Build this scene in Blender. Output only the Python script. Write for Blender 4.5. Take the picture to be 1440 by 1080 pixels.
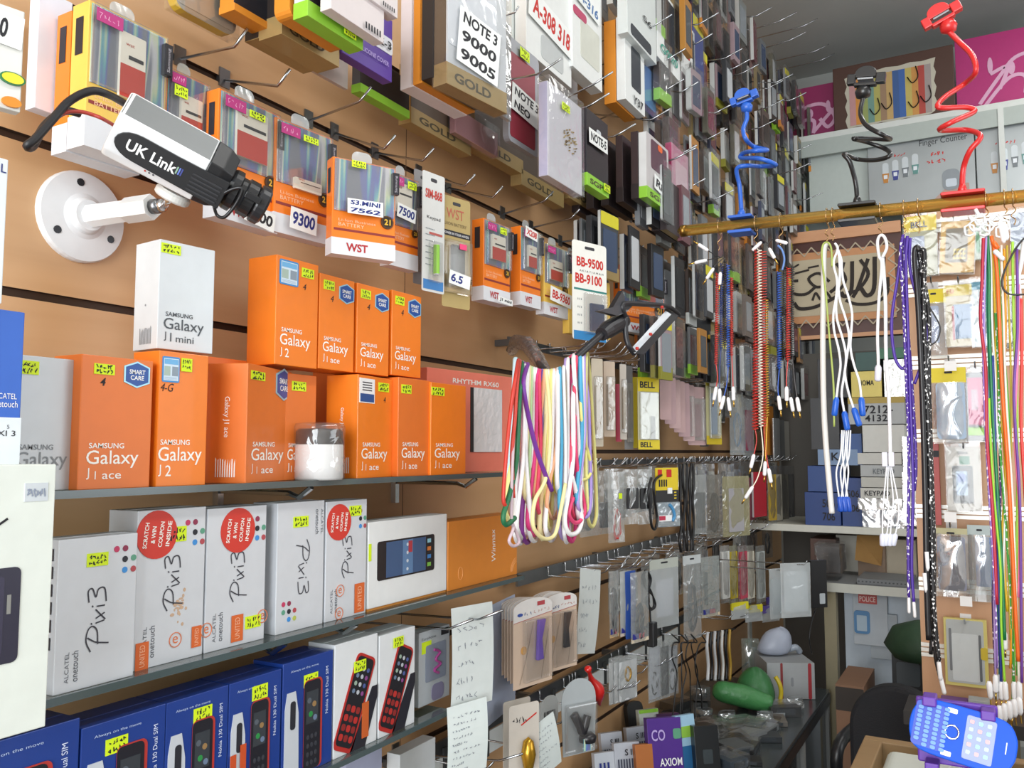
import bpy, bmesh, math, random
from mathutils import Vector, Matrix

for o in list(bpy.data.objects):
    bpy.data.objects.remove(o)
SC = bpy.context.scene
COL = SC.collection
RND = random.Random(11)
PI = math.pi

# ------------------------------------------------------------------ camera
CAM = Vector((1.10, 0.0, 1.55))
YAW, PITCH, FPX = math.radians(29.5), math.radians(4.53), 1200.0
cd = bpy.data.cameras.new('camera')
cd.sensor_width = 36.0
cd.lens = FPX / 1440.0 * 36.0
cd.clip_start = 0.02
cam = bpy.data.objects.new('camera', cd)
COL.objects.link(cam)
cam.location = CAM
cam.rotation_euler = (PI / 2 + PITCH, 0, YAW)
SC.camera = cam

# ------------------------------------------------------------------ world, lights, exposure
wd = bpy.data.worlds.new('daylight')
SC.world = wd
wd.use_nodes = True
bg = wd.node_tree.nodes['Background']
bg.inputs[0].default_value = (0.80, 0.90, 1.0, 1)
bg.inputs[1].default_value = 1.1


def area(name, loc, rot, sx, sy, watts, col):
    l = bpy.data.lights.new(name, 'AREA')
    l.shape = 'RECTANGLE'
    l.size, l.size_y, l.energy, l.color = sx, sy, watts, col
    o = bpy.data.objects.new(name, l)
    o.location, o.rotation_euler = loc, rot
    COL.objects.link(o)
    return o


area('shopfront_daylight', (1.3, -2.9, 1.8), (math.radians(90), 0, 0), 2.7, 3.0, 320, (0.95, 0.98, 1.0))
area('added_side_light', (3.28, 2.35, 2.05), (0, math.radians(90), 0), 1.6, 2.0, 36, (0.95, 0.98, 1.0))  # added side light, source unseen, lifts the middle of the slatwall
area('ceiling_fill_light', (1.75, 1.2, 3.70), (0, 0, 0), 0.25, 2.4, 42, (1.0, 0.99, 0.96))  # unseen overhead light added as fill to even out the room
area('ceiling_fill_light', (1.75, 3.6, 3.70), (0, 0, 0), 0.2, 1.6, 20, (1.0, 0.99, 0.96))  # second added overhead fill, farther back
SC.view_settings.view_transform = 'Standard'
SC.view_settings.look = 'None'
SC.view_settings.exposure = -0.52
SC.view_settings.gamma = 1.0
SC.cycles.max_bounces = 8
SC.cycles.transparent_max_bounces = 24
SC.cycles.caustics_reflective = False
SC.cycles.caustics_refractive = False

# ------------------------------------------------------------------ pixel <-> place helpers (1440 x 1080 frame)
ca, sa, cp, sp = math.cos(YAW), math.sin(YAW), math.cos(PITCH), math.sin(PITCH)
RIGHT = Vector((ca, sa, 0))
FWD = Vector((-sa * cp, ca * cp, sp))
UP = Vector((sa * sp, -ca * sp, cp))


def ray(u, v):
    return RIGHT * ((u - 720) / FPX) + UP * (-(v - 540) / FPX) + FWD


def on_x(u, v, x):
    d = ray(u, v)
    return CAM + d * ((x - CAM.x) / d.x)


def on_y(u, v, y):
    d = ray(u, v)
    return CAM + d * ((y - CAM.y) / d.y)


def on_z(u, v, z):
    d = ray(u, v)
    return CAM + d * ((z - CAM.z) / d.z)


def fit(uL, vT, vB, uR, x=None, y=None, yaw=0.0):
    """front face of a box-like thing: left edge uL from vT down to vB, right edge uR, standing on the plane x or y (at its left edge)."""
    yr = math.radians(yaw)
    if x is not None:
        pt, pb = on_x(uL, vT, x), on_x(uL, vB, x)
        e = Vector((-math.sin(yr), math.cos(yr), 0))
        rz = PI / 2 + yr
    else:
        pt, pb = on_y(uL, vT, y), on_y(uL, vB, y)
        e = Vector((math.cos(yr), math.sin(yr), 0))
        rz = yr
    vm = (vT + vB) / 2
    pl = (pt + pb) / 2
    d = ray(uR, vm)
    # pl + s e = CAM + t d in plan
    a, b = pl.x - CAM.x, pl.y - CAM.y
    det = e.x * (-d.y) + d.x * e.y
    s = (-a * (-d.y) + d.x * (-b)) / det
    w = abs(s)
    h = pt.z - pb.z
    return dict(w=w, h=h, loc=Vector((pl.x + e.x * w / 2, pl.y + e.y * w / 2, pb.z)), rz=rz)


# ------------------------------------------------------------------ materials
def lin(hexs):
    hexs = hexs.lstrip('#')
    out = []
    for i in (0, 2, 4):
        c = int(hexs[i:i + 2], 16) / 255
        out.append(c / 12.92 if c <= 0.04045 else ((c + 0.055) / 1.055) ** 2.4)
    return tuple(out)


_MC = {}


def M(hexs, rough=0.5, metal=0.0, spec=0.5, var=0.06, scale=40.0, bump=0.0, coat=0.0, bscale=120.0):
    key = (hexs, rough, metal, spec, var, scale, bump, coat, bscale)
    if key in _MC:
        return _MC[key]
    m = bpy.data.materials.new('mat_' + hexs)
    m.use_nodes = True
    nt = m.node_tree
    p = nt.nodes['Principled BSDF']
    c = lin(hexs)
    p.inputs['Roughness'].default_value = rough
    p.inputs['Metallic'].default_value = metal
    p.inputs['Specular IOR Level'].default_value = spec
    p.inputs['Coat Weight'].default_value = coat
    tc = nt.nodes.new('ShaderNodeTexCoord')
    n = nt.nodes.new('ShaderNodeTexNoise')
    n.inputs['Scale'].default_value = scale
    n.inputs['Detail'].default_value = 3
    nt.links.new(tc.outputs['Object'], n.inputs['Vector'])
    mx = nt.nodes.new('ShaderNodeMix')
    mx.data_type = 'RGBA'
    mx.inputs['A'].default_value = tuple(x * (1 - var) for x in c) + (1,)
    mx.inputs['B'].default_value = tuple(min(1, x * (1 + var)) for x in c) + (1,)
    nt.links.new(n.outputs['Fac'], mx.inputs['Factor'])
    nt.links.new(mx.outputs['Result'], p.inputs['Base Color'])
    if bump:
        n2 = nt.nodes.new('ShaderNodeTexNoise')
        n2.inputs['Scale'].default_value = bscale
        nt.links.new(tc.outputs['Object'], n2.inputs['Vector'])
        b = nt.nodes.new('ShaderNodeBump')
        b.inputs['Strength'].default_value = bump
        b.inputs['Distance'].default_value = 0.003
        nt.links.new(n2.outputs['Fac'], b.inputs['Height'])
        nt.links.new(b.outputs['Normal'], p.inputs['Normal'])
    _MC[key] = m
    return m


def clear(hexs='ffffff', gloss=0.12, tint=0.0, crinkle=0.35, bscale=55.0, rough=0.12, through='ffffff'):
    """thin clear plastic: mostly see-through, a facing-dependent sheen and a milky tint."""
    key = ('clear', hexs, gloss, tint, crinkle, bscale, rough, through)
    if key in _MC:
        return _MC[key]
    m = bpy.data.materials.new('clear_plastic')
    m.use_nodes = True
    nt = m.node_tree
    nt.nodes.remove(nt.nodes['Principled BSDF'])
    out = nt.nodes['Material Output']
    tr = nt.nodes.new('ShaderNodeBsdfTransparent')
    tr.inputs[0].default_value = lin(through) + (1,)
    df = nt.nodes.new('ShaderNodeBsdfDiffuse')
    df.inputs[0].default_value = lin(hexs) + (1,)
    gl = nt.nodes.new('ShaderNodeBsdfGlossy')
    gl.inputs['Roughness'].default_value = rough
    lw = nt.nodes.new('ShaderNodeLayerWeight')
    lw.inputs[0].default_value = 0.35
    mr = nt.nodes.new('ShaderNodeMapRange')
    mr.inputs['To Min'].default_value = gloss
    mr.inputs['To Max'].default_value = min(1, gloss + 0.35)
    nt.links.new(lw.outputs['Facing'], mr.inputs['Value'])
    m1 = nt.nodes.new('ShaderNodeMixShader')
    m1.inputs[0].default_value = tint
    nt.links.new(tr.outputs[0], m1.inputs[1])
    nt.links.new(df.outputs[0], m1.inputs[2])
    m2 = nt.nodes.new('ShaderNodeMixShader')
    nt.links.new(mr.outputs[0], m2.inputs[0])
    nt.links.new(m1.outputs[0], m2.inputs[1])
    nt.links.new(gl.outputs[0], m2.inputs[2])
    tc = nt.nodes.new('ShaderNodeTexCoord')
    n = nt.nodes.new('ShaderNodeTexNoise')
    n.inputs['Scale'].default_value = bscale * 0.5
    n.inputs['Detail'].default_value = 1
    n.inputs['Distortion'].default_value = 1.2
    nt.links.new(tc.outputs['Object'], n.inputs['Vector'])
    b = nt.nodes.new('ShaderNodeBump')
    b.inputs['Strength'].default_value = crinkle * 0.55
    b.inputs['Distance'].default_value = 0.01
    nt.links.new(n.outputs['Fac'], b.inputs['Height'])
    nt.links.new(b.outputs['Normal'], gl.inputs['Normal'])
    nt.links.new(m2.outputs[0], out.inputs[0])
    _MC[key] = m
    return m


def holo():
    """silvery foil with pale rainbow streaks that run up and down."""
    if 'holo' in _MC:
        return _MC['holo']
    m = bpy.data.materials.new('holographic_foil')
    m.use_nodes = True
    nt = m.node_tree
    p = nt.nodes['Principled BSDF']
    tc = nt.nodes.new('ShaderNodeTexCoord')
    sx = nt.nodes.new('ShaderNodeMapping')
    sx.inputs['Scale'].default_value = (55, 55, 4)
    nt.links.new(tc.outputs['Object'], sx.inputs['Vector'])
    n = nt.nodes.new('ShaderNodeTexNoise')
    n.inputs['Scale'].default_value = 1.0
    n.inputs['Detail'].default_value = 1.0
    nt.links.new(sx.outputs[0], n.inputs['Vector'])
    r = nt.nodes.new('ShaderNodeValToRGB')
    el = r.color_ramp.elements
    el[0].position, el[0].color = 0.0, (0.20, 0.22, 0.27, 1)
    el[1].position, el[1].color = 1.0, (0.45, 0.47, 0.52, 1)
    for pos, c in ((0.42, (0.24, 0.26, 0.32)), (0.50, (0.16, 0.20, 0.55)), (0.55, (0.2, 0.55, 0.6)), (0.59, (0.75, 0.85, 0.55)), (0.63, (0.8, 0.8, 0.85)), (0.68, (0.3, 0.32, 0.4))):
        e = el.new(pos)
        e.color = c + (1,)
    nt.links.new(n.outputs['Fac'], r.inputs[0])
    nt.links.new(r.outputs[0], p.inputs['Base Color'])
    p.inputs['Roughness'].default_value = 0.22
    p.inputs['Metallic'].default_value = 0.25
    _MC['holo'] = m
    return m


def wood(hexa, hexb, scale=(2, 2, 60), rough=0.45, name='wood'):
    key = (name, hexa, hexb, scale)
    if key in _MC:
        return _MC[key]
    m = bpy.data.materials.new(name)
    m.use_nodes = True
    nt = m.node_tree
    p = nt.nodes['Principled BSDF']
    tc = nt.nodes.new('ShaderNodeTexCoord')
    mp = nt.nodes.new('ShaderNodeMapping')
    mp.inputs['Scale'].default_value = scale
    nt.links.new(tc.outputs['Object'], mp.inputs['Vector'])
    n = nt.nodes.new('ShaderNodeTexNoise')
    n.inputs['Scale'].default_value = 1.0
    n.inputs['Detail'].default_value = 5
    n.inputs['Distortion'].default_value = 0.6
    nt.links.new(mp.outputs[0], n.inputs['Vector'])
    mx = nt.nodes.new('ShaderNodeMix')
    mx.data_type = 'RGBA'
    mx.inputs['A'].default_value = lin(hexa) + (1,)
    mx.inputs['B'].default_value = lin(hexb) + (1,)
    nt.links.new(n.outputs['Fac'], mx.inputs['Factor'])
    nt.links.new(mx.outputs['Result'], p.inputs['Base Color'])
    p.inputs['Roughness'].default_value = rough
    _MC[key] = m
    return m


# ------------------------------------------------------------------ mesh builder
_TXT = {}


def _text_mesh(s, bold=0.0, shear=0.0):
    key = (s, bold, shear)
    if key not in _TXT:
        c = bpy.data.curves.new('t', 'FONT')
        c.body = s
        c.size = 1.0
        c.offset = bold
        c.shear = shear
        c.resolution_u = 3
        o = bpy.data.objects.new('t', c)
        me = bpy.data.meshes.new_from_object(o)
        vs = [(v.co.x, v.co.y) for v in me.vertices]
        fs = [tuple(p.vertices) for p in me.polygons]
        bpy.data.objects.remove(o)
        bpy.data.meshes.remove(me)
        bpy.data.curves.remove(c)
        _TXT[key] = (vs, fs)
    return _TXT[key]


class MB:
    def __init__(self):
        self.v, self.f, self.mi, self.mats = [], [], [], []

    def slot(self, m):
        if m not in self.mats:
            self.mats.append(m)
        return self.mats.index(m)

    def face(self, idx, m):
        self.f.append(idx)
        self.mi.append(self.slot(m))

    def box(self, x0, y0, z0, x1, y1, z1, m, top=None, bottom=None, left=None):
        b = len(self.v)
        self.v += [(x0, y0, z0), (x1, y0, z0), (x1, y1, z0), (x0, y1, z0), (x0, y0, z1), (x1, y0, z1), (x1, y1, z1), (x0, y1, z1)]
        for q, mm in (((0, 1, 5, 4), m), ((1, 2, 6, 5), left or m), ((2, 3, 7, 6), m), ((3, 0, 4, 7), left or m), ((4, 5, 6, 7), top or m), ((3, 2, 1, 0), bottom or m)):
            self.face(tuple(b + i for i in q), mm)
        return self

    def poly(self, pts, m):
        b = len(self.v)
        self.v += [tuple(p) for p in pts]
        self.face(tuple(range(b, b + len(pts))), m)
        return self

    def rect(self, x0, z0, x1, z1, y, m):
        return self.poly([(x0, y, z0), (x1, y, z0), (x1, y, z1), (x0, y, z1)], m)

    def prism(self, pts, y0, y1, m, side=None):
        """outline in x,z (counter-clockwise seen from -y) pushed from y0 to y1."""
        n, b = len(pts), len(self.v)
        self.v += [(p[0], y0, p[1]) for p in pts] + [(p[0], y1, p[1]) for p in pts]
        self.face(tuple(range(b, b + n)), m)
        self.face(tuple(range(b + 2 * n - 1, b + n - 1, -1)), m)
        for i in range(n):
            j = (i + 1) % n
            self.face((b + i, b + n + i, b + n + j, b + j), side or m)
        return self

    def rrect(self, x0, z0, x1, z1, y0, y1, r, m, side=None, n=4):
        return self.prism(rr(x0, z0, x1, z1, r, n), y0, y1, m, side)

    def disc(self, cx, cz, rx, rz, y0, y1, m, n=20, side=None):
        return self.prism([(cx + rx * math.cos(2 * PI * i / n), cz + rz * math.sin(2 * PI * i / n)) for i in range(n)], y0, y1, m, side)

    def tube(self, pts, r, m, n=6, closed=False, caps=True):
        pts = [Vector(p) for p in pts]
        k, b = len(pts), len(self.v)
        prev = None
        for i, p in enumerate(pts):
            if closed:
                t = pts[(i + 1) % k] - pts[i - 1]
            else:
                t = pts[min(i + 1, k - 1)] - pts[max(i - 1, 0)]
            if t.length < 1e-9:
                t = Vector((0, 0, 1))
            t.normalize()
            if prev is None:
                a = t.orthogonal().normalized()
            else:
                a = prev - t * prev.dot(t)
                a = a.normalized() if a.length > 1e-6 else t.orthogonal().normalized()
            prev = a
            c = t.cross(a)
            rr_ = r[i] if isinstance(r, (list, tuple)) else r
            for j in range(n):
                q = p + (a * math.cos(2 * PI * j / n) + c * math.sin(2 * PI * j / n)) * rr_
                self.v.append(tuple(q))
        for i in range(k if closed else k - 1):
            i2 = (i + 1) % k
            for j in range(n):
                j2 = (j + 1) % n
                self.face((b + i * n + j, b + i * n + j2, b + i2 * n + j2, b + i2 * n + j), m)
        if caps and not closed:
            self.face(tuple(b + j for j in range(n - 1, -1, -1)), m)
            self.face(tuple(b + (k - 1) * n + j for j in range(n)), m)
        return self

    def lathe(self, prof, m, n=24, c=(0, 0, 0), axis='z'):
        b, k = len(self.v), len(prof)
        for r, h in prof:
            for j in range(n):
                a = 2 * PI * j / n
                x, y = r * math.cos(a), r * math.sin(a)
                p = {'z': (x, y, h), 'y': (x, h, -y), 'x': (h, x, y)}[axis]
                self.v.append((p[0] + c[0], p[1] + c[1], p[2] + c[2]))
        mm = m if isinstance(m, (list, tuple)) else [m] * (k - 1)
        for i in range(k - 1):
            for j in range(n):
                j2 = (j + 1) % n
                self.face((b + i * n + j, b + i * n + j2, b + (i + 1) * n + j2, b + (i + 1) * n + j), mm[i])
        self.face(tuple(b + j for j in range(n - 1, -1, -1)), mm[0])
        self.face(tuple(b + (k - 1) * n + j for j in range(n)), mm[-1])
        return self

    def text(self, s, x, z, m, y=-0.0005, w=None, h=None, size=None, rot=0.0, bold=0.0, shear=0.0, center=False):
        """flat print on a face that looks to -y; w and h are its width and height."""
        vs, fs = _text_mesh(s, bold, shear)
        if not vs:
            return self
        x0, x1 = min(p[0] for p in vs), max(p[0] for p in vs)
        y0, y1 = min(p[1] for p in vs), max(p[1] for p in vs)
        if size:
            kx = ky = size
        else:
            kx = w / (x1 - x0) if w else None
            ky = h / (y1 - y0) if h else None
            kx = kx or ky
            ky = ky or kx
        b, c, s_ = len(self.v), math.cos(rot), math.sin(rot)
        ox = (x0 + x1) / 2 if center else x0
        oy = (y0 + y1) / 2 if center else y0
        for p in vs:
            px, pz = (p[0] - ox) * kx, (p[1] - oy) * ky
            self.v.append((x + px * c - pz * s_, y, z + px * s_ + pz * c))
        for q in fs:
            self.face(tuple(b + i for i in q), m)
        return self

    def stroke(self, pts, wd, m, y=-0.0006):
        """a flat pen line."""
        for (x0, z0), (x1, z1) in zip(pts, pts[1:]):
            y -= 4e-6
            dx, dz = x1 - x0, z1 - z0
            L = math.hypot(dx, dz) or 1e-9
            nx, nz = -dz / L * wd / 2, dx / L * wd / 2
            ex, ez = dx / L * wd * 0.3, dz / L * wd * 0.3
            self.poly([(x0 - ex + nx, y, z0 - ez + nz), (x0 - ex - nx, y, z0 - ez - nz), (x1 + ex - nx, y, z1 + ez - nz), (x1 + ex + nx, y, z1 + ez + nz)], m)
        return self

    def scrawl(self, x, z, w, h, m, n=6, wd=0.0006, y=-0.0006, rnd=RND):
        """a short run of small illegible pen marks."""
        for i in range(n):
            cx = x + w * (i + 0.5) / n
            pts = [(cx + rnd.uniform(-.4, .4) * w / n, z + rnd.uniform(0, 1) * h) for _ in range(4)]
            self.stroke(pts, wd, m, y)
        return self

    def build(self, name, parent=None, mat=None, smooth=False, bevel=0.0, loc=None, rz=None, fixn=False):
        me = bpy.data.meshes.new(name)
        me.from_pydata(self.v, [], self.f)
        for mm in self.mats:
            me.materials.append(mm)
        me.polygons.foreach_set('material_index', self.mi)
        if smooth:
            me.polygons.foreach_set('use_smooth', [True] * len(self.f))
        if bevel or fixn:
            bm = bmesh.new()
            bm.from_mesh(me)
            if fixn:
                bmesh.ops.recalc_face_normals(bm, faces=bm.faces)
            if bevel:
                bmesh.ops.bevel(bm, geom=list(bm.edges), offset=bevel, segments=2, affect='EDGES', profile=0.5)
            bm.to_mesh(me)
            bm.free()
        me.update()
        o = bpy.data.objects.new(name, me)
        COL.objects.link(o)
        if parent:
            o.parent = parent
        if loc is not None:
            o.location = loc
        if rz is not None:
            o.rotation_euler = (0, 0, rz)
        return o


def rr(x0, z0, x1, z1, r, n=4):
    r = min(r, abs(x1 - x0) / 2 * 0.99, abs(z1 - z0) / 2 * 0.99)
    out = []
    for cx, cz, a0 in ((x0 + r, z0 + r, PI), (x1 - r, z0 + r, 1.5 * PI), (x1 - r, z1 - r, 0), (x0 + r, z1 - r, 0.5 * PI)):
        for i in range(n + 1):
            a = a0 + i / n * PI / 2
            out.append((cx + r * math.cos(a), cz + r * math.sin(a)))
    return out


def spline(pts, per=6, closed=False):
    pts = [Vector(p) for p in pts]
    n = len(pts)
    out = []
    for i in range(n if closed else n - 1):
        p1, p2 = pts[i], pts[(i + 1) % n]
        p0 = pts[i - 1] if (closed or i > 0) else p1
        p3 = pts[(i + 2) % n] if (closed or i + 2 < n) else p2
        for k in range(per):
            t = k / per
            out.append(0.5 * ((2 * p1) + (p2 - p0) * t + (2 * p0 - 5 * p1 + 4 * p2 - p3) * t * t + (3 * p1 - p0 - 3 * p2 + p3) * t ** 3))
    if not closed:
        out.append(pts[-1])
    return out


_LAB = {}


def tag(o, label, cat, group=None, kind=None):
    if group is None and label in _LAB:
        print('DUPLICATE LABEL', label)
    _LAB[label] = 1
    o['label'], o['category'] = label, cat
    if group:
        o['group'] = group
    if kind:
        o['kind'] = kind
    return o


def thing(name, label, cat, loc=(0, 0, 0), rz=0.0, group=None):
    o = bpy.data.objects.new(name, None)
    o.empty_display_size = 0.02
    COL.objects.link(o)
    o.location = loc
    o.rotation_euler = (0, 0, rz)
    return tag(o, label, cat, group)


def struct(mb, name, **k):
    o = mb.build(name, **k)
    o['kind'] = 'structure'
    return o


# everyday materials
WHITE = M('f2f2f2', 0.45)
PAPER = M('eef0ee', 0.7)
BLACK = M('17171a', 0.4)
INK = M('1b1b22', 0.6)
BLUEINK = M('1d2c7a', 0.6)
REDINK = M('c8271f', 0.6)
GREYINK = M('6f7478', 0.6)
CHROME = M('d9dadc', 0.18, 1.0, var=0.03)
STEEL = M('8d8f92', 0.35, 1.0, var=0.05)
NEON = M('d8f21e', 0.55)
ORANGE = M('f07f1e', 0.38, coat=0.15)
ORANGE_SHADED = M('e2752c', 0.42, coat=0.1)  # darker copy of the orange, weaker light on these boxes put into the colour
GOLD = M('a08a5e', 0.42, 0.25)
CLEAR = clear('ffffff', 0.09, 0.02, 0.05, 14.0, 0.10)
BAG = clear('e6ecec', 0.12, 0.20, 0.9, 38.0, 0.16)
SLV = clear('ffffff', 0.07, 0.02, 0.3, 45.0, 0.12)
MILKY = clear('dfe6e8', 0.10, 0.42, 0.6, 45.0, 0.2)
FOIL = holo()
# ================================================================== ROOM
ZC = CAM.z
SLAT = wood('d6ac80', 'c69a6d', (3, 1.5, 30), 0.42, 'slatwall_veneer')
GROOVE = M('4a3527', 0.6)
GZ = [ZC + 0.0 + 0.206 * k for k in range(-7, 10)]
Y0, Y1, CEIL, XR = -3.0, 5.1, 3.75, 3.3


def slat_panel(name, ya, yb):
    mb = MB()
    prof = [(-0.03, 0.0), (0.0, 0.0)]
    for g in GZ:
        prof += [(0.0, g - 0.006), (-0.010, g - 0.006), (-0.010, g + 0.006), (0.0, g + 0.006)]
    prof += [(0.0, CEIL), (-0.03, CEIL)]
    n = len(prof)
    mb.v += [(p[0], ya, p[1]) for p in prof] + [(p[0], yb, p[1]) for p in prof]
    for i in range(n - 1):
        dark = 1 < i < n - 3 and (i - 2) % 4 in (0, 1, 2)
        mb.face((i, i + 1, n + i + 1, n + i), GROOVE if dark else SLAT)
    return struct(mb, name)


ysm = on_x(571, 220, 0).y
slat_panel('wall_left', Y0, ysm)
slat_panel('wall_left', ysm, Y1)
struct(MB().box(-0.01, ysm - 0.0008, 0, 0.0004, ysm + 0.0008, CEIL, GROOVE), 'trim_seam')
PLASTER = M('a9adaa', 0.8, var=0.04, scale=6)
struct(MB().box(-0.03, Y1, 0, XR + 0.1, Y1 + 0.1, CEIL, PLASTER), 'wall_back')
WR = M('c3c6c4', 0.8, scale=6)
for q in ((Y0, 0, 1.3, CEIL), (3.4, 0, Y1, CEIL), (1.3, 0, 3.4, 1.2), (1.3, 2.9, 3.4, CEIL)):
    struct(MB().box(XR, q[0], q[1], XR + 0.1, q[2], q[3], WR), 'wall_right')
wf = MB()
for q in ((1.3, 1.2, 1.36, 2.9), (3.34, 1.2, 3.4, 2.9), (1.3, 1.2, 3.4, 1.26), (1.3, 2.84, 3.4, 2.9), (2.32, 1.26, 2.38, 2.84)):
    wf.box(XR + .03, q[0], q[1], XR + .07, q[2], q[3], M('d6d8d8', .5))
struct(wf, 'added_window_1')  # unseen window frame, added to go with the side light
struct(MB().box(-0.03, Y0, CEIL, XR + 0.1, Y1 + 0.1, CEIL + 0.1, M('b4b8b6', 0.85, scale=5)), 'ceiling')
struct(MB().box(-0.03, Y0, -0.1, XR + 0.1, Y1 + 0.1, 0, M('6f6860', 0.6, scale=8)), 'floor')
struct(MB().box(-0.03, Y0 - 0.1, 0, 0.3, Y0, CEIL, PLASTER), 'wall_front')
struct(MB().box(0.3, Y0 - 0.1, 3.15, XR + 0.1, Y0, CEIL, PLASTER), 'wall_front')

# ------------------------------------------------------------------ glass shelves on the slatwall
GLASS = clear('9db0ac', 0.22, 0.12, 0.0, 10, 0.05, through='b8ccc6')
GEDGE = M('4c5a5c', 0.15, 0.0, 0.8)
XS = 0.21


def shelf(z, ya, yb, label, tags):
    t = thing('glass_shelf', label, 'shelf', (0, ya, z - 0.008))
    mb = MB()
    mb.box(0.004, 0, 0, XS + 0.002, yb - ya, 0.008, GLASS)
    mb.build('pane', t)
    MB().box(XS + 0.0005, 0, -0.0005, XS + 0.004, yb - ya, 0.0085, GEDGE).build('front_edge', t)
    for yy in tags:
        if ya < yy < yb:
            b = MB()
            b.box(0, yy - ya - 0.006, -0.055, 0.012, yy - ya + 0.006, 0.0, CHROME)
            b.tube([(0.01, yy - ya, -0.012), (0.16, yy - ya, -0.012), (XS - 0.03, yy - ya, -0.018), (XS - 0.005, yy - ya, -0.002)], 0.0045, CHROME)
            b.build('bracket', t)
    return t


ZS1, ZS2, ZS3 = ZC - 0.043, ZC - 0.263, ZC - 0.470
ye1 = on_x(712, 664, XS).y
ye2 = on_x(735, 812, XS).y
ye3 = on_x(632, 992, XS).y
shelf(ZS1, -0.2, ye1, 'top glass shelf carrying the orange phone boxes', (0.2, on_x(400, 690, 0.15).y, on_x(563, 700, 0.02).y, on_x(700, 690, 0.02).y))
shelf(ZS2, -0.2, ye2, 'middle glass shelf carrying the silver phone boxes', (0.1, on_x(405, 905, XS).y, on_x(505, 860, XS).y))
shelf(ZS3, -0.2, ye3, 'lowest glass shelf carrying the dark blue phone boxes', (0.1, on_x(470, 1060, XS).y, on_x(600, 980, 0.03).y))
# ================================================================== PHONE BOXES ON THE GLASS SHELVES
def dims(F, zb=None):
    """use a given base height instead of the fitted one."""
    if zb is not None:
        F['h'] += F['loc'].z - zb
        F['loc'].z = zb
    return F


def carton(name, label, F, depth, mat, cat='box', group=None, side=None, bevel=0.0009, part='body', left=None, top=None):
    t = thing(name, label, cat, F['loc'], F['rz'], group)
    w, h = F['w'], F['h']
    mb = MB().box(-w / 2, 0, 0, w / 2, depth, h, mat, left=left, top=top)
    mb.build(part, t, bevel=bevel)
    # tuck flaps at the top, a closing seam
    MB().box(-w / 2 + 0.002, depth * 0.46, h, w / 2 - 0.002, depth * 0.48, h + 0.0003, top or mat).build('lid_flap', t)
    return t, w, h


def lettering(t, fn, name='lettering'):
    mb = MB()
    fn(mb)
    if mb.f:
        mb.build(name, t)


def sticker(t, w, h, x, z, sw=0.20, sh=0.07, mat=NEON, rot=0, y=-0.0008, name='price_sticker', marks=2):
    """small neon price label with pen marks; x, z as fractions of the face."""
    px, pz = -w / 2 + x * w, z * h
    a, b = sw * w, sh * h
    mb = MB().box(px, y, pz, px + a, y + 0.0006, pz + b, mat)
    for k in range(marks):
        mb.scrawl(px + a * .08, pz + b * (.08 + k * .46), a * .84, b * .38, INK, 5, a * 0.04, y - 0.0003)
    mb.build(name, t)


def badge(t, w, h, x, z, r):
    """blue hexagonal care badge."""
    cx, cz = -w / 2 + x * w, z * h
    hexo = lambda k: [(cx + k * r * 1.1 * s, cz + k * r * q) for s, q in ((-1, -.6), (0, -1), (1, -.6), (1, .6), (0, 1), (-1, .6))]
    mb = MB().prism(hexo(1.0), -0.0009, -0.0002, M('9fd3e8', 0.3, 0.3))
    mb.poly([(p[0], -0.0011, p[1]) for p in hexo(0.88)], M('1f4f9c', 0.35))
    mb.text('SMART', cx, cz + r * .2, WHITE, -0.0013, w=r * 1.35, h=r * .34, center=True, bold=.02)
    mb.text('CARE', cx, cz - r * .24, WHITE, -0.0013, w=r * 1.15, h=r * .34, center=True, bold=.02)
    mb.build('care_badge', t)


def warranty(t, w, h, x, z, sw, sh):
    px, pz = -w / 2 + x * w, z * h
    a, b = sw * w, sh * h
    mb = MB().rrect(px, pz, px + a, pz + b, -0.0009, -0.0002, a * .08, M('3f8fd0', 0.4))
    mb.rect(px + a * .07, pz + b * .06, px + a * .93, pz + b * .93, -0.0011, M('d5e6f4', 0.4))
    mb.rect(px + a * .1, pz + b * .70, px + a * .9, pz + b * .9, -0.0013, M('6fb2e2', 0.4))
    mb.rect(px + a * .1, pz + b * .25, px + a * .45, pz + b * .62, -0.0013, M('a9bdb2', 0.4))
    mb.rect(px + a * .55, pz + b * .25, px + a * .9, pz + b * .62, -0.0013, M('8a99a8', 0.4))
    for k in range(3):
        mb.rect(px + a * .12, pz + b * (.1 + .04 * k), px + a * .85, pz + b * (.11 + .04 * k), -0.0013, M('7a9fc0', 0.4))
    mb.build('warranty_sticker', t)


def galaxy(mb, w, h, line3, ink, k=1.0):
    x0 = -w / 2 + (0.13 if k == 1.0 else .06) * w
    w = w * k
    mb.text('SAMSUNG', x0, h * .305, ink, w=w * .48, h=h * .040, bold=.012)
    mb.text('Galaxy', x0 - w * .03, h * .155, ink, w=w * .72, h=h * .135, bold=.004)
    j, rest = line3
    mb.text(j[0], x0 - w * .02, h * .075, ink, h=h * .085, bold=.004)
    mb.text(j[1:], x0 + w * .09, h * .075, ink, h=h * (.06 if rest == 'ace' else .08), bold=.004)
    if rest:
        mb.text(rest, x0 + w * .19, h * .075, ink, w=w * (.26 if rest == 'ace' else .32), h=h * (.042 if rest == 'ace' else .06), bold=.004)


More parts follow.
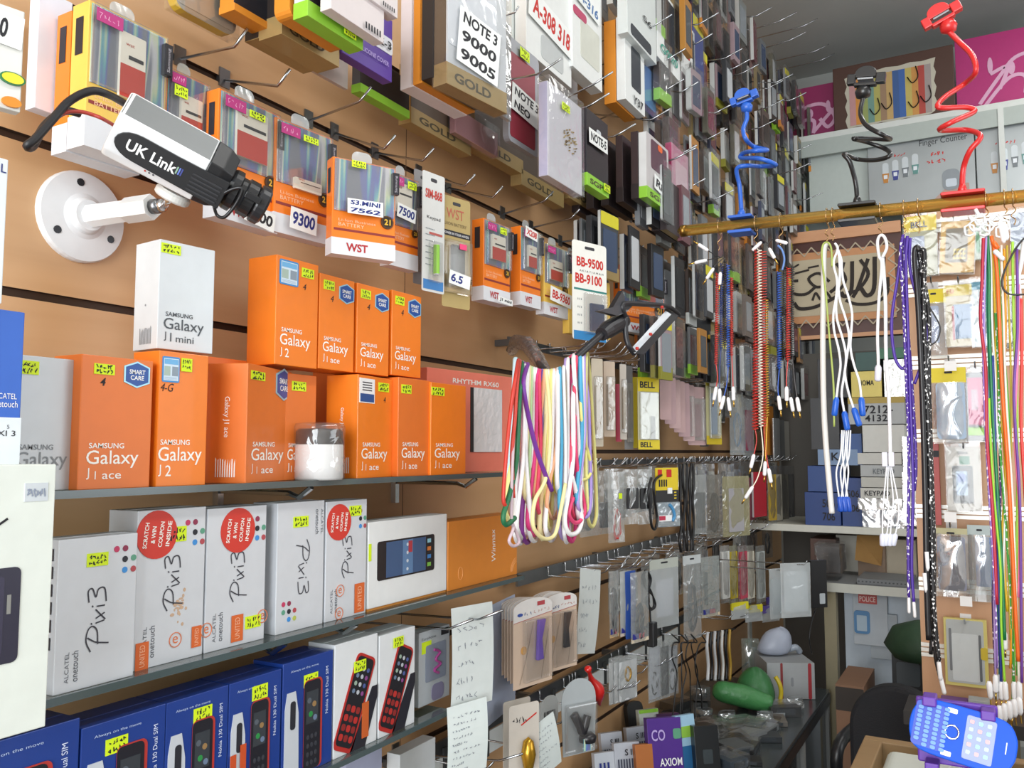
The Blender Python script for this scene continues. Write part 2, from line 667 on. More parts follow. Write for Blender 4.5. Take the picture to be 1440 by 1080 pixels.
def spine_print(t, w, h, dep, word, col, z0=.38, z1=.72):
    """print that runs down the left side of a box."""
    mb = MB()
    L = (z1 - z0) * h
    vs, fs = _text_mesh(word, 0.004, 0)
    x0, x1 = min(p[0] for p in vs), max(p[0] for p in vs)
    k = L / (x1 - x0)
    b = len(mb.v)
    for p in vs:
        mb.v.append((-w / 2 - 0.0006, dep * .46 - p[1] * k + 0.004, h * z1 - (p[0] - x0) * k))
    for q in fs:
        mb.face(tuple(b + i for i in reversed(q)), col)
    for i in range(9):
        yy = dep * (.25 + .5 * i / 9)
        mb.poly([(-w / 2 - 0.0006, yy, h * .05), (-w / 2 - 0.0006, yy + dep * .025, h * .05), (-w / 2 - 0.0006, yy + dep * .025, h * RND.uniform(.13, .22)), (-w / 2 - 0.0006, yy, h * .2)], col)
    mb.build('side_print', t)


WHITEP = M('fbf7f0', 0.5)
SILVER = M('c3c8cc', 0.35, 0.1)
GSIL = M('878d92', 0.5)
OB = 'orange phone boxes on the top glass shelf'


def jbox(label, q, kind, dep=0.052, x=XS - 0.005, yaw=0, zb=ZS1, mat=ORANGE, ink=WHITEP, cat='box', k=1.0):
    F = fit(*q, x=x, yaw=yaw)
    if zb is not None:
        dims(F, zb)
    t, w, h = carton('phone_box', label, F, dep, mat)
    lettering(t, lambda mb: galaxy(mb, w, h, kind, ink, k))
    return t, w, h, dep


# bottom row
t, w, h, d = jbox('silver grey phone box standing beside the blue box, partly hidden', (14, 497, 685, 113), ('J1', 'mini'), .05, XS - .02, mat=SILVER, ink=GSIL)
sticker(t, w, h, .06, .86, .3, .1)
t, w, h, d = jbox('orange phone box beside the silver grey box, marked 4 under a hexagon badge', (112, 497, 682, 213), ('J1', 'ace'), mat=ORANGE_SHADED)
sticker(t, w, h, .16, .86, .28, .08)
badge(t, w, h, .76, .88, w * .17)
lettering(t, lambda mb: mb.text('4', -w * .25, h * .775, INK, h=h * .06, bold=.03, shear=.2), 'handwriting')
t, w, h, d = jbox('orange phone box with a white and blue warranty label and 4-G handwriting', (222, 492, 682, 291), ('J2', ''), .05, k=1.22)
warranty(t, w, h, .05, .77, .34, .19)
sticker(t, w, h, .42, .86, .22, .1, y=-0.0014)
lettering(t, lambda mb: mb.text('4-G', -w * .47, h * .70, INK, w=w * .26, h=h * .06, shear=.3), 'handwriting')
t, w, h, d = jbox('orange phone box turned to show its printed side, nearest to the wrapped jar', (347, 510, 681, 409), ('J1', 'ace'), .062, XS + .002, 20, mat=ORANGE_SHADED)
sticker(t, w, h, .06, .87, .30, .075)
badge(t, w, h, .80, .87, w * .17)
spine_print(t, w, h, d, 'Galaxy J1 ace', WHITEP)
t, w, h, d = jbox('orange phone box half hidden behind the wrapped jar', (400, 524, 672, 444), ('J1', 'ace'), .05, XS - .04, mat=ORANGE_SHADED)
sticker(t, w, h, .2, .84, .45, .09)
t, w, h, d = jbox('orange phone box with a black and white label, directly after the wrapped jar', (503, 526, 672, 553), ('J1', 'ace'), .06, XS - .002, 8)
mb = MB()
mb.box(-w * .47, -0.0007, h * .73, -w * .06, 0, h * .97, WHITE)
mb.rect(-w * .45, h * .74, -w * .08, h * .82, -0.001, M('27508f', .5))
for k in range(4):
    mb.rect(-w * .40, h * (.85 + .025 * k), -w * .14, h * (.86 + .025 * k), -0.001, INK)
mb.build('service_label', t)
sticker(t, w, h, .55, .86, .3, .09)
lettering(t, lambda mb: mb.text('4', w * .2, h * .75, INK, h=h * .06, shear=.2), 'handwriting')
spine_print(t, w, h, d, 'Galaxy J1 ace', WHITEP, .42, .68)
t, w, h, d = jbox('narrow looking orange phone box, second before the salmon box', (560, 530, 669, 605), ('J1', 'ace'), .055, XS - .005, mat=ORANGE_SHADED)
sticker(t, w, h, .08, .84, .3, .09)
t, w, h, d = jbox('orange phone box touching the salmon headphone box', (606, 537, 666, 655), ('J1', 'ace'), .05, XS - .0)
sticker(t, w, h, .0, .86, .36, .09)

# second storey
zt = None
t, w, h, d = jbox('white phone box standing alone on top of the orange boxes', (223, 335, 490, 301), ('J1', 'mini'), .055, XS - .03, -6, zt, M('d6dce0', .4), M('4e545a', .5))
sticker(t, w, h, .02, .88, .34, .09)
spine_print(t, w, h, d, ' . ', M('8a8d92', .6), .4, .42)
t, w, h, d = jbox('orange phone box with warranty label, first of the upper four', (388, 357, 512, 447), ('J2', ''), .058, XS - .02, 0, zt)
warranty(t, w, h, .06, .74, .44, .23)
sticker(t, w, h, .58, .85, .3, .09)
lettering(t, lambda mb: mb.text('4', w * .12, h * .73, INK, h=h * .06, shear=.2), 'handwriting')
for q, lab in (((449, 383, 518, 498), 'orange phone box second of the upper four, after the warranty label box'), ((502, 397, 524, 547), 'orange phone box third of the upper four'), ((551, 407, 527, 592), 'orange phone box last of the upper four, nearest the hooks')):
    t, w, h, d = jbox(lab, q, ('J1', 'ace'), .056, XS - .02, 0, zt)
    sticker(t, w, h, .1, .84, .3, .1)
    badge(t, w, h, .76, .84, w * .2)
    lettering(t, lambda mb: mb.text('4', -w * .2, h * .72, INK, h=h * .07, shear=.2), 'handwriting')

# a second orange box row under the upper four (seen in the gaps)
F = dims(fit(260, 497, 680, 345, x=XS - .075), ZS1)
carton('phone_box', 'orange phone box pushed back behind the turned box', F, .05, ORANGE_SHADED)
F = dims(fit(470, 520, 672, 560, x=XS - .075), ZS1)
carton('phone_box', 'orange phone box at the back under the upper four', F, .05, ORANGE_SHADED)

# salmon headphone box
F = dims(fit(600, 516, 664, 740, x=XS - .09, yaw=-6), ZS1)
t, w, h = carton('headphone_box', 'salmon box with a shiny window behind the last orange box', F, .05, M('f0836d', .4))
mb = MB()
mb.text('RHYTHM RX60', -w * .27, h * .875, WHITEP, w=w * .46, h=h * .05, bold=.02)
mb.build('lettering', t)
MB().box(-w * .1, -0.001, h * .2, w * .21, 0, h * .85, M('222226', .3)).build('window_frame', t)
m = M('f2f3f6', .3, .25, bump=.9, bscale=60)
MB().box(-w * .07, -0.002, h * .2, w * .22, 0, h * .85, m).build('foil_window', t)
mb = MB()
for k in range(8):
    mb.disc(w * .40, h * (.86 - .07 * k), .0025, .0035, -0.001, 0, WHITE, 8)
mb.build('lacing', t)

# wrapped jar
p = on_x(448, 674, XS - .02)
t = thing('wrapped_jar', 'white jar with a black lid wrapped in clear film', 'jar', (p.x, p.y, ZS1))
R = .037
MB().lathe([(R * .96, 0), (R, .003), (R, .052), (R * .98, .054)], WHITE, 32).build('jar_body', t, smooth=True)
MB().lathe([(R * .97, .054), (R * .99, .056), (R * .97, .074), (R * .85, .078)], M('2a2527', .35), 32).build('jar_lid', t, smooth=True)
MB().lathe([(R * 1.06, -.0), (R * 1.07, .02), (R * 1.05, .06), (R * 1.08, .08), (R * 1.0, .086), (R * .5, .088)], clear('ffffff', .10, .04, 1.0, 60), 20).build('film_wrap', t, smooth=True)

# blue and white box at the frame edge
F = dims(fit(-60, 426, 690, 30, x=XS + .05), ZS1)
t, w, h = carton('phone_box', 'blue and white phone box, the first one on the top glass shelf', F, .05, M('2a62c4', .4))
mb = MB()
mb.box(-w / 2 - .0006, -.0006, 0, w / 2 + .0006, .051, h * .42, M('dfe6ec', .4))
mb.build('white_band', t)
mb = MB()
mb.text('ALCATEL', w * .0, h * .52, WHITE, w=w * .42, h=h * .03)
mb.text('onetouch', w * .0, h * .475, WHITE, w=w * .44, h=h * .035)
mb.text('5', w * .28, h * .36, INK, y=-.001, h=h * .02)
mb.text('PIXI 3', w * .0, h * .32, INK, y=-.001, w=w * .42, h=h * .03)
mb.build('lettering', t)

# ---------------------------------------------------------------- middle shelf
PIXI = [
    [(0, .10), (.02, .30), (.06, .62), (.16, .92)], [(-.10, .80), (.10, .98), (.30, .92), (.36, .74), (.26, .56), (.02, .52)],
    [(.44, .30), (.41, .62)], [(.40, .78), (.42, .80)], [(.50, .62), (.58, .30)], [(.66, .64), (.46, .26)], [(.72, .30), (.72, .60)], [(.72, .76), (.74, .78)],
    [(.82, .92), (1.02, .96), (1.06, .80), (.90, .66), (1.04, .56), (1.04, .32), (.80, .24)]]


def pixi(mb, cx, cz, L, hgt, down=False, m=INK, wd=.0016):
    """the handwriting-like word, turned to run up (or down) the box."""
    for s in PIXI:
        q = []
        for a, b in spline([(p[0], p[1], 0) for p in s], 5) and [(v.x, v.y) for v in spline([(p[0], p[1], 0) for p in s], 5)]:
            a -= .5
            b -= .5
            q.append((cx - b * hgt, cz + a * L) if not down else (cx + b * hgt, cz - a * L))
        mb.stroke(q, wd, m)


DOTC = ['c23a63', '8e3150', '23252e', '5d9c82', '3f8fd6', 'b24a52', 'b9c25a']


def dots(mb, x, z, s, rows, flip=1):
    k = 0
    for i, (a, b) in enumerate(rows):
        mb.disc(x + a * s, z + b * s * flip, s * .32, s * .32, -.0006, -.0001, M(DOTC[k % 7], .5), 12)
        k += 1


DOTS = [(0, 0), (1, 0), (1, -1.1), (2, -1.05), (1, -2.2), (2, -2.2)]
SB = M('d3d7dd', .33, .08)


def sbox(label, q, dep=.05, x=XS - .005, yaw=0, zb=ZS2, cap=None, red=False, redpos=(.28, .83), down=False, word=.45, tape=(), stick=None, brand=True, flagged=False):
    F = dims(fit(*q, x=x, yaw=yaw), zb)
    t, w, h = carton('phone_box', label, F, dep, SB)

    def f(mb):
        pixi(mb, w * (.02 if not red else .04), h * word, h * .36 if not red else h * .30, w * .32, down, M('3d3d46', .6))
        if brand:
            if not down:
                mb.text('ALCATEL', -w * .33, h * .06, M('6a6e76', .5), w=h * .20, h=w * .05, rot=PI / 2)
                mb.text('onetouch', -w * .22, h * .06, M('4e525a', .5), w=h * .20, h=w * .075, rot=PI / 2)
            else:
                mb.text('ALCATEL', w * .42, h * .93, M('6a6e76', .5), w=h * .2, h=w * .05, rot=-PI / 2)
                mb.text('onetouch', w * .30, h * .93, M('4e525a', .5), w=h * .2, h=w * .075, rot=-PI / 2)
        if not down:
            dots(mb, w * .22, h * .90, w * .115, DOTS)
        else:
            dots(mb, -w * .35, h * .22, w * .115, [(0, 0), (1, 0), (1, -1), (0, -1), (1, -2), (2, -1), (2, -2)])
    lettering(t, f)
    if red:
        cx, cz, r = -w / 2 + redpos[0] * w, redpos[1] * h, min(w * .29, h * .17)
        mb = MB().disc(cx, cz, r, r, -.0009, -.0002, M('d2392c', .45), 28)
        for i, s in enumerate(('SCRATCH', '& WIN', 'COUPON', 'INSIDE')):
            mb.text(s, cx + r * (-.55 + .37 * i), cz, WHITEP, y=-.0012, w=r * (1.05 if len(s) > 5 else .7), h=r * .2, rot=PI / 2 - .12, center=True, bold=.02)
        mb.build('coupon_sticker', t)
    for (a, b, c, e) in tape:
        mb = MB().rect(-w / 2 + a * w, b * h, -w / 2 + c * w, e * h, -.001, M('d9682f', .4))
        mb.text('UNITED', -w / 2 + (a + c) / 2 * w, (b + e) / 2 * h, M('f3b996', .5), y=-.0013, w=(e - b) * h * .8, h=(c - a) * w * .4, rot=PI / 2, center=True)
        mb.build('seal_tape', t)
    if flagged:
        mb = MB()
        for (a, b) in flagged:
            mb.tube([(-w / 2 + a * w + .009 * math.cos(i * PI / 8), -.0006, b * h + .009 * math.sin(i * PI / 8)) for i in range(16)], .0006, M('d9784a', .5), 4, closed=True)
            mb.text('e', -w / 2 + a * w, b * h, M('d9784a', .5), h=.009, center=True)
        mb.build('seal_mark', t)
    if stick:
        sticker(t, w, h, *stick)
    return t, w, h, dep


# big white tablet box
F = dims(fit(-75, 655, 1000, 72, x=XS + .085, yaw=0), ZS2 + .0)
t, w, h = carton('tablet_box', 'large off-white box with a dark phone picture, first on the middle glass shelf', F, .05, M('e3e9e2', .55))
mb = MB().rrect(-w * .5, h * .27, w * .18, h * .62, -.0008, 0, .006, M('2c2a3c', .3))
mb.rrect(-w * .48, h * .3, w * .02, h * .59, -.001, 0, .004, M('3a374c', .25))
mb.rect(w * .05, h * .45, w * .09, h * .52, -.0011, M('8a8a86', .4))
mb.build('phone_picture', t)
MB().box(w * .18, -.0006, h * .86, w * .42, 0, h * .93, M('cfd6dc', .6)).scrawl(w * .2, h * .875, w * .2, h * .035, M('8d97ab', .6), 6, .0012, -.001).build('price_label', t)
lettering(t, lambda mb: mb.stroke([(-w * .1, h * .77), (w * .02, h * .80)], .0022, INK), 'lettering')

t, w, h, d = sbox('silver phone box with phones printed down its side, beside the off-white box', (79, 760, 972, 190), .045, XS - .005, stick=(.34, .80, .27, .09))
mb = MB()
for k in range(6):
    z0 = h * (.86 - .115 * k)
    mb.poly([(-w / 2 - .0007, y, z) for y, z in ((.008, z0), (.036, z0), (.036, z0 + h * .08), (.008, z0 + h * .08))][::-1], M('3b3a42', .35))
mb.build('side_phones', t)
MB().prism(rr(-w * .35, 0, w * .1, .02, .01), 0, .001, M('a58f8c', .5))
t, w, h, d = sbox('silver phone box with round red coupon and stained front', (191, 719, 920, 287), .055, XS - .02, red=True, word=.52, redpos=(.27, .84), tape=((.02, .0, .2, .17), (.82, .06, .97, .2)), stick=(.42, .78, .28, .10), flagged=[(.58, .14)])
mb = MB()
for k in range(26):
    mb.disc(-w * .02 + RND.gauss(0, .05) * w + w * .15, h * (.36 + RND.gauss(0, .05)), RND.uniform(.001, .004), RND.uniform(.001, .003), -.0004 - k * 2e-6, -.0001, M('c9aa90', .7), 8)
mb.build('stain', t)
t, w, h, d = sbox('silver phone box with round red coupon and neon tag near its foot', (290, 716, 901, 373), .055, XS - .02, red=True, word=.50, redpos=(.5, .83), tape=((.42, .03, .62, .22),), stick=(.66, .10, .27, .09), flagged=[(.02, .16), (.96, .17)])
t, w, h, d = sbox('silver phone box standing upside down with coloured dots at its foot', (389, 708, 885, 455), .05, XS - .02, down=True, word=.48, stick=(.32, .80, .32, .085))
t, w, h, d = sbox('silver phone box with red coupon, last of the silver ones', (458, 706, 869, 515), .05, XS - .02, red=True, word=.52, redpos=(.3, .82), tape=((.70, .02, .95, .27),), stick=(.55, .86, .3, .09), flagged=[(.35, .24), (.33, .05)])

# white box with phone picture
F = dims(fit(518, 735, 850, 628, x=XS - .02), ZS2 + .004)
t, w, h = carton('phone_box', 'white phone box lying on its side with a black phone picture', F, .045, M('e8eaea', .4))
mb = MB().rrect(-w * .40, h * .30, w * .32, h * .76, -.0008, 0, .005, M('1d1c22', .25))
mb.rect(-w * .30, h * .32, w * .20, h * .74, -.001, M('3f5a82', .3))
mb.rect(-w * .1, h * .32, w * .03, h * .74, -.0012, M('5f82ac', .3))
for k in range(4):
    mb.disc(-w * .04, h * (.38 + .1 * k), .003, .003, -.0015, -.001, M('cfd6df', .3), 10)
    mb.rect(w * .22, h * (.36 + .1 * k), w * .27, h * (.41 + .1 * k), -.0012, M(['7ab84a', '3f7fc0', 'd87a3a', '8fc6d6'][k], .3))
mb.rect(-w * .03, h * .58, w * .02, h * .72, -.0015, M('b23a44', .3))
mb.build('phone_picture', t)
sticker(t, w, h, -.0, .55, .03, .2, marks=0)
MB().box(-w / 2, .002, -.004, w / 2, .045, 0, M('d08a3a', .5)).build('base_tray', t)

F = dims(fit(630, 734, 832, 727, x=XS - .02), ZS2)
t, w, h = carton('phone_box', 'plain orange box with a ring emblem, last on the middle glass shelf', F, .05, M('e08a32', .4))
mb = MB()
mb.text('Winmax', w * .16, h * .30, WHITEP, w=h * .5, h=w * .06, rot=PI / 2 + .05, shear=.2)
mb.tube([(-w * .34 + .008 * math.cos(i * PI / 8), -.0005, h * .22 + .012 * math.sin(i * PI / 8)) for i in range(16)], .0004, M('f0b070', .4), 4, closed=True)
for k in range(3):
    mb.tube([(w * .5 - (.02 + .004 * k) * math.cos(a), -.0005, h * .06 + (.02 + .004 * k) * math.sin(a)) for a in [i * PI / 16 for i in range(8)]], .0004, M('f2bd80', .4), 4)
mb.build('lettering', t)

# ---------------------------------------------------------------- lowest shelf
NAVY = M('1d3d8c', .35, coat=.2)


def nbox(label, q, tagp, x=XS - .01, tape=False, dep=.06):
    F = dims(fit(*q, x=x), ZS3)
    t, w, h = carton('phone_box', label, F, dep, NAVY)
    mb = MB()
    mb.text('Always on the move', -w * .36, h * .90, M('b9cdf2', .5), w=w * .55, h=h * .025)
    mb.text('Nokia 130 Dual SIM', w * .40, h * .45, M('d8e2fa', .5), w=h * .42, h=w * .055, rot=PI / 2)
    mb.build('lettering', t)
    mb = MB().prism([(-w * .46, .0), (-w * .18, .0), (-w * .20, h * .55), (-w * .26, h * .74), (-w * .42, h * .74), (-w * .46, h * .6)], -.0008, 0, M('c6ccd4', .4))
    mb.rrect(-w * .36, h * .42, -w * .26, h * .66, -.0012, -.0008, .004, M('2a2c34', .4))
    mb.build('phone_back_picture', t)
    mb = MB().rrect(-w * .10, -.0 + h * .02, w * .27, h * .80, -.0014, -.0009, .008, M('b53a34', .35))
    mb.rrect(-w * .10, h * .02, w * .23, h * .79, -.0018, -.0014, .007, M('23242c', .3))
    mb.rect(-w * .06, h * .42, w * .18, h * .70, -.002, M('3b4046', .3))
    for a, b, c in ((.03, .5, '2f8f4a'), (.1, .58, '9a7a50'), (.0, .62, '58606a'), (.12, .46, '6d7f9a')):
        mb.disc(w * a, h * b, w * .04, w * .04, -.0023, -.002, M(c, .4), 10)
    for r in range(4):
        for c in range(3):
            mb.disc(w * (-.02 + .08 * c), h * (.08 + .075 * r), w * .028, h * .022, -.0022, -.0018, M('3a3c44', .4), 8)
    mb.build('phone_picture', t)
    if tape:
        for a, b in ((.02, .1), (.2, .16)):
            MB().box(-w / 2 + w * (a + .0), -.0026, h * b, -w / 2 + w * (a + .11), -.0023, h * (b + .32), M('c9522a', .4)).build('seal_tape', t)
    sticker(t, w, h, *tagp)


nbox('dark blue phone box, first in the lowest shelf row', (-70, 1062, 1200, 108), (.2, .70, .2, .07))
nbox('dark blue phone box, second in the lowest shelf row', (112, 1026, 1180, 230), (.27, .76, .26, .11))
nbox('dark blue phone box, third in the lowest row, green globe on its picture', (232, 990, 1150, 319), (.42, .78, .30, .11))
nbox('dark blue phone box with orange seals across its picture, fourth in the lowest row', (321, 963, 1120, 394), (.42, .80, .30, .12), tape=True)
nbox('dark blue phone box touching the white boxes with red phones', (397, 935, 1095, 467), (.40, .74, .28, .11))


def redphone(label, q, stick, seal):
    F = dims(fit(*q, x=XS - .01), ZS3)
    t, w, h = carton('phone_box', label, F, .055, M('dfe3e6', .4))
    c, s = math.cos(-.42), math.sin(-.42)

    def R(pts, y0, y1, m):
        q = [(px * c - pz * s, px * s + pz * c) for px, pz in pts]
        q = [(max(-w * .5, min(w * .5, -w * .02 + a)), max(0, min(h, h * .46 + b))) for a, b in q]
        return q
    mb = MB()
    mb.prism(R(rr(-w * .24, -h * .46, w * .24, h * .40, .010), 0, 0, 0), -.0010, -.0002, M('b8322e', .35))
    mb.prism(R(rr(-w * .20, -h * .42, w * .20, h * .375, .007), 0, 0, 0), -.0013, -.0010, M('24242a', .3))
    cols = ['6d7f9a', 'b9bec6', '8a4a8a', '9ab0a0', 'c0c4ca', '50609a']
    for r in range(4):
        for k in range(3):
            mb.prism(R([((k - 1) * w * .11 + w * .035 * math.cos(i * PI / 4), h * (.06 + .07 * r) + w * .035 * math.sin(i * PI / 4)) for i in range(8)], 0, 0, 0), -.0016, -.0013, M(cols[(r * 3 + k) % 6], .4))
    for r in range(4):
        for k in range(3):
            mb.prism(R(rr((k - 1) * w * .12 - w * .045, -h * (.12 + .085 * r), (k - 1) * w * .12 + w * .045, -h * (.06 + .085 * r), .003, 2), 0, 0, 0), -.0016, -.0013, M('b8322e' if (r + k) % 2 else '8f2c2a', .4))
    mb.build('phone_picture', t)
    mb = MB().prism(R([(w * .30, -h * .6), (w * .62, -h * .5), (w * .62, h * .12), (w * .50, h * .2), (w * .32, h * .15)], 0, 0, 0), -.0010, -.0002, M('2a2a33', .3))
    mb.build('phone_back_picture', t)
    if seal:
        MB().box(w * .12, -.002, h * .08, w * .28, -.0016, h * .40, M('c9622f', .4)).build('seal_tape', t)
    sticker(t, w, h, *stick, y=-.0022)


redphone('white box with a slanted red phone picture and orange seal', (470, 908, 1062, 530), (.42, .70, .28, .10), True)
redphone('white box with a slanted red phone picture, last on the lowest shelf', (533, 895, 1030, 583), (.36, .84, .28, .10), False)

F = dims(fit(589, 891, 1023, 632, x=XS - .035), ZS3 + .008)
t, w, h = carton('earphone_box', 'grey earphone box with pink earphones in its window', F, .03, M('b9bfc4', .4))
mb = MB().rrect(-w * .3, h * .3, w * .36, h * .8, -.001, 0, .004, M('8f97a8', .3))
mb.build('window', t)
mb = MB()
mb.tube(spline([(-w * .05, -.0022, h * .72), (w * .14, -.0022, h * .66), (w * .0, -.0022, h * .58), (w * .16, -.0022, h * .5), (-w * .04, -.0022, h * .44), (w * .1, -.0022, h * .38)]), .0026, M('b04a92', .35))
mb.build('earphones', t)
mb = MB().rect(w * .2, h * .88, w * .46, h * .97, -.0006, INK)
mb.text('Earphone', -w * .42, h * .87, GREYINK, w=w * .45, h=h * .05)
mb.rrect(-w * .1, h * .02, w * .3, h * .24, -.0008, 0, .01, M('8d88a6', .4))
mb.build('lettering', t)
sticker(t, w, h, .08, .70, .3, .16, marks=0)
# ================================================================== CAMERA ON ITS WALL BRACKET
A_, B_ = on_x(164, 172, .235), on_x(322, 257, .30)
ax = (B_ - A_).normalized()
vz = Vector((0, 0, 1))
vy = vz.cross(ax).normalized()
vz = ax.cross(vy)
roll = math.radians(28)
vy2 = vy * math.cos(roll) + vz * math.sin(roll)
vz2 = ax.cross(vy2)
camt = thing('security_camera', 'silver and black box camera with a short lens and a name plate on its side', 'security camera', A_)
camt.matrix_world = Matrix.Translation(A_) @ Matrix((ax, vy2, vz2)).transposed().to_4x4()
LB = (B_ - A_).length
PEARL = M('e6e8ea', .3, coat=.3)
SILV = M('6f7273', .38, .3)
BLKP = M('1e1f22', .35)
hh, hw = .037, .028


def octo(k=1.0):
    return [(-hw * k, -hh * .75 * k), (-hw * .8 * k, -hh * k), (hw * .8 * k, -hh * k), (hw * k, -hh * .75 * k), (hw * k, hh * .45 * k), (hw * .45 * k, hh * k), (-hw * .05 * k, hh * 1.08 * k), (-hw * k, hh * .42 * k)]


def loft(mb, secs, mats):
    """secs: (x, [(y,z)...]); y towards the wall is +."""
    b, n = len(mb.v), len(secs[0][1])
    for x, s in secs:
        mb.v += [(x, q[0], q[1]) for q in s]
    for i in range(len(secs) - 1):
        for j in range(n):
            k = (j + 1) % n
            mb.face((b + i * n + j, b + i * n + k, b + (i + 1) * n + k, b + (i + 1) * n + j), mats[j] if isinstance(mats, list) else mats)
    mb.face(tuple(b + j for j in range(n - 1, -1, -1)), mats[-1] if isinstance(mats, list) else mats)
    e = b + (len(secs) - 1) * n
    mb.face(tuple(e + j for j in range(n)), mats[0] if isinstance(mats, list) else mats)
    return mb


mb = MB()
loft(mb, [(0, octo(.96)), (.004, octo()), (LB * .78, octo())], [PEARL, PEARL, SILV, SILV, SILV, SILV, SILV, PEARL])
mb.build('housing', camt, bevel=.0016)
mb = MB()
loft(mb, [(LB * .78, octo(.99)), (LB * .9, octo(.95)), (LB, octo(.78))], BLKP)
mb.build('front_hood', camt, bevel=.0012)
# dark inlay on the side
pts = [(LB * 1.0, -.030)] + [(LB * .24 + .026 * math.cos(a), -.0115 + .0155 * math.sin(a)) for a in [PI * 1.5 - i * PI / 10 for i in range(11)]] + [(LB * .55, .0035), (LB * .75, .004), (LB * 1.0, .005)]
_pb = MB().prism(pts, -hw - .004, -hw + .002, BLKP)
inlay = _pb.build('side_inlay', camt, bevel=.0008)
mb = MB()
mb.text('UK Link', LB * .15, -.0175, WHITE, y=-hw - .0046, h=.0125, bold=.02)
for k in range(3):
    mb.rect(LB * (.57 + .02 * k), -.0155, LB * (.582 + .02 * k), -.007, -hw - .0046, M(['8fb09a', '6a7fd0', '404a90'][k], .4))
for k in range(3):
    mb.disc(LB * (.36 + .035 * k), -.030, .0011, .0011, -hw * .98, -hw * .9, M(['c03a30', '4a4a50', '4a4a50'][k], .4), 8)
mb.build('lettering', camt)
mb = MB()
for k in range(5):
    mb.box(LB * .70, -hw - .0055, -.026 + .0048 * k, LB * .96, -hw - .003, -.0238 + .0048 * k, M('2c2d31', .4))
mb.build('grip_ribs', inlay)
mb = MB()
mb.lathe([(.024, 0), (.026, .004), (.026, .012), (.021, .014), (.021, .020), (.0235, .022), (.0235, .034), (.020, .036), (.020, .039)], BLKP, 24, (LB, 0, -.006), 'x')
mb.lathe([(.0235, .037), (.0245, .039), (.0245, .048), (.020, .051)], M('26272b', .3), 24, (LB, 0, -.006), 'x')
mb.lathe([(.0175, .0495), (.0172, .0513)], M('3a2c28', .08), 24, (LB, 0, -.006), 'x')
lens_o = mb.build('lens', camt, smooth=False)
MB().box(LB + .020, -.031, -.002, LB + .040, -.022, .006, BLKP).build('iris_knob', lens_o, bevel=.001)
mb = MB().tube(spline([(LB * .95, -hw, -.02), (LB + .004, -hw - .004, -.001), (LB + .014, -hw - .006, .006), (LB + .016, -hw - .004, -.012), (LB + .012, -.030, -.034), (LB + .004, -.024, -.038), (LB - .004, -.026, -.030)], 6), .0021, BLKP)
mb.build('iris_cable', lens_o, smooth=True)
mb = MB().lathe([(.019, -hh - .014), (.021, -hh - .012), (.021, -hh - .006), (.018, -hh - .003)], M('dcdcd8', .4), 32, (LB * .64, 0, 0))
mb.build('mount_nut', camt)
# bracket
pc = on_x(112, 306, 0.0)
br = thing('camera_bracket', 'white round wall bracket whose arm carries the security camera', 'bracket', pc)
R = .064
MB().lathe([(R, 0), (R, .006), (R * .97, .010), (R * .5, .013), (.026, .016), (.024, .021), (.021, .024)], M('e4e6e8', .35), 40, (0, 0, 0), 'x').build('wall_plate', br, smooth=False)
mb = MB()
for a in (100, 330, 215):
    y, z = .047 * math.cos(math.radians(a)), .047 * math.sin(math.radians(a))
    mb.lathe([(.0055, .0095), (.0055, .0125)], M('3a3d42', .3, .6), 10, (0, y, z), 'x')
mb.build('screw', br)
e_ = on_x(214, 291, .125) - pc
s_ = Vector((.018, .002, .0))
dirn = (e_ - s_).normalized()
mb = MB().tube([s_, s_ + (e_ - s_) * .62], [.0165, .0155], M('e9eaea', .35), 8)
mb.build('arm', br)
mb = MB().tube([s_ + (e_ - s_) * .60, e_], .0175, M('e4e5e4', .35), 6)
mb.build('arm_collar', br)
nut = camt.matrix_world @ Vector((LB * .64, 0, -hh - .013)) - pc
mb = MB().tube([e_, e_ + dirn * .012], .010, STEEL, 10)
mb.lathe([(.001, -.009), (.006, -.007), (.009, 0), (.006, .007), (.001, .009)], CHROME, 12, tuple(e_ + dirn * .016))
mb.tube([e_ + dirn * .016, nut], .004, CHROME, 8)
mb.build('ball_joint', br, smooth=True)
cb = [on_x(u, v, xx) for u, v, xx in ((176, 146, .225), (152, 133, .25), (128, 128, .25), (98, 142, .24), (74, 168, .235), (50, 195, .23), (38, 205, .225), (46, 206, .215), (62, 178, .21), (80, 162, .205), (95, 156, .20), (112, 160, .20))]
o = MB().tube(spline(cb, 6), .0045, M('222226', .45), 8).build('camera_cable', smooth=True)
tag(o, 'thick black cable looping behind the security camera', 'cable')
cb = [on_x(u, v, xx) for u, v, xx in ((170, 182, .225), (146, 168, .25), (132, 162, .245), (112, 157, .24), (90, 159, .235), (66, 176, .23), (44, 198, .225), (34, 206, .22), (40, 200, .215), (52, 188, .21))]
o = MB().tube(spline(cb, 6), .0022, M('b8433a', .4), 6).build('power_wire', smooth=True)
tag(o, 'thin red wire looping with the black cable behind the security camera', 'wire')

# ================================================================== WALL HOOKS
HOOKM = M('b9bcc0', .22, 1.0, var=.03)


def hook(u, v, L=.17, label='bare chrome wire hook sticking out of the slatwall between packages', group='wire hooks on the slatwall', plate=True, r=.0024):
    p = on_x(u, v, L)
    gz = min(GZ, key=lambda g: abs(g - (p.z - .025)))
    if abs(gz - p.z) > .11:
        gz = p.z - .03
    t = thing('wire_hook', label, 'hook', (0, p.y, gz), 0, group)
    dz = p.z - gz
    mb = MB().tube([(.004, 0, 0), (L * .82, 0, dz - .022), (L * .85, 0, dz - .019), (L, 0, dz)], r, HOOKM, 6)
    mb.build('prong', t, smooth=True)
    if plate:
        MB().box(-.006, -.011, -.012, .003, .011, .02, STEEL).build('back_plate', t)
    return t


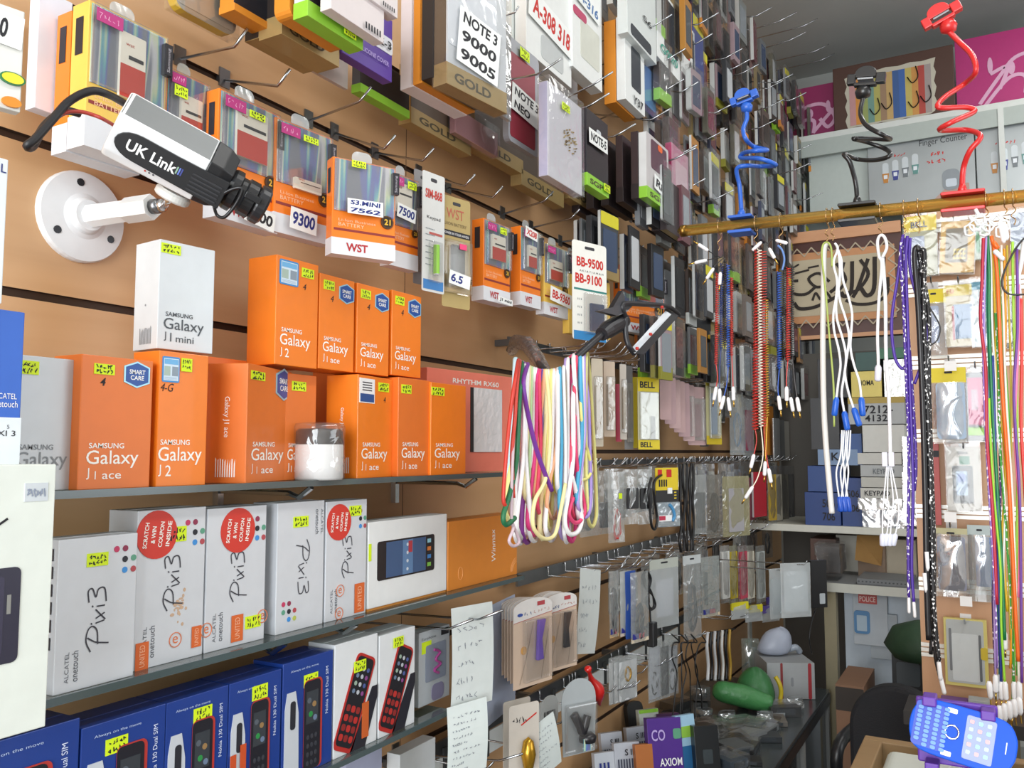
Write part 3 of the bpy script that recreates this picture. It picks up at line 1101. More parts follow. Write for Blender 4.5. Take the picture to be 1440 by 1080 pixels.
g = ('bare chrome wire hook sticking out above the battery boxes', 'wire hooks above the battery boxes')
for u, v in ((348, 40), (408, 97), (522, 122), (556, 190), (610, 208), (668, 245), (707, 262), (778, 269), (815, 294), (853, 322), (883, 338), (905, 345), (971, 383)):
    hook(u, v, .15, *g)
g = ('bare chrome wire hook sticking out among the hanging phone cases', 'wire hooks among the phone cases')
for u, v in ((790, 82), (862, 101), (857, 131), (942, 153), (894, 174), (980, 204), (992, 251), (964, 68), (962, 111), (982, 115), (1002, 47), (945, 20)):
    hook(u, v, .33, *g)
g = ('bare chrome wire hook sticking out of the crowded wall near the ceiling corner', 'wire hooks near the ceiling corner')
for u, v in ((1120, 17), (1150, 26), (1133, 45), (1166, 62), (1174, 75), (1044, 68), (1055, 83), (1067, 90), (1101, 113), (1115, 104), (1134, 130), (1030, 146), (1023, 181), (978, 208), (1103, 139), (1091, 168), (1141, 203), (1140, 229), (1032, 267), (1157, 271), (1010, 18), (1085, 10)):
    hook(u, v, .42 if u > 1110 else .37, *g)

# ================================================================== BATTERY BOXES
YELB = M('e9c25a', .4)
HOTPINK = M('b8327c', .45)
MAROON = M('8a2f2a', .5)


def card(t, w, h, x, z, cw, ch, lines, m=BLUEINK, tilt=0.0, y=-.0035, bold=.03, paper=PAPER, name='price_card', part=None):
    """handwritten paper card stuck on a face; x, z of its lower left corner as fractions."""
    px, pz, a, b = -w / 2 + x * w, z * h, cw * w, ch * h
    c, s = math.cos(tilt), math.sin(tilt)

    def T(X, Z):
        return (px + X * c - Z * s, pz + X * s + Z * c)
    mb = MB().prism([T(0, 0), T(a, 0), T(a, b), T(0, b)], y, y + .0006, paper)
    n = len(lines)
    for i, s_ in enumerate(lines):
        hz = b / n * .62
        X, Z = T(a * .08, b - b / n * (i + 1) + b / n * .2)
        mb.text(s_, X, Z, m, y=y - .0003, w=a * (.84 if len(s_) > 3 else .55), h=hz, rot=tilt, bold=bold, shear=.08)
    mb.build(name, t)


def battery(label, q, x, yaw=0, dep=.024, col=ORANGE, white=.15, bat=(.30, .46, .72, .80), wt='WST', cards=(), neon=(.42, .86, .26, .055), pink=True, win=.44, group=None, redbat=True, slim=False, z=None):
    F = fit(*q, x=x, yaw=yaw)
    t, w, h = carton('battery_box', label, F, dep, col, cat='battery box', group=group)
    # white foot band all round
    if white:
        MB().box(-w / 2 - .0005, -.0005, -.0003, w / 2 + .0005, dep + .0005, h * white, M('dfe1e6', .45)).build('white_band', t)
    mb = MB()
    if wt:
        mb.text(wt, -w * .28, h * white * .25, M('b0262c', .5), w=w * .34, h=h * white * .5, bold=.03, y=-.0009)
    mb.text('Li-Ion Business', -w * .40, h * .345, M('f6c7a0', .5), w=w * .58, h=h * .028)
    mb.text('BATTERY', -w * .40, h * .295, M('f6c7a0', .5), w=w * .40, h=h * .036)
    mb.rect(-w * .47, h * (white + .075), w * .5, h * (white + .10), -.0004, MAROON)
    mb.build('lettering', t)
    # seal
    mb = MB().disc(w * .36, h * .40, w * .10, w * .10, -.0028, -.0004, M('4a2f1a', .4), 18)
    mb.disc(w * .36, h * .40, w * .075, w * .075, -.0031, -.0028, M('2a1d12', .4), 16)
    mb.text('21', w * .36, h * .40, M('e3b437', .4), y=-.0034, w=w * .10, h=w * .09, center=True, bold=.03)
    mb.build('seal', t)
    # foil window with the battery behind a clear blister
    z0 = win + .0
    MB().box(-w * .47, -.0012, h * z0, w * .47, 0, h * .985, FOIL).build('foil_backing', t)
    if bat:
        a, b, c, e = bat
        mb = MB()
        mb.rrect(-w / 2 + a * w, b * h, -w / 2 + c * w, e * h, -.006, -.0012, .002, M('e9e3d4', .4))
        if redbat:
            mb.rect(-w / 2 + a * w, b * h, -w / 2 + c * w, (b + (e - b) * .5) * h, -.0064, M('c0392b', .4))
        mb.rect(-w / 2 + (a + .1) * w, (b + (e - b) * .60) * h, -w / 2 + (c - .03) * w, (b + (e - b) * .66) * h, -.0064, INK)
        mb.text('wst', -w / 2 + (a + .06) * w, (b + (e - b) * .8) * h, M('b8402f', .5), y=-.0064, w=w * .11, h=h * .02)
        mb.build('battery', t)
    mb = MB().box(-w * .47, -.0085, h * z0, w * .47, -.0013, h * .985, CLEAR)
    mb.build('blister', t, bevel=.002)
    mb = MB().box(w * .42, -.0095, h * .70, w * .52, -.001, h * .93, M('24222a', .4))
    mb.text('Samsung', w * .495, h * .72, M('b9b4bc', .5), y=-.0098, w=h * .18, h=w * .05, rot=PI / 2)
    mb.build('black_tab', t)
    mb = MB()
    mb.poly([(-w / 2 - .0006, y, z) for y, z in ((dep * .3, h * .64), (dep * .75, h * .64), (dep * .75, h * .9), (dep * .3, h * .9))][::-1], M('24222a', .4))
    mb.build('spine_label', t)
    if pink:
        mb = MB().box(-w * .46, -.0092, h * .86, -w * .14, -.0086, h * .95, HOTPINK)
        mb.scrawl(-w * .44, h * .88, w * .26, h * .05, M('efb4d6', .5), 5, .0006, -.0094)
        mb.build('pink_label', t)
    if neon:
        sticker(t, w, h, neon[0], neon[1], neon[2], neon[3], y=-.0094)
    for c in cards:
        card(t, w, h, *c, y=-.0105)
    MB().rrect(-w * .16, h * .98, w * .16, h * 1.13, dep * .5, dep * .5 + .0006, .01, MILKY).build('hang_tab', t)
    return t, w, h


battery('large yellow battery box with clear window, above the security camera', (122, -3, 205, 234), .125, 0, .034, YELB, .22, (.36, .42, .68, .88), '', (), None, group=None)
battery('orange battery box with white foot, behind the large yellow one', (97, 12, 214, 200), .088, 0, .03, ORANGE, .2, None, '', (), None)
F = fit(52, -20, 152, 100, x=.055)
t, w, h = carton('battery_box', 'plain white flat box at the back of the yellow battery box stack', F, .02, M('dfe2ee', .45))
battery('battery box with two pink labels, half behind the security camera', (232, 92, 250, 292), .12, 0, .02, ORANGE, .15, (.3, .4, .8, .8), 'WST', (), (.1, .75, .3, .1))
battery('orange battery box behind the camera lens, white card at its foot', (306, 122, 304, 392), .15, 0, .026, ORANGE, .17, (.25, .52, .75, .92), 'WST', ((.36, .02, .5, .15, ['1100'], INK, -.12),))
battery('orange battery box with a pale battery low in its window and a blue-inked card', (386, 163, 325, 466), .155, -6, .022, ORANGE, .17, (.30, .42, .78, .52), '', ((.20, .05, .46, .19, ['9300'], BLUEINK, -.06),), redbat=False)
battery('orange battery box turned to the front, its card inked in two lines', (467, 219, 356, 556), .22, -27, .024, ORANGE, .17, None, 'WST', ((.20, .42, .56, .155, ['S3.MINI', '7562'], BLUEINK, 0.02),), (.26, .91, .22, .07), pink=False, win=.45)
battery('orange battery box squeezed behind the two-line card one', (548, 240, 372, 588), .17, -6, .022, ORANGE, .17, (.15, .58, .70, .90), '', ((.1, .52, .65, .15, ['7500'], BLUEINK, -.1),), (.5, .86, .3, .08), redbat=False)
battery('slim orange battery box, first after the blister cards', (680, 306, 421, 717), .19, -4, .030, ORANGE, .17, (.24, .52, .75, .83), 'WST', ((.4, .0, .55, .075, ['J1 mini'], INK, -.05),), (.5, .86, .24, .08))
battery('slim orange battery box with red inked card at its top', (732, 317, 428, 760), .19, -4, .027, ORANGE, .17, (.3, .50, .7, .78), 'WST', ((.05, .87, .6, .13, ['X208'], REDINK, -.1),), None)
battery('slim yellow battery box with red inked card across its middle', (765, 340, 441, 798), .19, -4, .022, YELB, .17, (.2, .5, .7, .78), 'WST', ((.1, .20, .9, .2, ['BB-9360'], REDINK, -.1),), None)
battery('narrow orange battery box after the slim yellow one', (797, 356, 446, 815), .13, -4, .02, ORANGE, .17, None, 'WST', (), None)
battery('orange battery box behind the empty phone holder', (872, 372, 464, 934), .17, -14, .024, ORANGE, .15, (.38, .52, .75, .82), 'WST', ((.35, .78, .5, .16, [' '], INK, 0),), None)
F = fit(800, 384, 468, 858, x=.20, yaw=-12)
t, w, h = carton('battery_box', 'tall yellow battery box behind the white blister card', F, .02, YELB, cat='battery box')
MB().box(-w * .35, -.0006, h * .68, -w * .2, 0, h * .9, INK).build('black_tab', t)


def blister_card(label, q, x, yaw, paper, fn, name='blister_card', tray=None, cat='blister card', slot=True):
    F = fit(*q, x=x, yaw=yaw)
    t = thing(name, label, cat, F['loc'], F['rz'])
    w, h = F['w'], F['h']
    MB().rrect(-w / 2, 0, w / 2, h, 0, .0012, w * .06, paper).build('backing_card', t)
    if slot:
        mb = MB().rrect(-w * .14, h * .925, w * .14, h * .955, -.0004, 0, h * .012, M('35343a', .6))
        mb.build('hang_slot', t)
    fn(t, w, h)
    if tray:
        a, b, c, e = tray
        MB().box(-w / 2 + a * w, -.012, b * h, -w / 2 + c * w, -.0003, e * h, CLEAR).build('blister', t, bevel=.003)
    return t


def f1(t, w, h):
    mb = MB()
    mb.text('BB-9500', -w * .38, h * .74, REDINK, w=w * .78, h=h * .10, bold=.03)
    mb.text('BB-9100', -w * .42, h * .57, REDINK, w=w * .78, h=h * .10, bold=.03)
    mb.text('A K I A Y I A M A H', -w * .3, h * .69, INK, w=w * .7, h=h * .02)
    mb.rect(-w * .46, h * .50, w * .5, h * .52, -.0004, M('2f7f78', .5))
    mb.rect(-w * .47, h * .0, w * .47, h * .09, -.0004, M('2f86c4', .5))
    for k in range(4):
        mb.text('iii', -w * .36, h * (.40 - .08 * k), M('70767c', .6), w=w * .12, h=h * .02)
    mb.build('lettering', t)
    MB().box(-w * .02, -.008, h * .10, w * .36, -.0006, h * .38, M('2b3a5c', .35)).build('battery', t, bevel=.001)


blister_card('white blister card inked twice in red, on the tall yellow box', (805, 336, 476, 853), .235, -18, M('ecebe4', .5), f1, tray=(.3, .06, .95, .48))


def f2(t, w, h):
    mb = MB()
    mb.text('SIM-868', -w * .38, h * .78, M('c23b2e', .5), w=w * .76, h=h * .08, bold=.03)
    mb.text('Keypad', -w * .3, h * .60, INK, w=w * .6, h=h * .035)
    for k in range(7):
        mb.text('------', -w * .36, h * (.52 - .05 * k), M('8a9096', .6), w=w * .4, h=h * .008)
    mb.rect(-w * .2, h * .48, w * .4, h * .50, -.0004, M('b85a52', .5))
    mb.rect(-w * .45, h * .02, w * .45, h * .10, -.0004, M('3d7fc0', .5))
    mb.build('lettering', t)
    mb = MB().lathe([(.004, 0), (.006, .002), (.006, h * .25), (.004, h * .255)], [WHITE, M('8cc63f', .4), WHITE], 12, (0, -.008, h * .14))
    mb.build('sim_tool', t)


blister_card('pale blister card with red slanting print, left of the gold one', (594, 238, 408, 625), .20, -8, M('d5d6d4', .5), f2, tray=(.25, .08, .75, .42))
blister_card('dark edged blister card behind the pale one with red print', (582, 236, 398, 606), .16, -8, M('8d8b8c', .5), lambda t, w, h: None, tray=(.1, .1, .9, .5))


def f3(t, w, h):
    mb = MB()
    mb.text('WST', -w * .36, h * .80, M('b8584a', .5), w=w * .62, h=h * .09)
    mb.text('LI-ION BATTERY', -w * .44, h * .735, M('6a5636', .5), w=w * .8, h=h * .03)
    mb.rect(-w * .5, h * .64, w * .5, h * .69, -.0005, INK)
    mb.text('POWER IN YOUR HANDS', -w * .46, h * .652, WHITE, y=-.0008, w=w * .9, h=h * .022)
    mb.build('lettering', t)
    MB().box(-w * .22, -.009, h * .18, w * .2, -.0006, h * .56, M('3c3a2c', .35)).build('battery', t, bevel=.001)
    MB().box(-w * .05, -.0135, h * .52, w * .2, -.0128, h * .57, M('e8447a', .5)).build('pink_label', t)
    card(t, w, h, .06, .20, .75, .12, ['6.5'], BLUEINK, -.12, y=-.0135)


blister_card('golden brown blister card holding a dark battery, with a small inked slip', (622, 272, 430, 661), .20, -12, M('b09a62', .5), f3, tray=(.04, .12, .96, .6))

# the stack at the frame edge
F = fit(-40, -10, 140, 33, x=.30, yaw=-12)
t = thing('accessory_pack', 'white hanging packet cut by the frame edge, inked with bold black figures', 'packet', F['loc'], F['rz'])
w, h = F['w'], F['h']
MB().box(-w / 2, 0, 0, w / 2, .012, h, M('d9d9d4', .5)).build('body', t, bevel=.001)
card(t, w, h, .1, .62, .85, .32, ['310'], INK, -.06, y=-.002)
mb = MB().disc(w * .3, h * .30, w * .26, h * .06, -.003, -.0002, M('2f7a4a', .4), 20)
mb.disc(w * .3, h * .30, w * .22, h * .05, -.0034, -.003, M('e6d53a', .4), 20)
mb.disc(w * .3, h * .07, w * .2, h * .05, -.003, -.0002, M('d98a2e', .4), 16)
mb.build('emblem', t)
F = fit(-45, 208, 420, 8, x=.27, yaw=0)
t = thing('accessory_pack', 'pale card with blue print at the frame edge beside the bracket', 'packet', F['loc'], F['rz'])
w, h = F['w'], F['h']
MB().box(-w / 2, 0, 0, w / 2, .01, h, M('e6edf0', .5)).build('body', t, bevel=.001)
lettering(t, lambda mb: mb.text('L', w * .3, h * .9, BLUEINK, h=h * .06))
# ================================================================== PHONE CASE PACKS, UPPER HOOK ROWS
def back_of(F, off, dx=0.0, dz=0.0, kw=1.0, kh=1.0):
    """the same face pushed back by off along the hook."""
    c, s = math.cos(F['rz']), math.sin(F['rz'])
    top = F['loc'].z + F['h']
    h = F['h'] * kh
    return dict(w=F['w'] * kw, h=h, rz=F['rz'], loc=Vector((F['loc'].x - s * off + c * dx, F['loc'].y + c * off + s * dx, top - h + dz)))


def pbox(label, F, dep, front, side=None, bottom=None, win=None, texts=(), cards=(), name='phone_case_box', cat='phone case box', group=None, round_=0.0, sleeve=False, neon=None, bevel=.0008, foot=None):
    t = thing(name, label, cat, F['loc'], F['rz'], group)
    w, h = F['w'], F['h']
    if round_:
        MB().rrect(-w / 2, 0, w / 2, h, 0, dep, round_, front, side or front).build('body', t)
    else:
        mb = MB().box(-w / 2, 0, 0, w / 2, dep, h, front, bottom=bottom, left=side)
        mb.build('body', t, bevel=bevel)
    if win:
        for i_, (a, b, c, e, m) in enumerate(win if isinstance(win[0], (tuple, list)) else (win,)):
            MB().rrect(-w / 2 + a * w, b * h, -w / 2 + c * w, e * h, -.0010 - .0005 * i_, -.0001 if not round_ else 0.0, min(w, h) * .05, m).build('window', t)
    if texts:
        mb = MB()
        for (s, x, z, tw, th, m) in texts:
            mb.text(s, -w / 2 + x * w, z * h, m, y=-.0036, w=tw * w, h=th * h, bold=.015)
        mb.build('lettering', t)
    if foot:
        fh, m, s = foot
        MB().box(-w / 2 - .0006, -.0012, -.0006, w / 2 + .0006, dep + .0006, fh * h, m).build('foot_band', t, bevel=.0006)
        if s:
            mb = MB().text(s, -w * .38, fh * h * .25, M('4a3f28', .5), y=-.0016, w=w * .6, h=fh * h * .45, bold=.03)
            mb.build('foot_lettering', t)
    for c in cards:
        card(t, w, h, *c, y=-.0062)
    if neon:
        sticker(t, w, h, *neon, y=-.0060)
    if sleeve:
        MB().box(-w / 2 - .002, -.0052, -.002, w / 2 + .002, dep + .002, h + .012, SLV).build('clear_sleeve', t)
    return t


def stack(F, layers, gap=.002):
    """layers: dicts (label, dep, front, ...) from the second pack backwards on the same hook."""
    off = gap
    for L in layers:
        L = dict(L)
        d = L.pop('dep')
        G = back_of(F, off, L.pop('dx', 0), L.pop('dz', 0), L.pop('kw', 1), L.pop('kh', 1))
        pbox(L.pop('label'), G, d, L.pop('front'), **L)
        off += d + gap


W1 = M('e4e6e4', .45)
W2 = M('d3d8d6', .45)
DKW = M('3a3f46', .25)
ORB = M('d98a2c', .45)
PURP = M('5b3a9c', .42)
DK = M('231f22', .35)
DBR = M('33282a', .38)
LIME = M('8fc93a', .45)
GREYT = M('7c7f86', .4)
PINKW = M('d9b9c4', .45)
BLUEP = M('3f62b0', .35)
GOLDB = M('a88f5e', .4, .3)

# gold, orange and lime packs along the top edge of the view
F = fit(397, -90, 48, 478, x=.20)
pbox('gold phone case box, lowest of the packs above the bare hooks, foot lettering showing', F, .045, GOLDB, M('2a2320', .4), foot=(.20, GOLDB, 'GOLD'))
stack(F, [dict(label='gold box with dark side, directly behind the lettered gold box', dep=.03, front=GOLDB, side=M('2a2320', .4), dz=.005)], .046)
pbox('orange rounded phone case pack over the lettered gold box', fit(408, -70, 20, 492, x=.245), .03, ORB, round_=.012)
pbox('black phone case pack with lime green foot and neon tag', fit(433, -80, 22, 511, x=.275), .026, DK, side=M('c9d2d8', .4), foot=(.22, LIME, ''), neon=(.6, .04, .22, .12))
pbox('white box with barcode end hanging over the lime footed pack', fit(466, -85, 12, 541, x=.305), .02, M('dcd2d2', .5), texts=(('IIIIII', .6, .03, .3, .1, INK),))
pbox('small white box with barcode end next to the purple cover box', fit(512, -70, -8, 560, x=.31), .02, M('dcd2d2', .5), texts=(('IIIIII', .5, .03, .35, .1, INK),))
pbox('purple phone cover box with a white lettered band', fit(482, -20, 74, 552, x=.205), .02, PURP, win=(.0, .42, 1.0, .68, M('e3e4ec', .5)), texts=(('NOTE-3', .25, .48, .7, .13, INK), ('SILICONE COVER', .3, .2, .6, .07, M('b9a5e0', .5))))
pbox('black phone case pack with lime strip, tilted low under the purple box', fit(507, 70, 128, 576, x=.12), .02, DK, side=M('5b5d60', .4), foot=(.2, LIME, ''))
pbox('frosted clear bag hanging behind the purple box', fit(428, 40, 92, 490, x=.10), .008, M('c9bdb6', .4), name='clear_bag', cat='bag')

pbox('clear pack with a yellow rim hanging at the top edge over the bare hooks', fit(246, -70, 8, 334, x=.13), .016, M('8d8474', .4), M('d0b02c', .4), M('d0b02c', .4), round_=.02, sleeve=True, win=(.06, .1, .94, .98, M('9a8f80', .3)))
pbox('orange and black box at the top edge beside the yellow rimmed pack', fit(330, -70, 14, 382, x=.17), .03, M('25262c', .35), ORB, foot=(.12, ORB, ''))
# the big stack with the bold white card
F = fit(628, -75, 117, 712, x=.27, yaw=-8)
t = pbox('gold phone case box with a white phone cover and bold black inked card', F, .03, M('cfd3d8', .35), M('4a4038', .4), foot=(.16, GOLDB, 'GOLD'), win=(.02, .3, .82, .98, M('dfe3ea', .3)), cards=((.12, .20, .68, .42, ['NOTE 3', '9000', '9005'], INK, -.10),), sleeve=True)
lettering(t, lambda mb: mb.rrect(-F['w'] * .1, F['h'] * .80, F['w'] * .0, F['h'] * .93, -.0020, -.0012, .004, M('9aa0aa', .4)), 'camera_cutout')
F2 = fit(606, -60, 110, 680, x=.235, yaw=-4)
stack(F2, [
    dict(label='black ribbed phone case box behind the bold carded gold one', dep=.032, front=DK, side=M('2b2b2e', .3), texts=(('NANO CASE', .1, .6, .6, .05, M('9a9a9e', .4)),)),
    dict(label='orange box in the stack behind the black ribbed one', dep=.026, front=ORB, dz=-.004),
    dict(label='white box at the back of the stack with the bold card', dep=.032, front=M('e2dade', .45), dz=-.006, texts=(('III', .02, .35, .1, .05, REDINK),))], -.006)
pbox('clear folded phone cover hanging after the bold carded gold box', fit(700, 20, 158, 719, x=.235), .01, clear('8b9096', .2, .35, .5), name='clear_cover', cat='phone cover')
pbox('red flip cover in a grey frosted bag with a two-line inked card', fit(715, 48, 196, 758, x=.205), .014, M('9b9da4', .35), side=M('8a8c93', .35), round_=.014, win=(.05, .05, .85, .86, M('8e2f3f', .4)), cards=((.02, .30, .92, .26, ['NOTE 3', 'NEO'], INK, -.08),), neon=(.3, .86, .3, .10))
# white boxes with red ink
F = fit(740, -70, 70, 803, x=.20)
pbox('white phone case box inked in red capitals, hanging from a dark hook', F, .03, W1, win=(.30, .06, .8, .30, M('b9bdbd', .3)), cards=((.0, .36, .98, .30, ['A-308 318'], REDINK, -.08),))
stack(F, [dict(label='white box behind the one inked in red capitals', dep=.03, front=W2, dx=-.01)], .032)
pbox('white phone case box with a pale window and pink label', fit(805, -60, 92, 846, x=.21), .034, W1, win=((.25, .16, .9, .52, M('cfd0c4', .3)), (.02, .50, .45, .58, M('b83a62', .5))), cards=((.05, .64, .8, .3, ['760', 'A-316'], M('3f6fa8', .5), -.08),))
pbox('grey white box hanging low behind the pale window box', fit(770, 40, 118, 812, x=.12), .03, M('a9abae', .45))
# orange / white tall boxes
F = fit(879, 22, 138, 906, x=.25)
pbox('white phone case box with tall dark window and inked foot', F, .026, W1, W1, win=(.3, .22, .78, .72, DKW), texts=(('Y37', .35, .03, .5, .1, INK),))
stack(F, [dict(label='orange box behind the white one with the tall dark window', dep=.035, front=ORB, dz=-.004)], .028)
pbox('clear pack with a blue phone picture beside the tall dark window box', fit(904, 72, 152, 923, x=.235), .014, M('2c3f6a', .3), win=(.1, .12, .9, .8, M('5f8fd0', .25)), sleeve=True)
F = fit(882, -60, 44, 922, x=.27)
pbox('white phone case box at the top edge, dark slot in its foot', F, .03, W2, win=(.1, .03, .8, .18, DKW), texts=(('S6', .5, .4, .3, .08, INK),))
pbox('white phone case box with green inked foot and big dark window', fit(924, -25, 78, 955, x=.27), .03, W1, W1, win=(.3, .25, .9, .95, DKW), texts=(('G920', .1, .12, .75, .11, M('2f9a86', .5)),))
pbox('white phone case box with dark window and red label, one along from the green inked', fit(957, 20, 104, 977, x=.26), .028, W1, W1, win=((.2, .5, .85, .95, DKW), (.1, .40, .6, .45, REDINK)), texts=(('A3', .5, .2, .4, .2, INK),))
pbox('blue phone pack with yellow paper header', fit(975, 18, 104, 989, x=.26), .014, M('33489a', .35), win=(.0, .78, 1.0, 1.0, M('d9d22a', .5)), sleeve=True)
# lavender case with gilt ornament
F = fit(770, 113, 246, 818, x=.28)
t = pbox('clear lavender phone case pack with a gilt flower ornament', F, .022, M('dcdbe4', .3), M('c4c0dc', .3), neon=(.35, .80, .22, .08), sleeve=True)
mb = MB()
for k in range(40):
    a, r = RND.uniform(0, 2 * PI), RND.uniform(0, 1) ** .6
    mb.disc(F['w'] * (.12 + .2 * r * math.cos(a)), F['h'] * (.52 + .14 * r * math.sin(a)), .0022, .0016, -.0035, -.0005, M(['c9a54a', 'e6cf8a', '8f7436'][k % 3], .25, .8), 6)
mb.build('gilt_ornament', t)
pbox('black phone case pack with lime foot and inked slip', fit(825, 151, 259, 855, x=.285), .024, DK, side=M('3a363a', .3), foot=(.16, LIME, 'SGP'), cards=((.02, .55, .85, .19, ['NOTE-5'], INK, .02),), neon=(.7, .05, .28, .1), win=(.45, .75, .65, .82, M('c9ccd0', .5)))
F = fit(909, 184, 276, 940, x=.30)
pbox('white phone case pack with lime foot and short inked slip', F, .022, M('c6c2c2', .35), M('d9dada', .35), foot=(.17, LIME, 'SGP'), cards=((.25, .2, .7, .22, ['R8'], INK, -.1),), win=((.2, .5, .9, .95, M('5a3a48', .4)), (.5, .85, .7, .95, M('e8662a', .4))), round_=.006)
stack(F, [dict(label=f'dark brown phone case box with gold foot, {n} behind the short slip pack', dep=.021, front=DBR, side=M('3d3033', .3), bottom=GOLDB, foot=(.22, M('2a2224', .4), ''), dz=.004 - .003 * i, kh=1.02) for i, n in enumerate(('first', 'second', 'third', 'fourth', 'fifth'))], .024)
# gold boxes of the row behind
for q, lab in (((578, 85, 172, 662), 'gold phone case box lying low behind the bold carded stack'), ((668, 125, 206, 735), 'gold phone case box with yellow end label under the red flip cover'), ((733, 175, 259, 792), 'gold phone case box under the gilt ornament pack'), ((800, 200, 278, 850), 'gold phone case box under the lime footed black pack')):
    pbox(lab, fit(*q, x=.10), .03, M('5a4c40', .4), GOLDB, foot=(.26, GOLDB, 'GOLD'), win=(.0, .02, .12, .2, M('d9b92a', .5)))
pbox('dusty pink flip cover in a bag below the red flip cover', fit(640, 150, 186, 700, x=.12), .014, M('a5767c', .4), sleeve=True)
pbox('pink phone case pack with a yellow star near the rod end', fit(945, 200, 300, 968, x=.29), .02, M('c98aa2', .35), M('c23a72', .4), win=(.2, .1, .9, .8, M('d9b4c0', .3)), sleeve=True)
pbox('dark boxed phone case hanging right at the rod end', fit(937, 250, 322, 962, x=.30), .02, DBR, bottom=GOLDB)
stack(fit(937, 250, 322, 962, x=.30), [dict(label='dark boxed phone case behind the one at the rod end', dep=.022, front=DBR)], .024)

# the row beside the battery boxes
F = fit(960, 402, 488, 1004, x=.21, yaw=-14)
t = pbox('gold power case box with a black case in its window and a bold inked slip', F, .03, M('a38d5c', .4, .2), win=(.06, .15, .88, .84, M('26262a', .3)), texts=(('Power Case', .15, .88, .6, .06, M('3a3020', .5)),), cards=((.12, .17, .5, .17, ['J2'], INK, 0),), foot=(.13, GOLDB, 'GOLD'))
mb = MB().disc(F['w'] * .3, F['h'] * .24, .008, .008, -.0055, -.0025, M('d9a52a', .4), 16)
mb.build('seal', t)
pbox('white and orange phone case box with large inked figures beside the gold power case', fit(940, 400, 482, 958, x=.16), .03, W1, W1, texts=(('92', .3, .35, .6, .2, INK),), win=(.4, .45, .9, .6, M('b5443a', .5)))
for i, (u, c) in enumerate(((905, 'd98a2c'), (922, 'e09a30'), (938, 'e6dcc8'))):
    pbox(f'small {"orange" if i < 2 else "cream"} carton below the phone holder, {("first", "second", "third")[i]} toward the gold power case', fit(u, 466, 498, u + 15, x=.15), .03, M(c, .45), M('c9762a' if i < 2 else 'd9cdb6', .45), name='small_carton', cat='box')

# ---------------------------------------------------------------- crowded hooks towards the corner
PAL = [('dark grey', '3a3c40'), ('black', '1f1e21'), ('silver', '8d9196'), ('white', 'c9cccb'), ('brown', '4f4440'), ('dull red', '6a4248'), ('orange', 'b07a34'), ('smoke grey', '6c6f72'), ('gold', '8a7a55'), ('navy', '363d54'), ('olive', '5a584a'), ('stone grey', '7f8280'), ('taupe', '6e645e'), ('pale pink', '9c868c')]
ORD = ('first', 'second', 'third', 'fourth', 'fifth', 'sixth', 'seventh', 'eighth', 'ninth', 'tenth', 'eleventh', 'twelfth', 'thirteenth', 'fourteenth', 'fifteenth', 'sixteenth', 'seventeenth', 'eighteenth', 'nineteenth', 'twentieth', 'twenty-first', 'twenty-second', 'twenty-third', 'twenty-fourth', 'twenty-fifth', 'twenty-sixth', 'twenty-seventh', 'twenty-eighth', 'twenty-ninth', 'thirtieth')
rows = [(9, 'top', 1.86), (8, 'second', 1.655), (7, 'third', 1.45), (6, 'fourth', 1.245), (5, 'fifth', 1.04), (4, 'sixth', .835), (3, 'seventh', .63), (2, 'eighth', .425)]
R2 = random.Random(5)
for k, rname, ht in rows:
    y = {9: 2.45, 8: 2.3, 7: 2.2, 6: 2.42, 5: 2.45, 4: 2.3, 3: 2.0, 2: 2.35}[k]
    col = 0
    while y < 4.75:
        n = R2.choice((2, 3, 3, 4))
        x = R2.uniform(.25, .31)
        w = R2.uniform(.075, .10)
        hgt = R2.uniform(.15, .185)
        for j in range(n):
            dark = k in (3, 2) or R2.random() < .35
            nm, hx = R2.choice(PAL[:2] + PAL[4:5] if dark and R2.random() < .7 else PAL)
            d = R2.uniform(.006, .02)
            hj = hgt * R2.uniform(.88, 1.04)
            kind = R2.choice(('box', 'sleeve', 'bag', 'tall'))
            F = dict(w=w * R2.uniform(.85, 1.05), h=hj, rz=PI / 2 + math.radians(R2.uniform(-7, 4)), loc=Vector((x, y, ZC + ht - .025 - hj + R2.uniform(-.012, .012))))
            place = 'front' if j == 0 else ORD[j]
            lab = f'{nm} phone case pack, {place} in {ORD[col]} stack from the rod, {rname} hook row'
            wm = M(R2.choice(('25262a', '3c4a66', 'c9ccd0', '6a3a40', '8c9298', '51565c')), .25)
            kw = {}
            if kind == 'sleeve' or kind == 'bag':
                kw = dict(sleeve=(j < 2), round_=.008)
            if R2.random() < .16:
                kw['foot'] = (.2, R2.choice((GOLDB, LIME, W2, ORB, M('8d8a30', .45))), '')
            if j == 0 and R2.random() < .25:
                kw['win'] = ((0.0, .8, 1.0, .99, M('d5cb2c', .5)), (.12, .12, .88, .74, wm))
            else:
                kw['win'] = (.14, .14, .86, .84, wm)
            pbox(lab, F, d, M(hx, .38), M(hx if R2.random() < .7 else 'c9cccb', .38), name='phone_case_pack', cat='phone case pack', group=f'phone case packs in the {rname} hook row', **kw)
            x -= d + R2.uniform(.006, .026)
            if x < .03:
                break
        y += R2.uniform(.16, .20)
        col += 1


def peg(q, x, lab):
    p = on_x(*q, x)
    o = MB().tube([(0.0, p.y, p.z + .004), (x + .02, p.y, p.z + .004), (x + .03, p.y, p.z + .016)], .002, HOOKM, 5).build('wire_hook', smooth=True)
    tag(o, lab, 'hook')


peg((712, 24), .235, 'chrome hook through the clear folded phone cover')
peg((804, 356), .13, 'chrome hook through the narrow orange battery box')
peg((791, 38), .12, 'chrome hook through the grey white low hanging box')
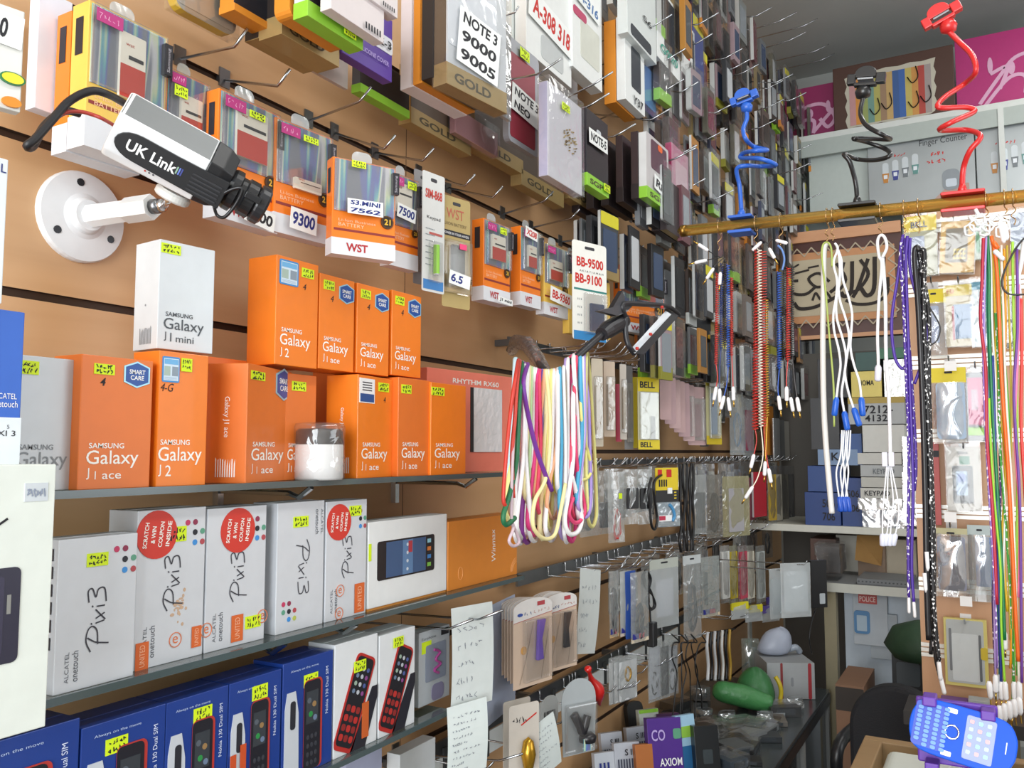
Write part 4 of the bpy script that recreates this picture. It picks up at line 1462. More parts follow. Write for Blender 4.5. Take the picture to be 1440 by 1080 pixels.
# ================================================================== HOOK RAILS BELOW, WITH HANGING BAGS AND CARDS
RAILM = M('6b6e70', .35, .8)
RAILS = {1: .275, 2: -.035, 3: -.318, 4: -.625}
RX = .055
RY1 = {1: 4.7, 2: 4.97, 3: 4.95, 4: 3.4}
RY0 = {1: on_x(716, 490, RX).y, 2: on_x(745, 640, RX).y, 3: on_x(728, 800, RX).y, 4: on_x(560, 1010, RX).y}
RN = {1: 'top', 2: 'second', 3: 'third', 4: 'lowest'}
for k, hgt in RAILS.items():
    t = thing('hook_rail', f'{RN[k]} long metal hook rail below the shelves, hung with small packets', 'rail', (0, RY0[k], ZC + hgt))
    L = RY1[k] - RY0[k]
    hb = {1: .011, 2: .010, 3: .016, 4: .015}[k]
    MB().box(RX - .006, 0, -hb, RX, L, hb, RAILM if k != 3 else M('85888a', .4, .7)).build('bar', t)
    yy = .03
    while yy < L:
        MB().box(0, yy - .008, -.008, RX - .005, yy + .008, .008, RAILM).build('standoff', t)
        yy += .55
    if k == 4:
        yy, i = .0, 0
        while yy < 1.55:
            MB().box(RX + .002, yy, -.066, RX + .005, yy + .15, -.016, M('dfe3e1', .5)).build('price_strip', t)
            MB().box(RX + .001, yy + .153, -.07, RX + .007, yy + .167, .0, M('3c3f40', .5)).build('strip_clip', t)
            yy += .17

PRONGN = [0]


def prong(k, y, L=.15, at=None):
    t = thing('rail_hook', f'small chrome hook clipped on the {RN[k]} hook rail', 'hook', (RX, y, ZC + RAILS[k]), 0, f'hooks on the {RN[k]} hook rail')
    mb = MB().tube([(0, 0, .013), (.006, 0, .016), (.007, 0, -.008), (L * .8, 0, -.006), (L * .9, 0, .0), (L, 0, .018)], .0022, HOOKM, 5)
    mb.build('prong', t, smooth=True)
    return t


for k, us in ((1, (752, 806, 838, 872, 893, 912, 935, 958, 975, 993, 1010, 1030, 1052, 1072, 1090)), (2, (862, 885, 907, 927, 950, 975, 995, 1015, 1040, 1062, 1085, 1105)), (3, (768, 792, 815, 838, 862, 888, 912, 935, 958, 985, 1012, 1035, 1060)), (4, (602, 660, 712, 756, 790, 838, 880, 930, 975))):
    for u in us:
        v = 635 - RAILS[k] * 1.0 * 600
        p = on_x(u, v, RX)
        if p.y < RY1[k]:
            prong(k, p.y, .16 if k != 3 else .14)


def autoprong(F):
    top = F['loc'].z + F['h']
    k = min((1, 2, 3, 4), key=lambda q: abs(ZC + RAILS[q] - top))
    if abs(ZC + RAILS[k] - top) < .10 and F['loc'].x < .26 and F['loc'].y < RY1[k]:
        prong(k, F['loc'].y, max(.06, F['loc'].x - RX + .035))


def pouch(t, w, h, d, m=BAG, header=None, hh=.12, name='clear_bag'):
    """a puffed clear bag: two bulging sheets closed round the edge."""
    mb = MB()
    nx, nz = 6, 9
    z1 = h * (1 - hh) if header else h
    for s in (-1, 1):
        b = len(mb.v)
        for i in range(nz + 1):
            for j in range(nx + 1):
                a, c = j / nx, i / nz
                bul = (math.sin(PI * a) ** .6) * (math.sin(PI * min(1, c * 1.15 + .02) / 1.17) ** .6)
                mb.v.append((-w / 2 + w * a, s * d / 2 * bul + RND.uniform(-.0012, .0012), z1 * c))
        for i in range(nz):
            for j in range(nx):
                q = (b + i * (nx + 1) + j, b + i * (nx + 1) + j + 1, b + (i + 1) * (nx + 1) + j + 1, b + (i + 1) * (nx + 1) + j)
                mb.face(q if s < 0 else q[::-1], m)
    mb.build(name, t, smooth=True)
    if header:
        MB().box(-w / 2, -.001, z1 - .002, w / 2, .001, h, header).rrect(-w * .12, h - .014, w * .12, h - .009, -.0014, -.0009, .002, INK).build('header_card', t)


def coil(t, w, h, m, z=.4, r=.0022, n=3, name='cable', width=.5, hgt=.6, plug=None):
    """a bundled lead: flattened loops, tied in the middle."""
    mb = MB()
    for i in range(n):
        a = width * w * .5 * RND.uniform(.5, 1.0)
        b = hgt * h * .5 * RND.uniform(.85, 1.0)
        cx = RND.uniform(-.06, .06) * w
        pts = []
        for k in range(14):
            th = 2 * PI * k / 14
            pts.append((cx + a * math.sin(th) * (1 - .55 * abs(math.cos(th)) ** 2 if abs(math.cos(th)) < .5 else 1), RND.uniform(-.003, .003), z * h + b * math.cos(th)))
        mb.tube(spline(pts, 3, True), r, m, 5, closed=True)
    mb.build(name, t, smooth=True)
    if plug:
        MB().box(w * .02, -.005, z * h - hgt * h * .55, w * .14, .004, z * h - hgt * h * .32, plug).build('plug', t, bevel=.0012)


def zbag(label, q, x=.19, yaw=-10, d=.016, header=None, hh=.12, bag=BAG, inner=None, name='hanging_bag', cat='bag', group=None, foot=None, neon=None, F=None):
    F = F or fit(*q, x=x, yaw=yaw)
    t = thing(name, label, cat, F['loc'], F['rz'], group)
    w, h = F['w'], F['h']
    if x is not None and F['loc'].x < .26 and 'heap' not in name:
        autoprong(F)
    pouch(t, w, h, d, bag, header, hh)
    if inner:
        inner(t, w, h)
    if foot:
        MB().box(-w * .47, -.0012, h * .0, w * .47, .0012, h * .05, M(foot, .5)).build('foot_strip', t)
        mb = MB().box(-w * .42, -.0025, h * .05, w * .2, -.0012, h * .13, M('2c2f86', .5))
        mb.box(-w * .1, -.003, h * .055, w * .2, -.0025, h * .125, M('c23a4a', .5))
        mb.build('logo_label', t)
    if neon:
        sticker(t, w, h, *neon, y=-d / 2 - .002, marks=0)
    return t


def slab(hexs, a=.15, b=.1, c=.85, e=.8, dp=.006, r=.004, rough=.3, name='insert'):
    def f(t, w, h):
        MB().rrect(-w / 2 + a * w, b * h, -w / 2 + c * w, e * h, -dp / 2, dp / 2, r, M(hexs, rough)).build(name, t)
    return f


def lead(hexs, n=3, r=.0022, plug=None, **k):
    return lambda t, w, h: coil(t, w, h, M(hexs, .4), r=r, n=n, plug=M(plug, .4) if plug else None, **k)


def both(*fs):
    def f(t, w, h):
        for g in fs:
            g(t, w, h)
    return f


YEL = M('e0cc1c', .5)

# ---- top rail
def cardp(label, q, x, yaw, col, win=None, name='accessory_card', foot=None, head=None, word=None, group=None, obj=None):
    F = fit(*q, x=x, yaw=yaw)
    t = thing(name, label, 'accessory card', F['loc'], F['rz'], group)
    w, h = F['w'], F['h']
    autoprong(F)
    MB().rrect(-w / 2, 0, w / 2, h, 0, .0015, w * .08, M(col, .5)).build('backing_card', t)
    if head:
        mb = MB().box(-w / 2, -.0006, h * (1 - head[0]), w / 2, 0, h, M(head[1], .5))
        mb.build('header_band', t)
    if foot:
        mb = MB().box(-w / 2, -.0006, 0, w / 2, 0, h * foot[0], M(foot[1], .5))
        mb.build('foot_band', t)
    if word:
        mb = MB()
        for s, xx, zz, ww, hh_, m in word:
            mb.text(s, -w / 2 + xx * w, zz * h, m, y=-.001, w=ww * w, h=hh_ * h, bold=.03)
        mb.build('lettering', t)
    if win:
        MB().box(-w * .36, -.010, h * .08, w * .36, -.0008, h * .8, clear('e6e6e0', .1, .15)).build('blister', t, bevel=.003)
        MB().rrect(-w * .2, h * .14, w * .15, h * .7, -.006, -.001, .003, M(win, .4)).build('insert', t)
    if obj:
        obj(t, w, h)
    return t


cardp('dark blue flat card behind the pale narrow cards on the top rail', (820, 520, 612, 832), .12, -20, '27438f')
cardp('pale narrow accessory card with clear blister, first on the top rail', (832, 504, 628, 848), .19, -30, 'c9beaa', win='b9ab94')
cardp('pale narrow accessory card, second on the top rail', (849, 508, 614, 865), .19, -30, 'cbb8a4', win='a58f78')
cardp('crimson narrow strip between the pale narrow cards', (866, 540, 621, 874), .17, -30, 'b8324e')
cardp('pale narrow accessory card, third on the top rail', (872, 512, 618, 881), .19, -30, 'c6bdb2', win='b0a592')
cardp('grey narrow accessory card next to the yellow packet', (878, 514, 632, 890), .16, -30, '8d8c8c', win='6d6c6c')
cardp('yellow ended packet half hidden behind its twin on the top rail', (888, 530, 630, 899), .17, -25, 'd8c02a')
t = cardp('clear packet with yellow lettered ends, holding a thin grey lead', (897, 530, 632, 927), .20, -32, 'c9c6a4', foot=(.13, 'd9c220'), head=(.2, 'd9c220'), word=(('BELL', .1, .03, .55, .07, INK), ('BELL', .1, .85, .7, .09, INK)), obj=lambda t, w, h: (MB().box(w * .08, -.005, h * .14, w * .26, -.001, h * .46, M('55565a', .4)).build('insert', t), MB().box(-w * .45, -.007, h * .13, w * .45, -.0008, h * .8, clear('e2e6d8', .12, .3)).build('blister', t, bevel=.003)))
for i in range(7):
    u = 928 + i * 6.5
    cardp(f'pale pink earring card on the top rail, {ORD[i]} after the yellow ended packet', (u, 528 + i * 2.5, 590 + i * 6, u + (16 if i < 6 else 26)), .185 - .004 * i, -18, ('c9a8a8', 'c2a2a6', 'd0b0b0')[i % 3], win='a98288' if i > 4 else None)
cardp('dark bag with a white edge after the pale pink cards', (984, 540, 628, 996), .18, -10, '55504c', win='2c2a2a')
cardp('yellow headed bag with a pale blue insert on the top rail', (993, 522, 625, 1014), .20, -20, 'b9b488', head=(.2, 'a89a30'), foot=(.12, 'c9b020'), win='7d93ac')
zbag('clear bag with a blue lead, after the yellow headed bag on the top rail', (1026, 550, 640, 1046), .20, -15, .014, inner=lead('3f6f9a', 2, .0018))
zbag('clear bag with a pink strip behind the red coiled leads', (1046, 560, 642, 1060), .18, -10, .012, inner=slab('8d3a52'))
pbox('orange carton strip after the red coiled leads on the top rail', fit(1078, 570, 640, 1088, x=.2), .012, M('d0821e', .45), name='small_carton', cat='box')
for i in range(7):
    u = 1088 + 6.6 * i
    pbox(f'silvery foil packet on the top rail, {ORD[i]} after the orange carton strip', fit(u, 588 + i * 2, 648, u + 9, x=.22 - .006 * i, yaw=-10), .006, M(('b7b9ba', '8f9294', 'c6c4bc', '5c5d5e')[i % 4], .22, .6), name='foil_packet', cat='packet')
pbox('gold brown packet tilted at the end of the top rail', fit(1132, 580, 648, 1142, x=.2, yaw=-5), .01, M('9c7c2e', .35, .3), name='foil_packet', cat='packet')
pbox('cream packet at the very end of the top rail', fit(1144, 590, 646, 1152, x=.2, yaw=-5), .01, M('d9cfb4', .45), name='foil_packet', cat='packet')

# ---- second rail
zbag('bag of dark leads behind the hanging lilac cord on the second rail', (815, 668, 756, 842), .16, -10, .02, inner=lead('2a2a2c', 4, .003))
zbag('bag of dark adapters, second on the second rail', (842, 662, 752, 862), .17, -12, .02, inner=slab('35343a', .1, .1, .9, .5))
zbag('clear bag with a red and white lead and a neon dot', (855, 664, 764, 878), .20, -25, .018, inner=both(lead('c4312c', 2, .003, hgt=.45, z=.26), lead('e2e2e2', 2, .0025, hgt=.4, z=.3)), neon=(.5, .62, .2, .08))
for i, u in enumerate((878, 897)):
    zbag(f'bag with a ribbed black plug, {ORD[i]} before the yellow and black card', (u, 660, 738, u + 20), .20, -25, .014, inner=slab('1f1e20', .1, .28, .9, .66, .012))
o = MB().tube(spline([on_x(u, v, .225) for u, v in ((916, 672), (912, 690), (914, 715), (916, 738), (921, 744), (924, 730), (921, 705), (919, 685), (922, 674), (930, 668))], 6), .004, M('1c1b1d', .35), 7).build('charging_lead', smooth=True)
tag(o, 'thick black lead loop hanging in front of the ribbed plug bags', 'cable')
F = fit(922, 658, 742, 954, x=.215, yaw=-28)
t = thing('memory_card_pack', 'yellow and black card with a small white hook tag and a blue blister below', 'packet', F['loc'], F['rz'])
w, h = F['w'], F['h']
MB().box(-w / 2, 0, h * .42, w / 2, .002, h, M('e0c41a', .45)).build('backing_card', t)
MB().box(-w / 2, -.001, h * .42, w / 2, 0, h * .62, M('1e1c1c', .4)).build('black_band', t)
mb = MB().rect(-w * .4, h * .86, -w * .22, h * .97, -.001, REDINK)
mb.rect(-w * .02, h * .84, w * .2, h * .97, -.001, REDINK)
for k in range(4):
    mb.rect(-w * .36 + w * .1 * k, h * .68, -w * .30 + w * .1 * k, h * .80, -.001, INK)
for k in range(3):
    mb.rect(w * .3, h * (.47 + .05 * k), w * .4, h * (.49 + .05 * k), -.0014, M('e0c41a', .5))
mb.build('lettering', t)
MB().box(-w / 2, -.008, 0, w / 2, .002, h * .42, clear('b9cbd6', .15, .4)).build('blister', t, bevel=.003)
mb = MB().tube(spline([(0, -.009, h * .38), (w * .15, -.009, h * .3), (w * .22, -.009, h * .18), (w * .12, -.009, h * .1)]), .005, M('4f93c4', .35))
mb.build('blue_lead', t)
mb = MB().box(-w * .45, -.0095, h * .1, w * .1, -.0085, h * .2, WHITE)
mb.box(-w * .45, -.01, h * .12, -w * .18, -.009, h * .19, M('b8304a', .5))
mb.build('logo_label', t)
MB().box(0, -.005, h * .56, w * .18, -.0012, h * .66, WHITE).build('hook_tag', t)
for i in range(5):
    u = 957 + i * 4.6
    pts = [on_x(u + RND.uniform(-1.5, 1.5), v, .21 - .008 * (i % 3)) for v in (652, 680, 705, 735, 760, 776)]
    o = MB().tube(spline(pts, 5), .0048, M('1a191b', .35), 7).build('black_lead', smooth=True)
    tag(o, f'straight black lead, {ORD[i]} strand of the dark bundle after the yellow card', 'cable')
zbag('grey bag with a dark curved part after the black leads', (976, 668, 752, 994), .2, -15, .016, inner=slab('2f2e2e', .2, .1, .8, .7))
zbag('smoky bag with bundled leads on the second rail', (993, 668, 758, 1016), .2, -15, .02, inner=lead('3b3835', 4, .0035), bag=clear('8f8a80', .12, .35, .9))
zbag('yellowish clear pack with a pale cover inside on the second rail', (1016, 670, 756, 1054), .205, -25, .014, inner=slab('a7a4a8', .2, .08, .75, .8, .01), bag=clear('d2c98a', .15, .3, .6))
pbox('red and white upright pack below the red coiled leads', fit(1060, 664, 728, 1078, x=.205, yaw=-12), .01, M('b02c34', .4), M('d9d9da', .4), name='accessory_pack', cat='packet')
pbox('dark red upright pack beside the red and white one', fit(1053, 672, 732, 1062, x=.19, yaw=-8), .01, M('6a2a38', .4), name='accessory_pack', cat='packet')
for i, (u, c) in enumerate(((1079, 'b99b42'), (1087, 'c9c4b4'), (1096, '6d6a60'), (1104, '4a4a4c'), (1113, '2c2c2f'), (1122, '3a3a3e'), (1134, '26262a'))):
    zbag(f'{"gold" if i == 0 else "silver" if i == 1 else "dark"} shiny cable pack, {ORD[i]} near the far end of the second rail', (u, 655, 738, u + 13), .225 - .004 * i, -12, .012, inner=slab(c, .1, .06, .9, .85, .008, rough=.2), bag=clear('c8cacc', .18, .1, 1.0, 30))

# ---- third rail
def strap(label, q, x, yaw, ins, group=None):
    F = fit(*q, x=x, yaw=yaw)
    t = thing('strap_card', label, 'accessory card', F['loc'], F['rz'], group)
    w, h = F['w'], F['h']
    out = [(-w / 2, 0), (w / 2, 0), (w / 2, h * .9)] + [(w / 2 * math.cos(a), h * .9 + h * .1 * math.sin(a)) for a in [PI * i / 10 for i in range(1, 10)]] + [(-w / 2, h * .9)]
    MB().prism(out, 0, .0012, M('d5bda8', .5)).build('backing_card', t)
    out2 = [(-w / 2, h * .74), (w / 2, h * .80)] + out[2:]
    MB().prism(out2, -.0008, 0, M('dcd9d6', .45)).build('header_band', t)
    mb = MB().stroke([(-w / 2, h * .745), (w / 2, h * .805)], .0012, M('b0504a', .5), -.0012)
    mb.disc(-w * .34, h * .83, w * .07, h * .02, -.0014, -.0008, M('35509a', .5), 10)
    mb.scrawl(-w * .25, h * .81, w * .2, h * .04, M('50608a', .5), 3, .0012, -.0014)
    mb.scrawl(-w * .0, h * .82, w * .45, h * .04, M('c08a80', .5), 5, .0010, -.0014)
    mb.rect(w * .1, h * .90, w * .3, h * .95, -.0014, M('b0444a', .5))
    mb.stroke([(w * .0, h * .72), (-w * .2, h * .30), (-w * .35, h * .05)], .0012, M('8a7a6c', .5), -.0012)
    mb.stroke([(w * .4, h * .6), (w * .2, h * .05)], .0012, M('8a7a6c', .5), -.0012)
    mb.disc(-w * .25, h * .42, w * .07, w * .07, -.0016, -.0008, M('d9a35a', .5), 12)
    mb.build('lettering', t)
    if ins:
        a = .06
        pts = [(w * (-.02 + a), h * .28), (w * (.14 + a), h * .28), (w * (.10 + a), h * .52), (w * (.2 + a), h * .74), (w * (.02 + a), h * .74), (w * (.0 + a), h * .5)]
        MB().prism(pts, -.010, -.002, M(ins, .3)).build('strap_clip', t, bevel=.0015)
        MB().box(-w * .3, -.013, h * .06, w * .42, -.0022, h * .76, CLEAR).build('blister', t, bevel=.003)


for i in range(5):
    strap(f'beige strap card behind the purple one, {ORD[i]} from it', (718 - 4 * i, 845, 962 - 4 * i, 762 - 4 * i), .20 - .011 * (i + 1), -10, None)
strap('beige strap card holding a purple clip, front of its hook', (722, 846, 972, 776), .205, -12, '6c4fb4')
for i in range(4):
    strap(f'beige strap card behind the black one, {ORD[i]} from it', (758 - 4 * i, 836, 935 - 4 * i, 795 - 3 * i), .19 - .011 * (i + 1), -10, None)
strap('beige strap card holding a black clip, front of its hook', (765, 838, 948, 811), .195, -14, '2c2a2e')


def note(label, q, x, yaw, lines=8, tilt=0, col='dfe5e4', name='paper_note', ruled=True, dens=.5):
    F = fit(*q, x=x, yaw=yaw)
    t = thing(name, label, 'paper note', F['loc'], F['rz'])
    w, h = F['w'], F['h']
    if tilt:
        t.rotation_euler = (0, math.radians(tilt), F['rz'])
    n = 8
    mb = MB()
    for i in range(n):
        z0, z1 = h * i / n, h * (i + 1) / n
        y0, y1 = -.004 * math.sin(i / n * PI), -.004 * math.sin((i + 1) / n * PI)
        m = M(col, .7)
        mb.poly([(-w / 2, y0, z0), (w / 2, y0, z0), (w / 2, y1, z1), (-w / 2, y1, z1)], m)
        mb.poly([(-w / 2, y1 + .0004, z1), (w / 2, y1 + .0004, z1), (w / 2, y0 + .0004, z0), (-w / 2, y0 + .0004, z0)], m)
    mb.build('sheet', t)
    mb = MB()
    for i in range(lines):
        z = h * (.08 + .84 * i / lines)
        yy = -.004 * math.sin(z / h * PI) - .0010
        mb.scrawl(-w * .4, z, w * RND.uniform(.3, .8), h * .32 / lines, M('767c8a', .7), int(5 + 4 * dens), w * .008, yy)
    mb.build('handwriting', t)
    return t


note('tall pale paper sheet with faint figures, top of the hanging notes', (634, 856, 1002, 692), .215, -14, 5, dens=.2, col='d5dcda')
note('blank paper sheet, its shade painted bluish, behind the other hanging notes', (672, 860, 1034, 724), .17, 10, 0, col='b4c0d8')  # shade on the rear sheet is put into its bluish colour
note('lower handwritten paper sheet of the hanging notes', (628, 996, 1100, 684), .225, -14, 9, col='d9e2e0')
note('long white tag sheet hanging after the strap cards', (806, 804, 925, 836), .18, -8, 5, 9, col='ccd2d0', dens=.2)
zbag('dark filled bag just after the long white tag sheet', (857, 804, 898, 870), .17, -12, .014, inner=lead('1e1d22', 3, .003, hgt=.7), foot='c9a878')
zbag('milky zip bag with dark lead, before the blue strip', (872, 804, 896, 888), .18, -12, .014, inner=lead('2a2a30', 2, .003), bag=MILKY, foot='d6c6b8')
cardp('blue curved strip between the zip bags on the third rail', (880, 804, 900, 894), .19, -15, '2f55a8')
zbag('clear zip bag with a black lead and striped foot, beside the blue strip', (887, 806, 906, 912), .205, -15, .016, inner=lead('1c1b1f', 4, .003, hgt=.5, z=.3), bag=BAG, foot='d9c9b0')
t = thing('usb_lead', 'looped black lead ending in a black charger block on the third rail', 'cable', on_x(912, 905, .22), PI / 2)
pl = lambda u, v, x=.22: Vector(((on_x(u, v, x).y - t.location.y), -(on_x(u, v, x).x - t.location.x), on_x(u, v, x).z - t.location.z))
mb = MB()
for k in range(4):
    mb.tube(spline([pl(907 + k, 802), pl(903 + k, 812), pl(908 + 2 * k, 828), pl(918, 838), pl(922 - k, 852), pl(915, 858 - k), pl(909 + k, 848), pl(912, 832), pl(916 - k, 815), pl(911, 803)], 5), .0022, M('18181a', .35), 6)
mb.build('cable', t, smooth=True)
MB().tube([pl(914, 858), pl(915, 875)], .0025, BLKP).build('cable_end', t)
c0 = pl(917, 892)
MB().box(c0.x - .016, c0.y - .011, c0.z - .034, c0.x + .016, c0.y + .011, c0.z + .034, M('1b1b1d', .4)).build('charger_block', t, bevel=.003)
zbag('large white zip bag with a green corner print on the third rail', (914, 788, 886, 954), .19, -18, .016, inner=slab('c9c9d2', .2, .15, .8, .7), bag=MILKY, header=M('b9bdb4', .5), hh=.14)
zbag('long zip bag with a thick black lead, hanging lowest on the third rail', (961, 782, 902, 986), .215, -20, .02, inner=lead('1b1a1c', 5, .0035, hgt=.6, z=.38), bag=BAG, header=M('c6cbcc', .4), hh=.1)
zbag('zip bag with a black stick and striped foot, after the long bag', (986, 784, 870, 1012), .215, -20, .016, inner=slab('26262a', .2, .2, .32, .75), bag=clear('d3dcda', .12, .3, .8), foot='dcc9a8')
for i, (u, c, b) in enumerate(((1013, 'd9d9d4', 'e6e6e6'), (1024, 'b9a22a', 'd8d8b0'), (1038, 'b84a5c', 'd9c8c8'), (1048, 'cfc9b8', 'e2ded2'), (1063, 'b4b9b6', 'dfe4e0'))):
    zbag(f'{("silver", "yellow edged", "red pink", "cream", "pale green grey")[i]} cable pack toward the end of the third rail', (u, 768, 850, u + 13), .22, -14, .018, inner=slab(c, .1, .08, .9, .9, .01, rough=.22), bag=clear(b, .2, .15, 1.0, 30))
zbag('big pale plastic bag with a slot, hanging near the counter end', (1098, 792, 870, 1140), .44, -45, .02, inner=slab('c9d2d6', .1, .1, .9, .85, .004), bag=MILKY)
for q_, x_, y_, l_ in (((1098, 792, 870, 1140), .44, -45, 'long chrome hook carrying the big pale slotted bag'), ((1082, 800, 872, 1100), .38, -30, 'long chrome hook carrying the second pale bag')):
    Fq = fit(*q_, x=x_, yaw=y_)
    zq = Fq['loc'].z + Fq['h'] - .004
    tag(MB().tube([(0, Fq['loc'].y, zq), (Fq['loc'].x + .03, Fq['loc'].y, zq), (Fq['loc'].x + .04, Fq['loc'].y, zq + .014)], .002, HOOKM, 5).build('wire_hook', smooth=True), l_, 'hook')
zbag('second pale bag behind the big slotted one', (1082, 800, 872, 1100), .38, -30, .014, bag=MILKY, inner=slab('aab4b8'))
pbox('black adapter pack hanging beside the big pale bag', fit(1141, 788, 856, 1163, x=.47, yaw=-45), .02, M('1f1e20', .35), win=(.5, .08, .85, .3, M('b9c0c4', .4)), name='accessory_pack', cat='packet')
o = MB().tube(spline([on_x(u, v, .475) for u, v in ((1151, 846), (1142, 872), (1138, 898), (1142, 920))], 5), .0022, BLKP, 6).build('adapter_lead', smooth=True)
tag(o, 'thin black lead trailing down from the adapter pack', 'cable')
for i, (u, v, c) in enumerate(((1028, 858, 'd8cc2e'), (1048, 862, 'e0d430'), (1078, 850, '5a4a9c'), (1072, 862, '6a58ac'))):
    o = zbag(f'{"yellow" if i < 2 else "violet"} edged small bag {"nearer" if i % 2 == 0 else "farther"} on the sagging hook row below the third rail', (u, v - 10, v + 14, u + 24), .2, -30, .01, inner=slab(c, .0, .55, 1.0, 1.0, .006), bag=MILKY)

    peg((u + 12, v - 9), .2, f'bare hook of the sagging row carrying the {("nearer yellow", "farther yellow", "nearer violet", "farther violet")[i]} edged bag')

# ---- lowest rail
cardp('pale carton card hanging behind the gold ornament card', (708, 988, 1095, 746), .18, -20, 'c6bfb4')


def mb2(t, w, h):
    mb = MB().stroke([(-w * .1, h * .72), (w * .4, h * .84)], .003, REDINK, -.001)
    mb.scrawl(-w * .4, h * .75, w * .5, h * .1, INK, 5, .0012, -.001)
    mb.build('lettering', t)


def spinner(t, w, h):
    MB().lathe([(.001, -.034), (.011, -.026), (.016, 0), (.011, .026), (.001, .034)], M('c2952e', .2, .7), 16, (w * .05, -.009, h * .33)).build('gold_ornament', t, smooth=True)
    mb2(t, w, h)


cardp('pale card with a red slanting print and a gold oval ornament', (716, 994, 1100, 758), .21, -24, 'cbc4ba', obj=spinner)
note('white list slip tilted across the lowest rail, column of figures', (757, 1012, 1092, 790), .235, -12, 8, -14, col='d3dcda', dens=.3)
F = fit(761, 982, 1030, 785, x=.17, yaw=-12)
t = thing('barcode_tag', 'round topped white tag with barcode behind the list slip', 'tag', F['loc'], F['rz'])
w, h = F['w'], F['h']
MB().rrect(-w / 2, 0, w / 2, h, 0, .001, w * .42, M('cdd2d2', .5)).build('tag_card', t)
mb = MB()
for k in range(12):
    mb.rect(-w * .34 + w * .056 * k, h * .15, -w * .34 + w * .056 * k + w * RND.uniform(.015, .035), h * .55, -.0005, INK)
mb.build('barcode', t)
F = fit(790, 958, 1066, 838, x=.22, yaw=-28)
t = thing('headset_pack', 'round topped silver pack with a black headset and holographic seal', 'packet', F['loc'], F['rz'])
w, h = F['w'], F['h']
out = [(-w * .46, 0), (w * .46, 0), (w * .5, h * .62)] + [(w / 2 * math.cos(a), h * .72 + h * .28 * math.sin(a)) for a in [PI * i / 12 for i in range(13)]] + [(-w * .5, h * .62)]
MB().prism(out, 0, .002, M('b4bbbe', .35, .2)).build('backing_card', t)
mb = MB().tube(spline([(-w * .2, -.006, h * .55), (-w * .05, -.008, h * .40), (w * .05, -.008, h * .3), (w * .2, -.006, h * .5)]), .010, M('2a292d', .3))
mb.lathe([(.001, -.012), (.02, -.008), (.022, .004), (.012, .012)], M('232226', .3), 16, (w * .2, -.004, h * .2))
mb.build('headset', t, smooth=True)
MB().box(-w * .44, -.016, h * .04, w * .44, -.0005, h * .68, CLEAR).build('blister', t, bevel=.004)
MB().box(w * .0, -.0172, h * .06, w * .22, -.0165, h * .22, FOIL).build('hologram_seal', t)
p = on_x(838, 965, .24)
t = thing('red_spoon_toy', 'shiny red plastic spoon shape hanging beside the headset pack', 'toy', p, PI / 2)
a, b = on_x(826, 938, .24) - p, on_x(843, 990, .24) - p
fw = lambda q: Vector((q.y, -q.x, q.z))
a, b = fw(a), fw(b)
MB().tube(spline([a, a.lerp(b, .12), a.lerp(b, .3), a.lerp(b, .5), a.lerp(b, .65), a.lerp(b, .85), b + (b - a) * .06], 4), [(.004, .008, .009, .008, .006, .005, .005, .006, .007, .009, .012, .015, .018, .02, .022, .023, .023, .022, .020, .017, .014, .010, .006, .003, .001)[min(i, 24)] for i in range(25)], M('c8201e', .2, coat=.5), 14).build('body', t, smooth=True)
for i in range(3):
    zbag(f'white paper lined bag, {ORD[i]} of three below the price strips' + (' showing gold beads' if i == 2 else ''), (856 + 7 * i, 926, 993 - 2 * i, 876 + 10 * i), .19 + .008 * i, -16, .008, inner=both(slab('d6d8da', .02, .02, .98, .9, .001), (lambda t, w, h: coil(t, w, h, M('b98f3a', .25, .6), .6, .003, 3, 'gold_chain', .4, .35)) if i == 2 else (lambda t, w, h: None)), bag=BAG)
for i in range(3):
    zbag(f'pale cable bag, {ORD[i]} of three before the tangled black leads', (911 + 12 * i, 904, 990 - 4 * i, 930 + 12 * i), .19 + .006 * i, -14, .012, inner=both(slab('b9bcc4' if i != 1 else '2c2c31', .1, .05, .9, .9, .002), lead('2b2b2f', 2, .0022, hgt=.4, z=.3)), bag=BAG)
for i in range(6):
    u = 948 + i * 7
    pts = [on_x(u + RND.uniform(-5, 5), v, .22 + .01 * (i % 3)) for v in (892, 905, 925, 945, 970, 1000 + RND.uniform(-12, 25))]
    pts = pts[:1] + [pts[1] + Vector((.01, .03, 0))] + pts[1:]
    o = MB().tube(spline(pts, 5), .0022, M('1b1a1b', .4), 6).build('black_lead', smooth=True)
    tag(o, f'thin black lead, {ORD[i]} strand of the tangle above the counter clutter', 'cable')
o = MB().tube([on_x(975, 896, .0), on_x(985, 892, .12), on_x(1034, 884, .2)], .003, HOOKM, 6).build('strap_bar', smooth=True)
tag(o, 'thin metal bar holding the striped row of hanging straps', 'bar')
for i in range(7):
    u = 995 + i * 5.2
    c = ('d2d4d6', '1d1c1e', 'c6c8ca', '242326', 'd6d6d2', '1d1c1e', 'b8923a')[i]
    o = MB().tube(spline([on_x(u, 890 - (u - 985) * .12, .2), on_x(u - 1, 910, .2), on_x(u + 1, 935, .2), on_x(u, 957, .2)], 5), .006, M(c, .35), 6).build('flat_strap', smooth=True)
    tag(o, f'{("white", "black", "grey white", "jet black", "cream", "dull black", "golden")[i]} hanging strap in the striped row above the green bag', 'strap')

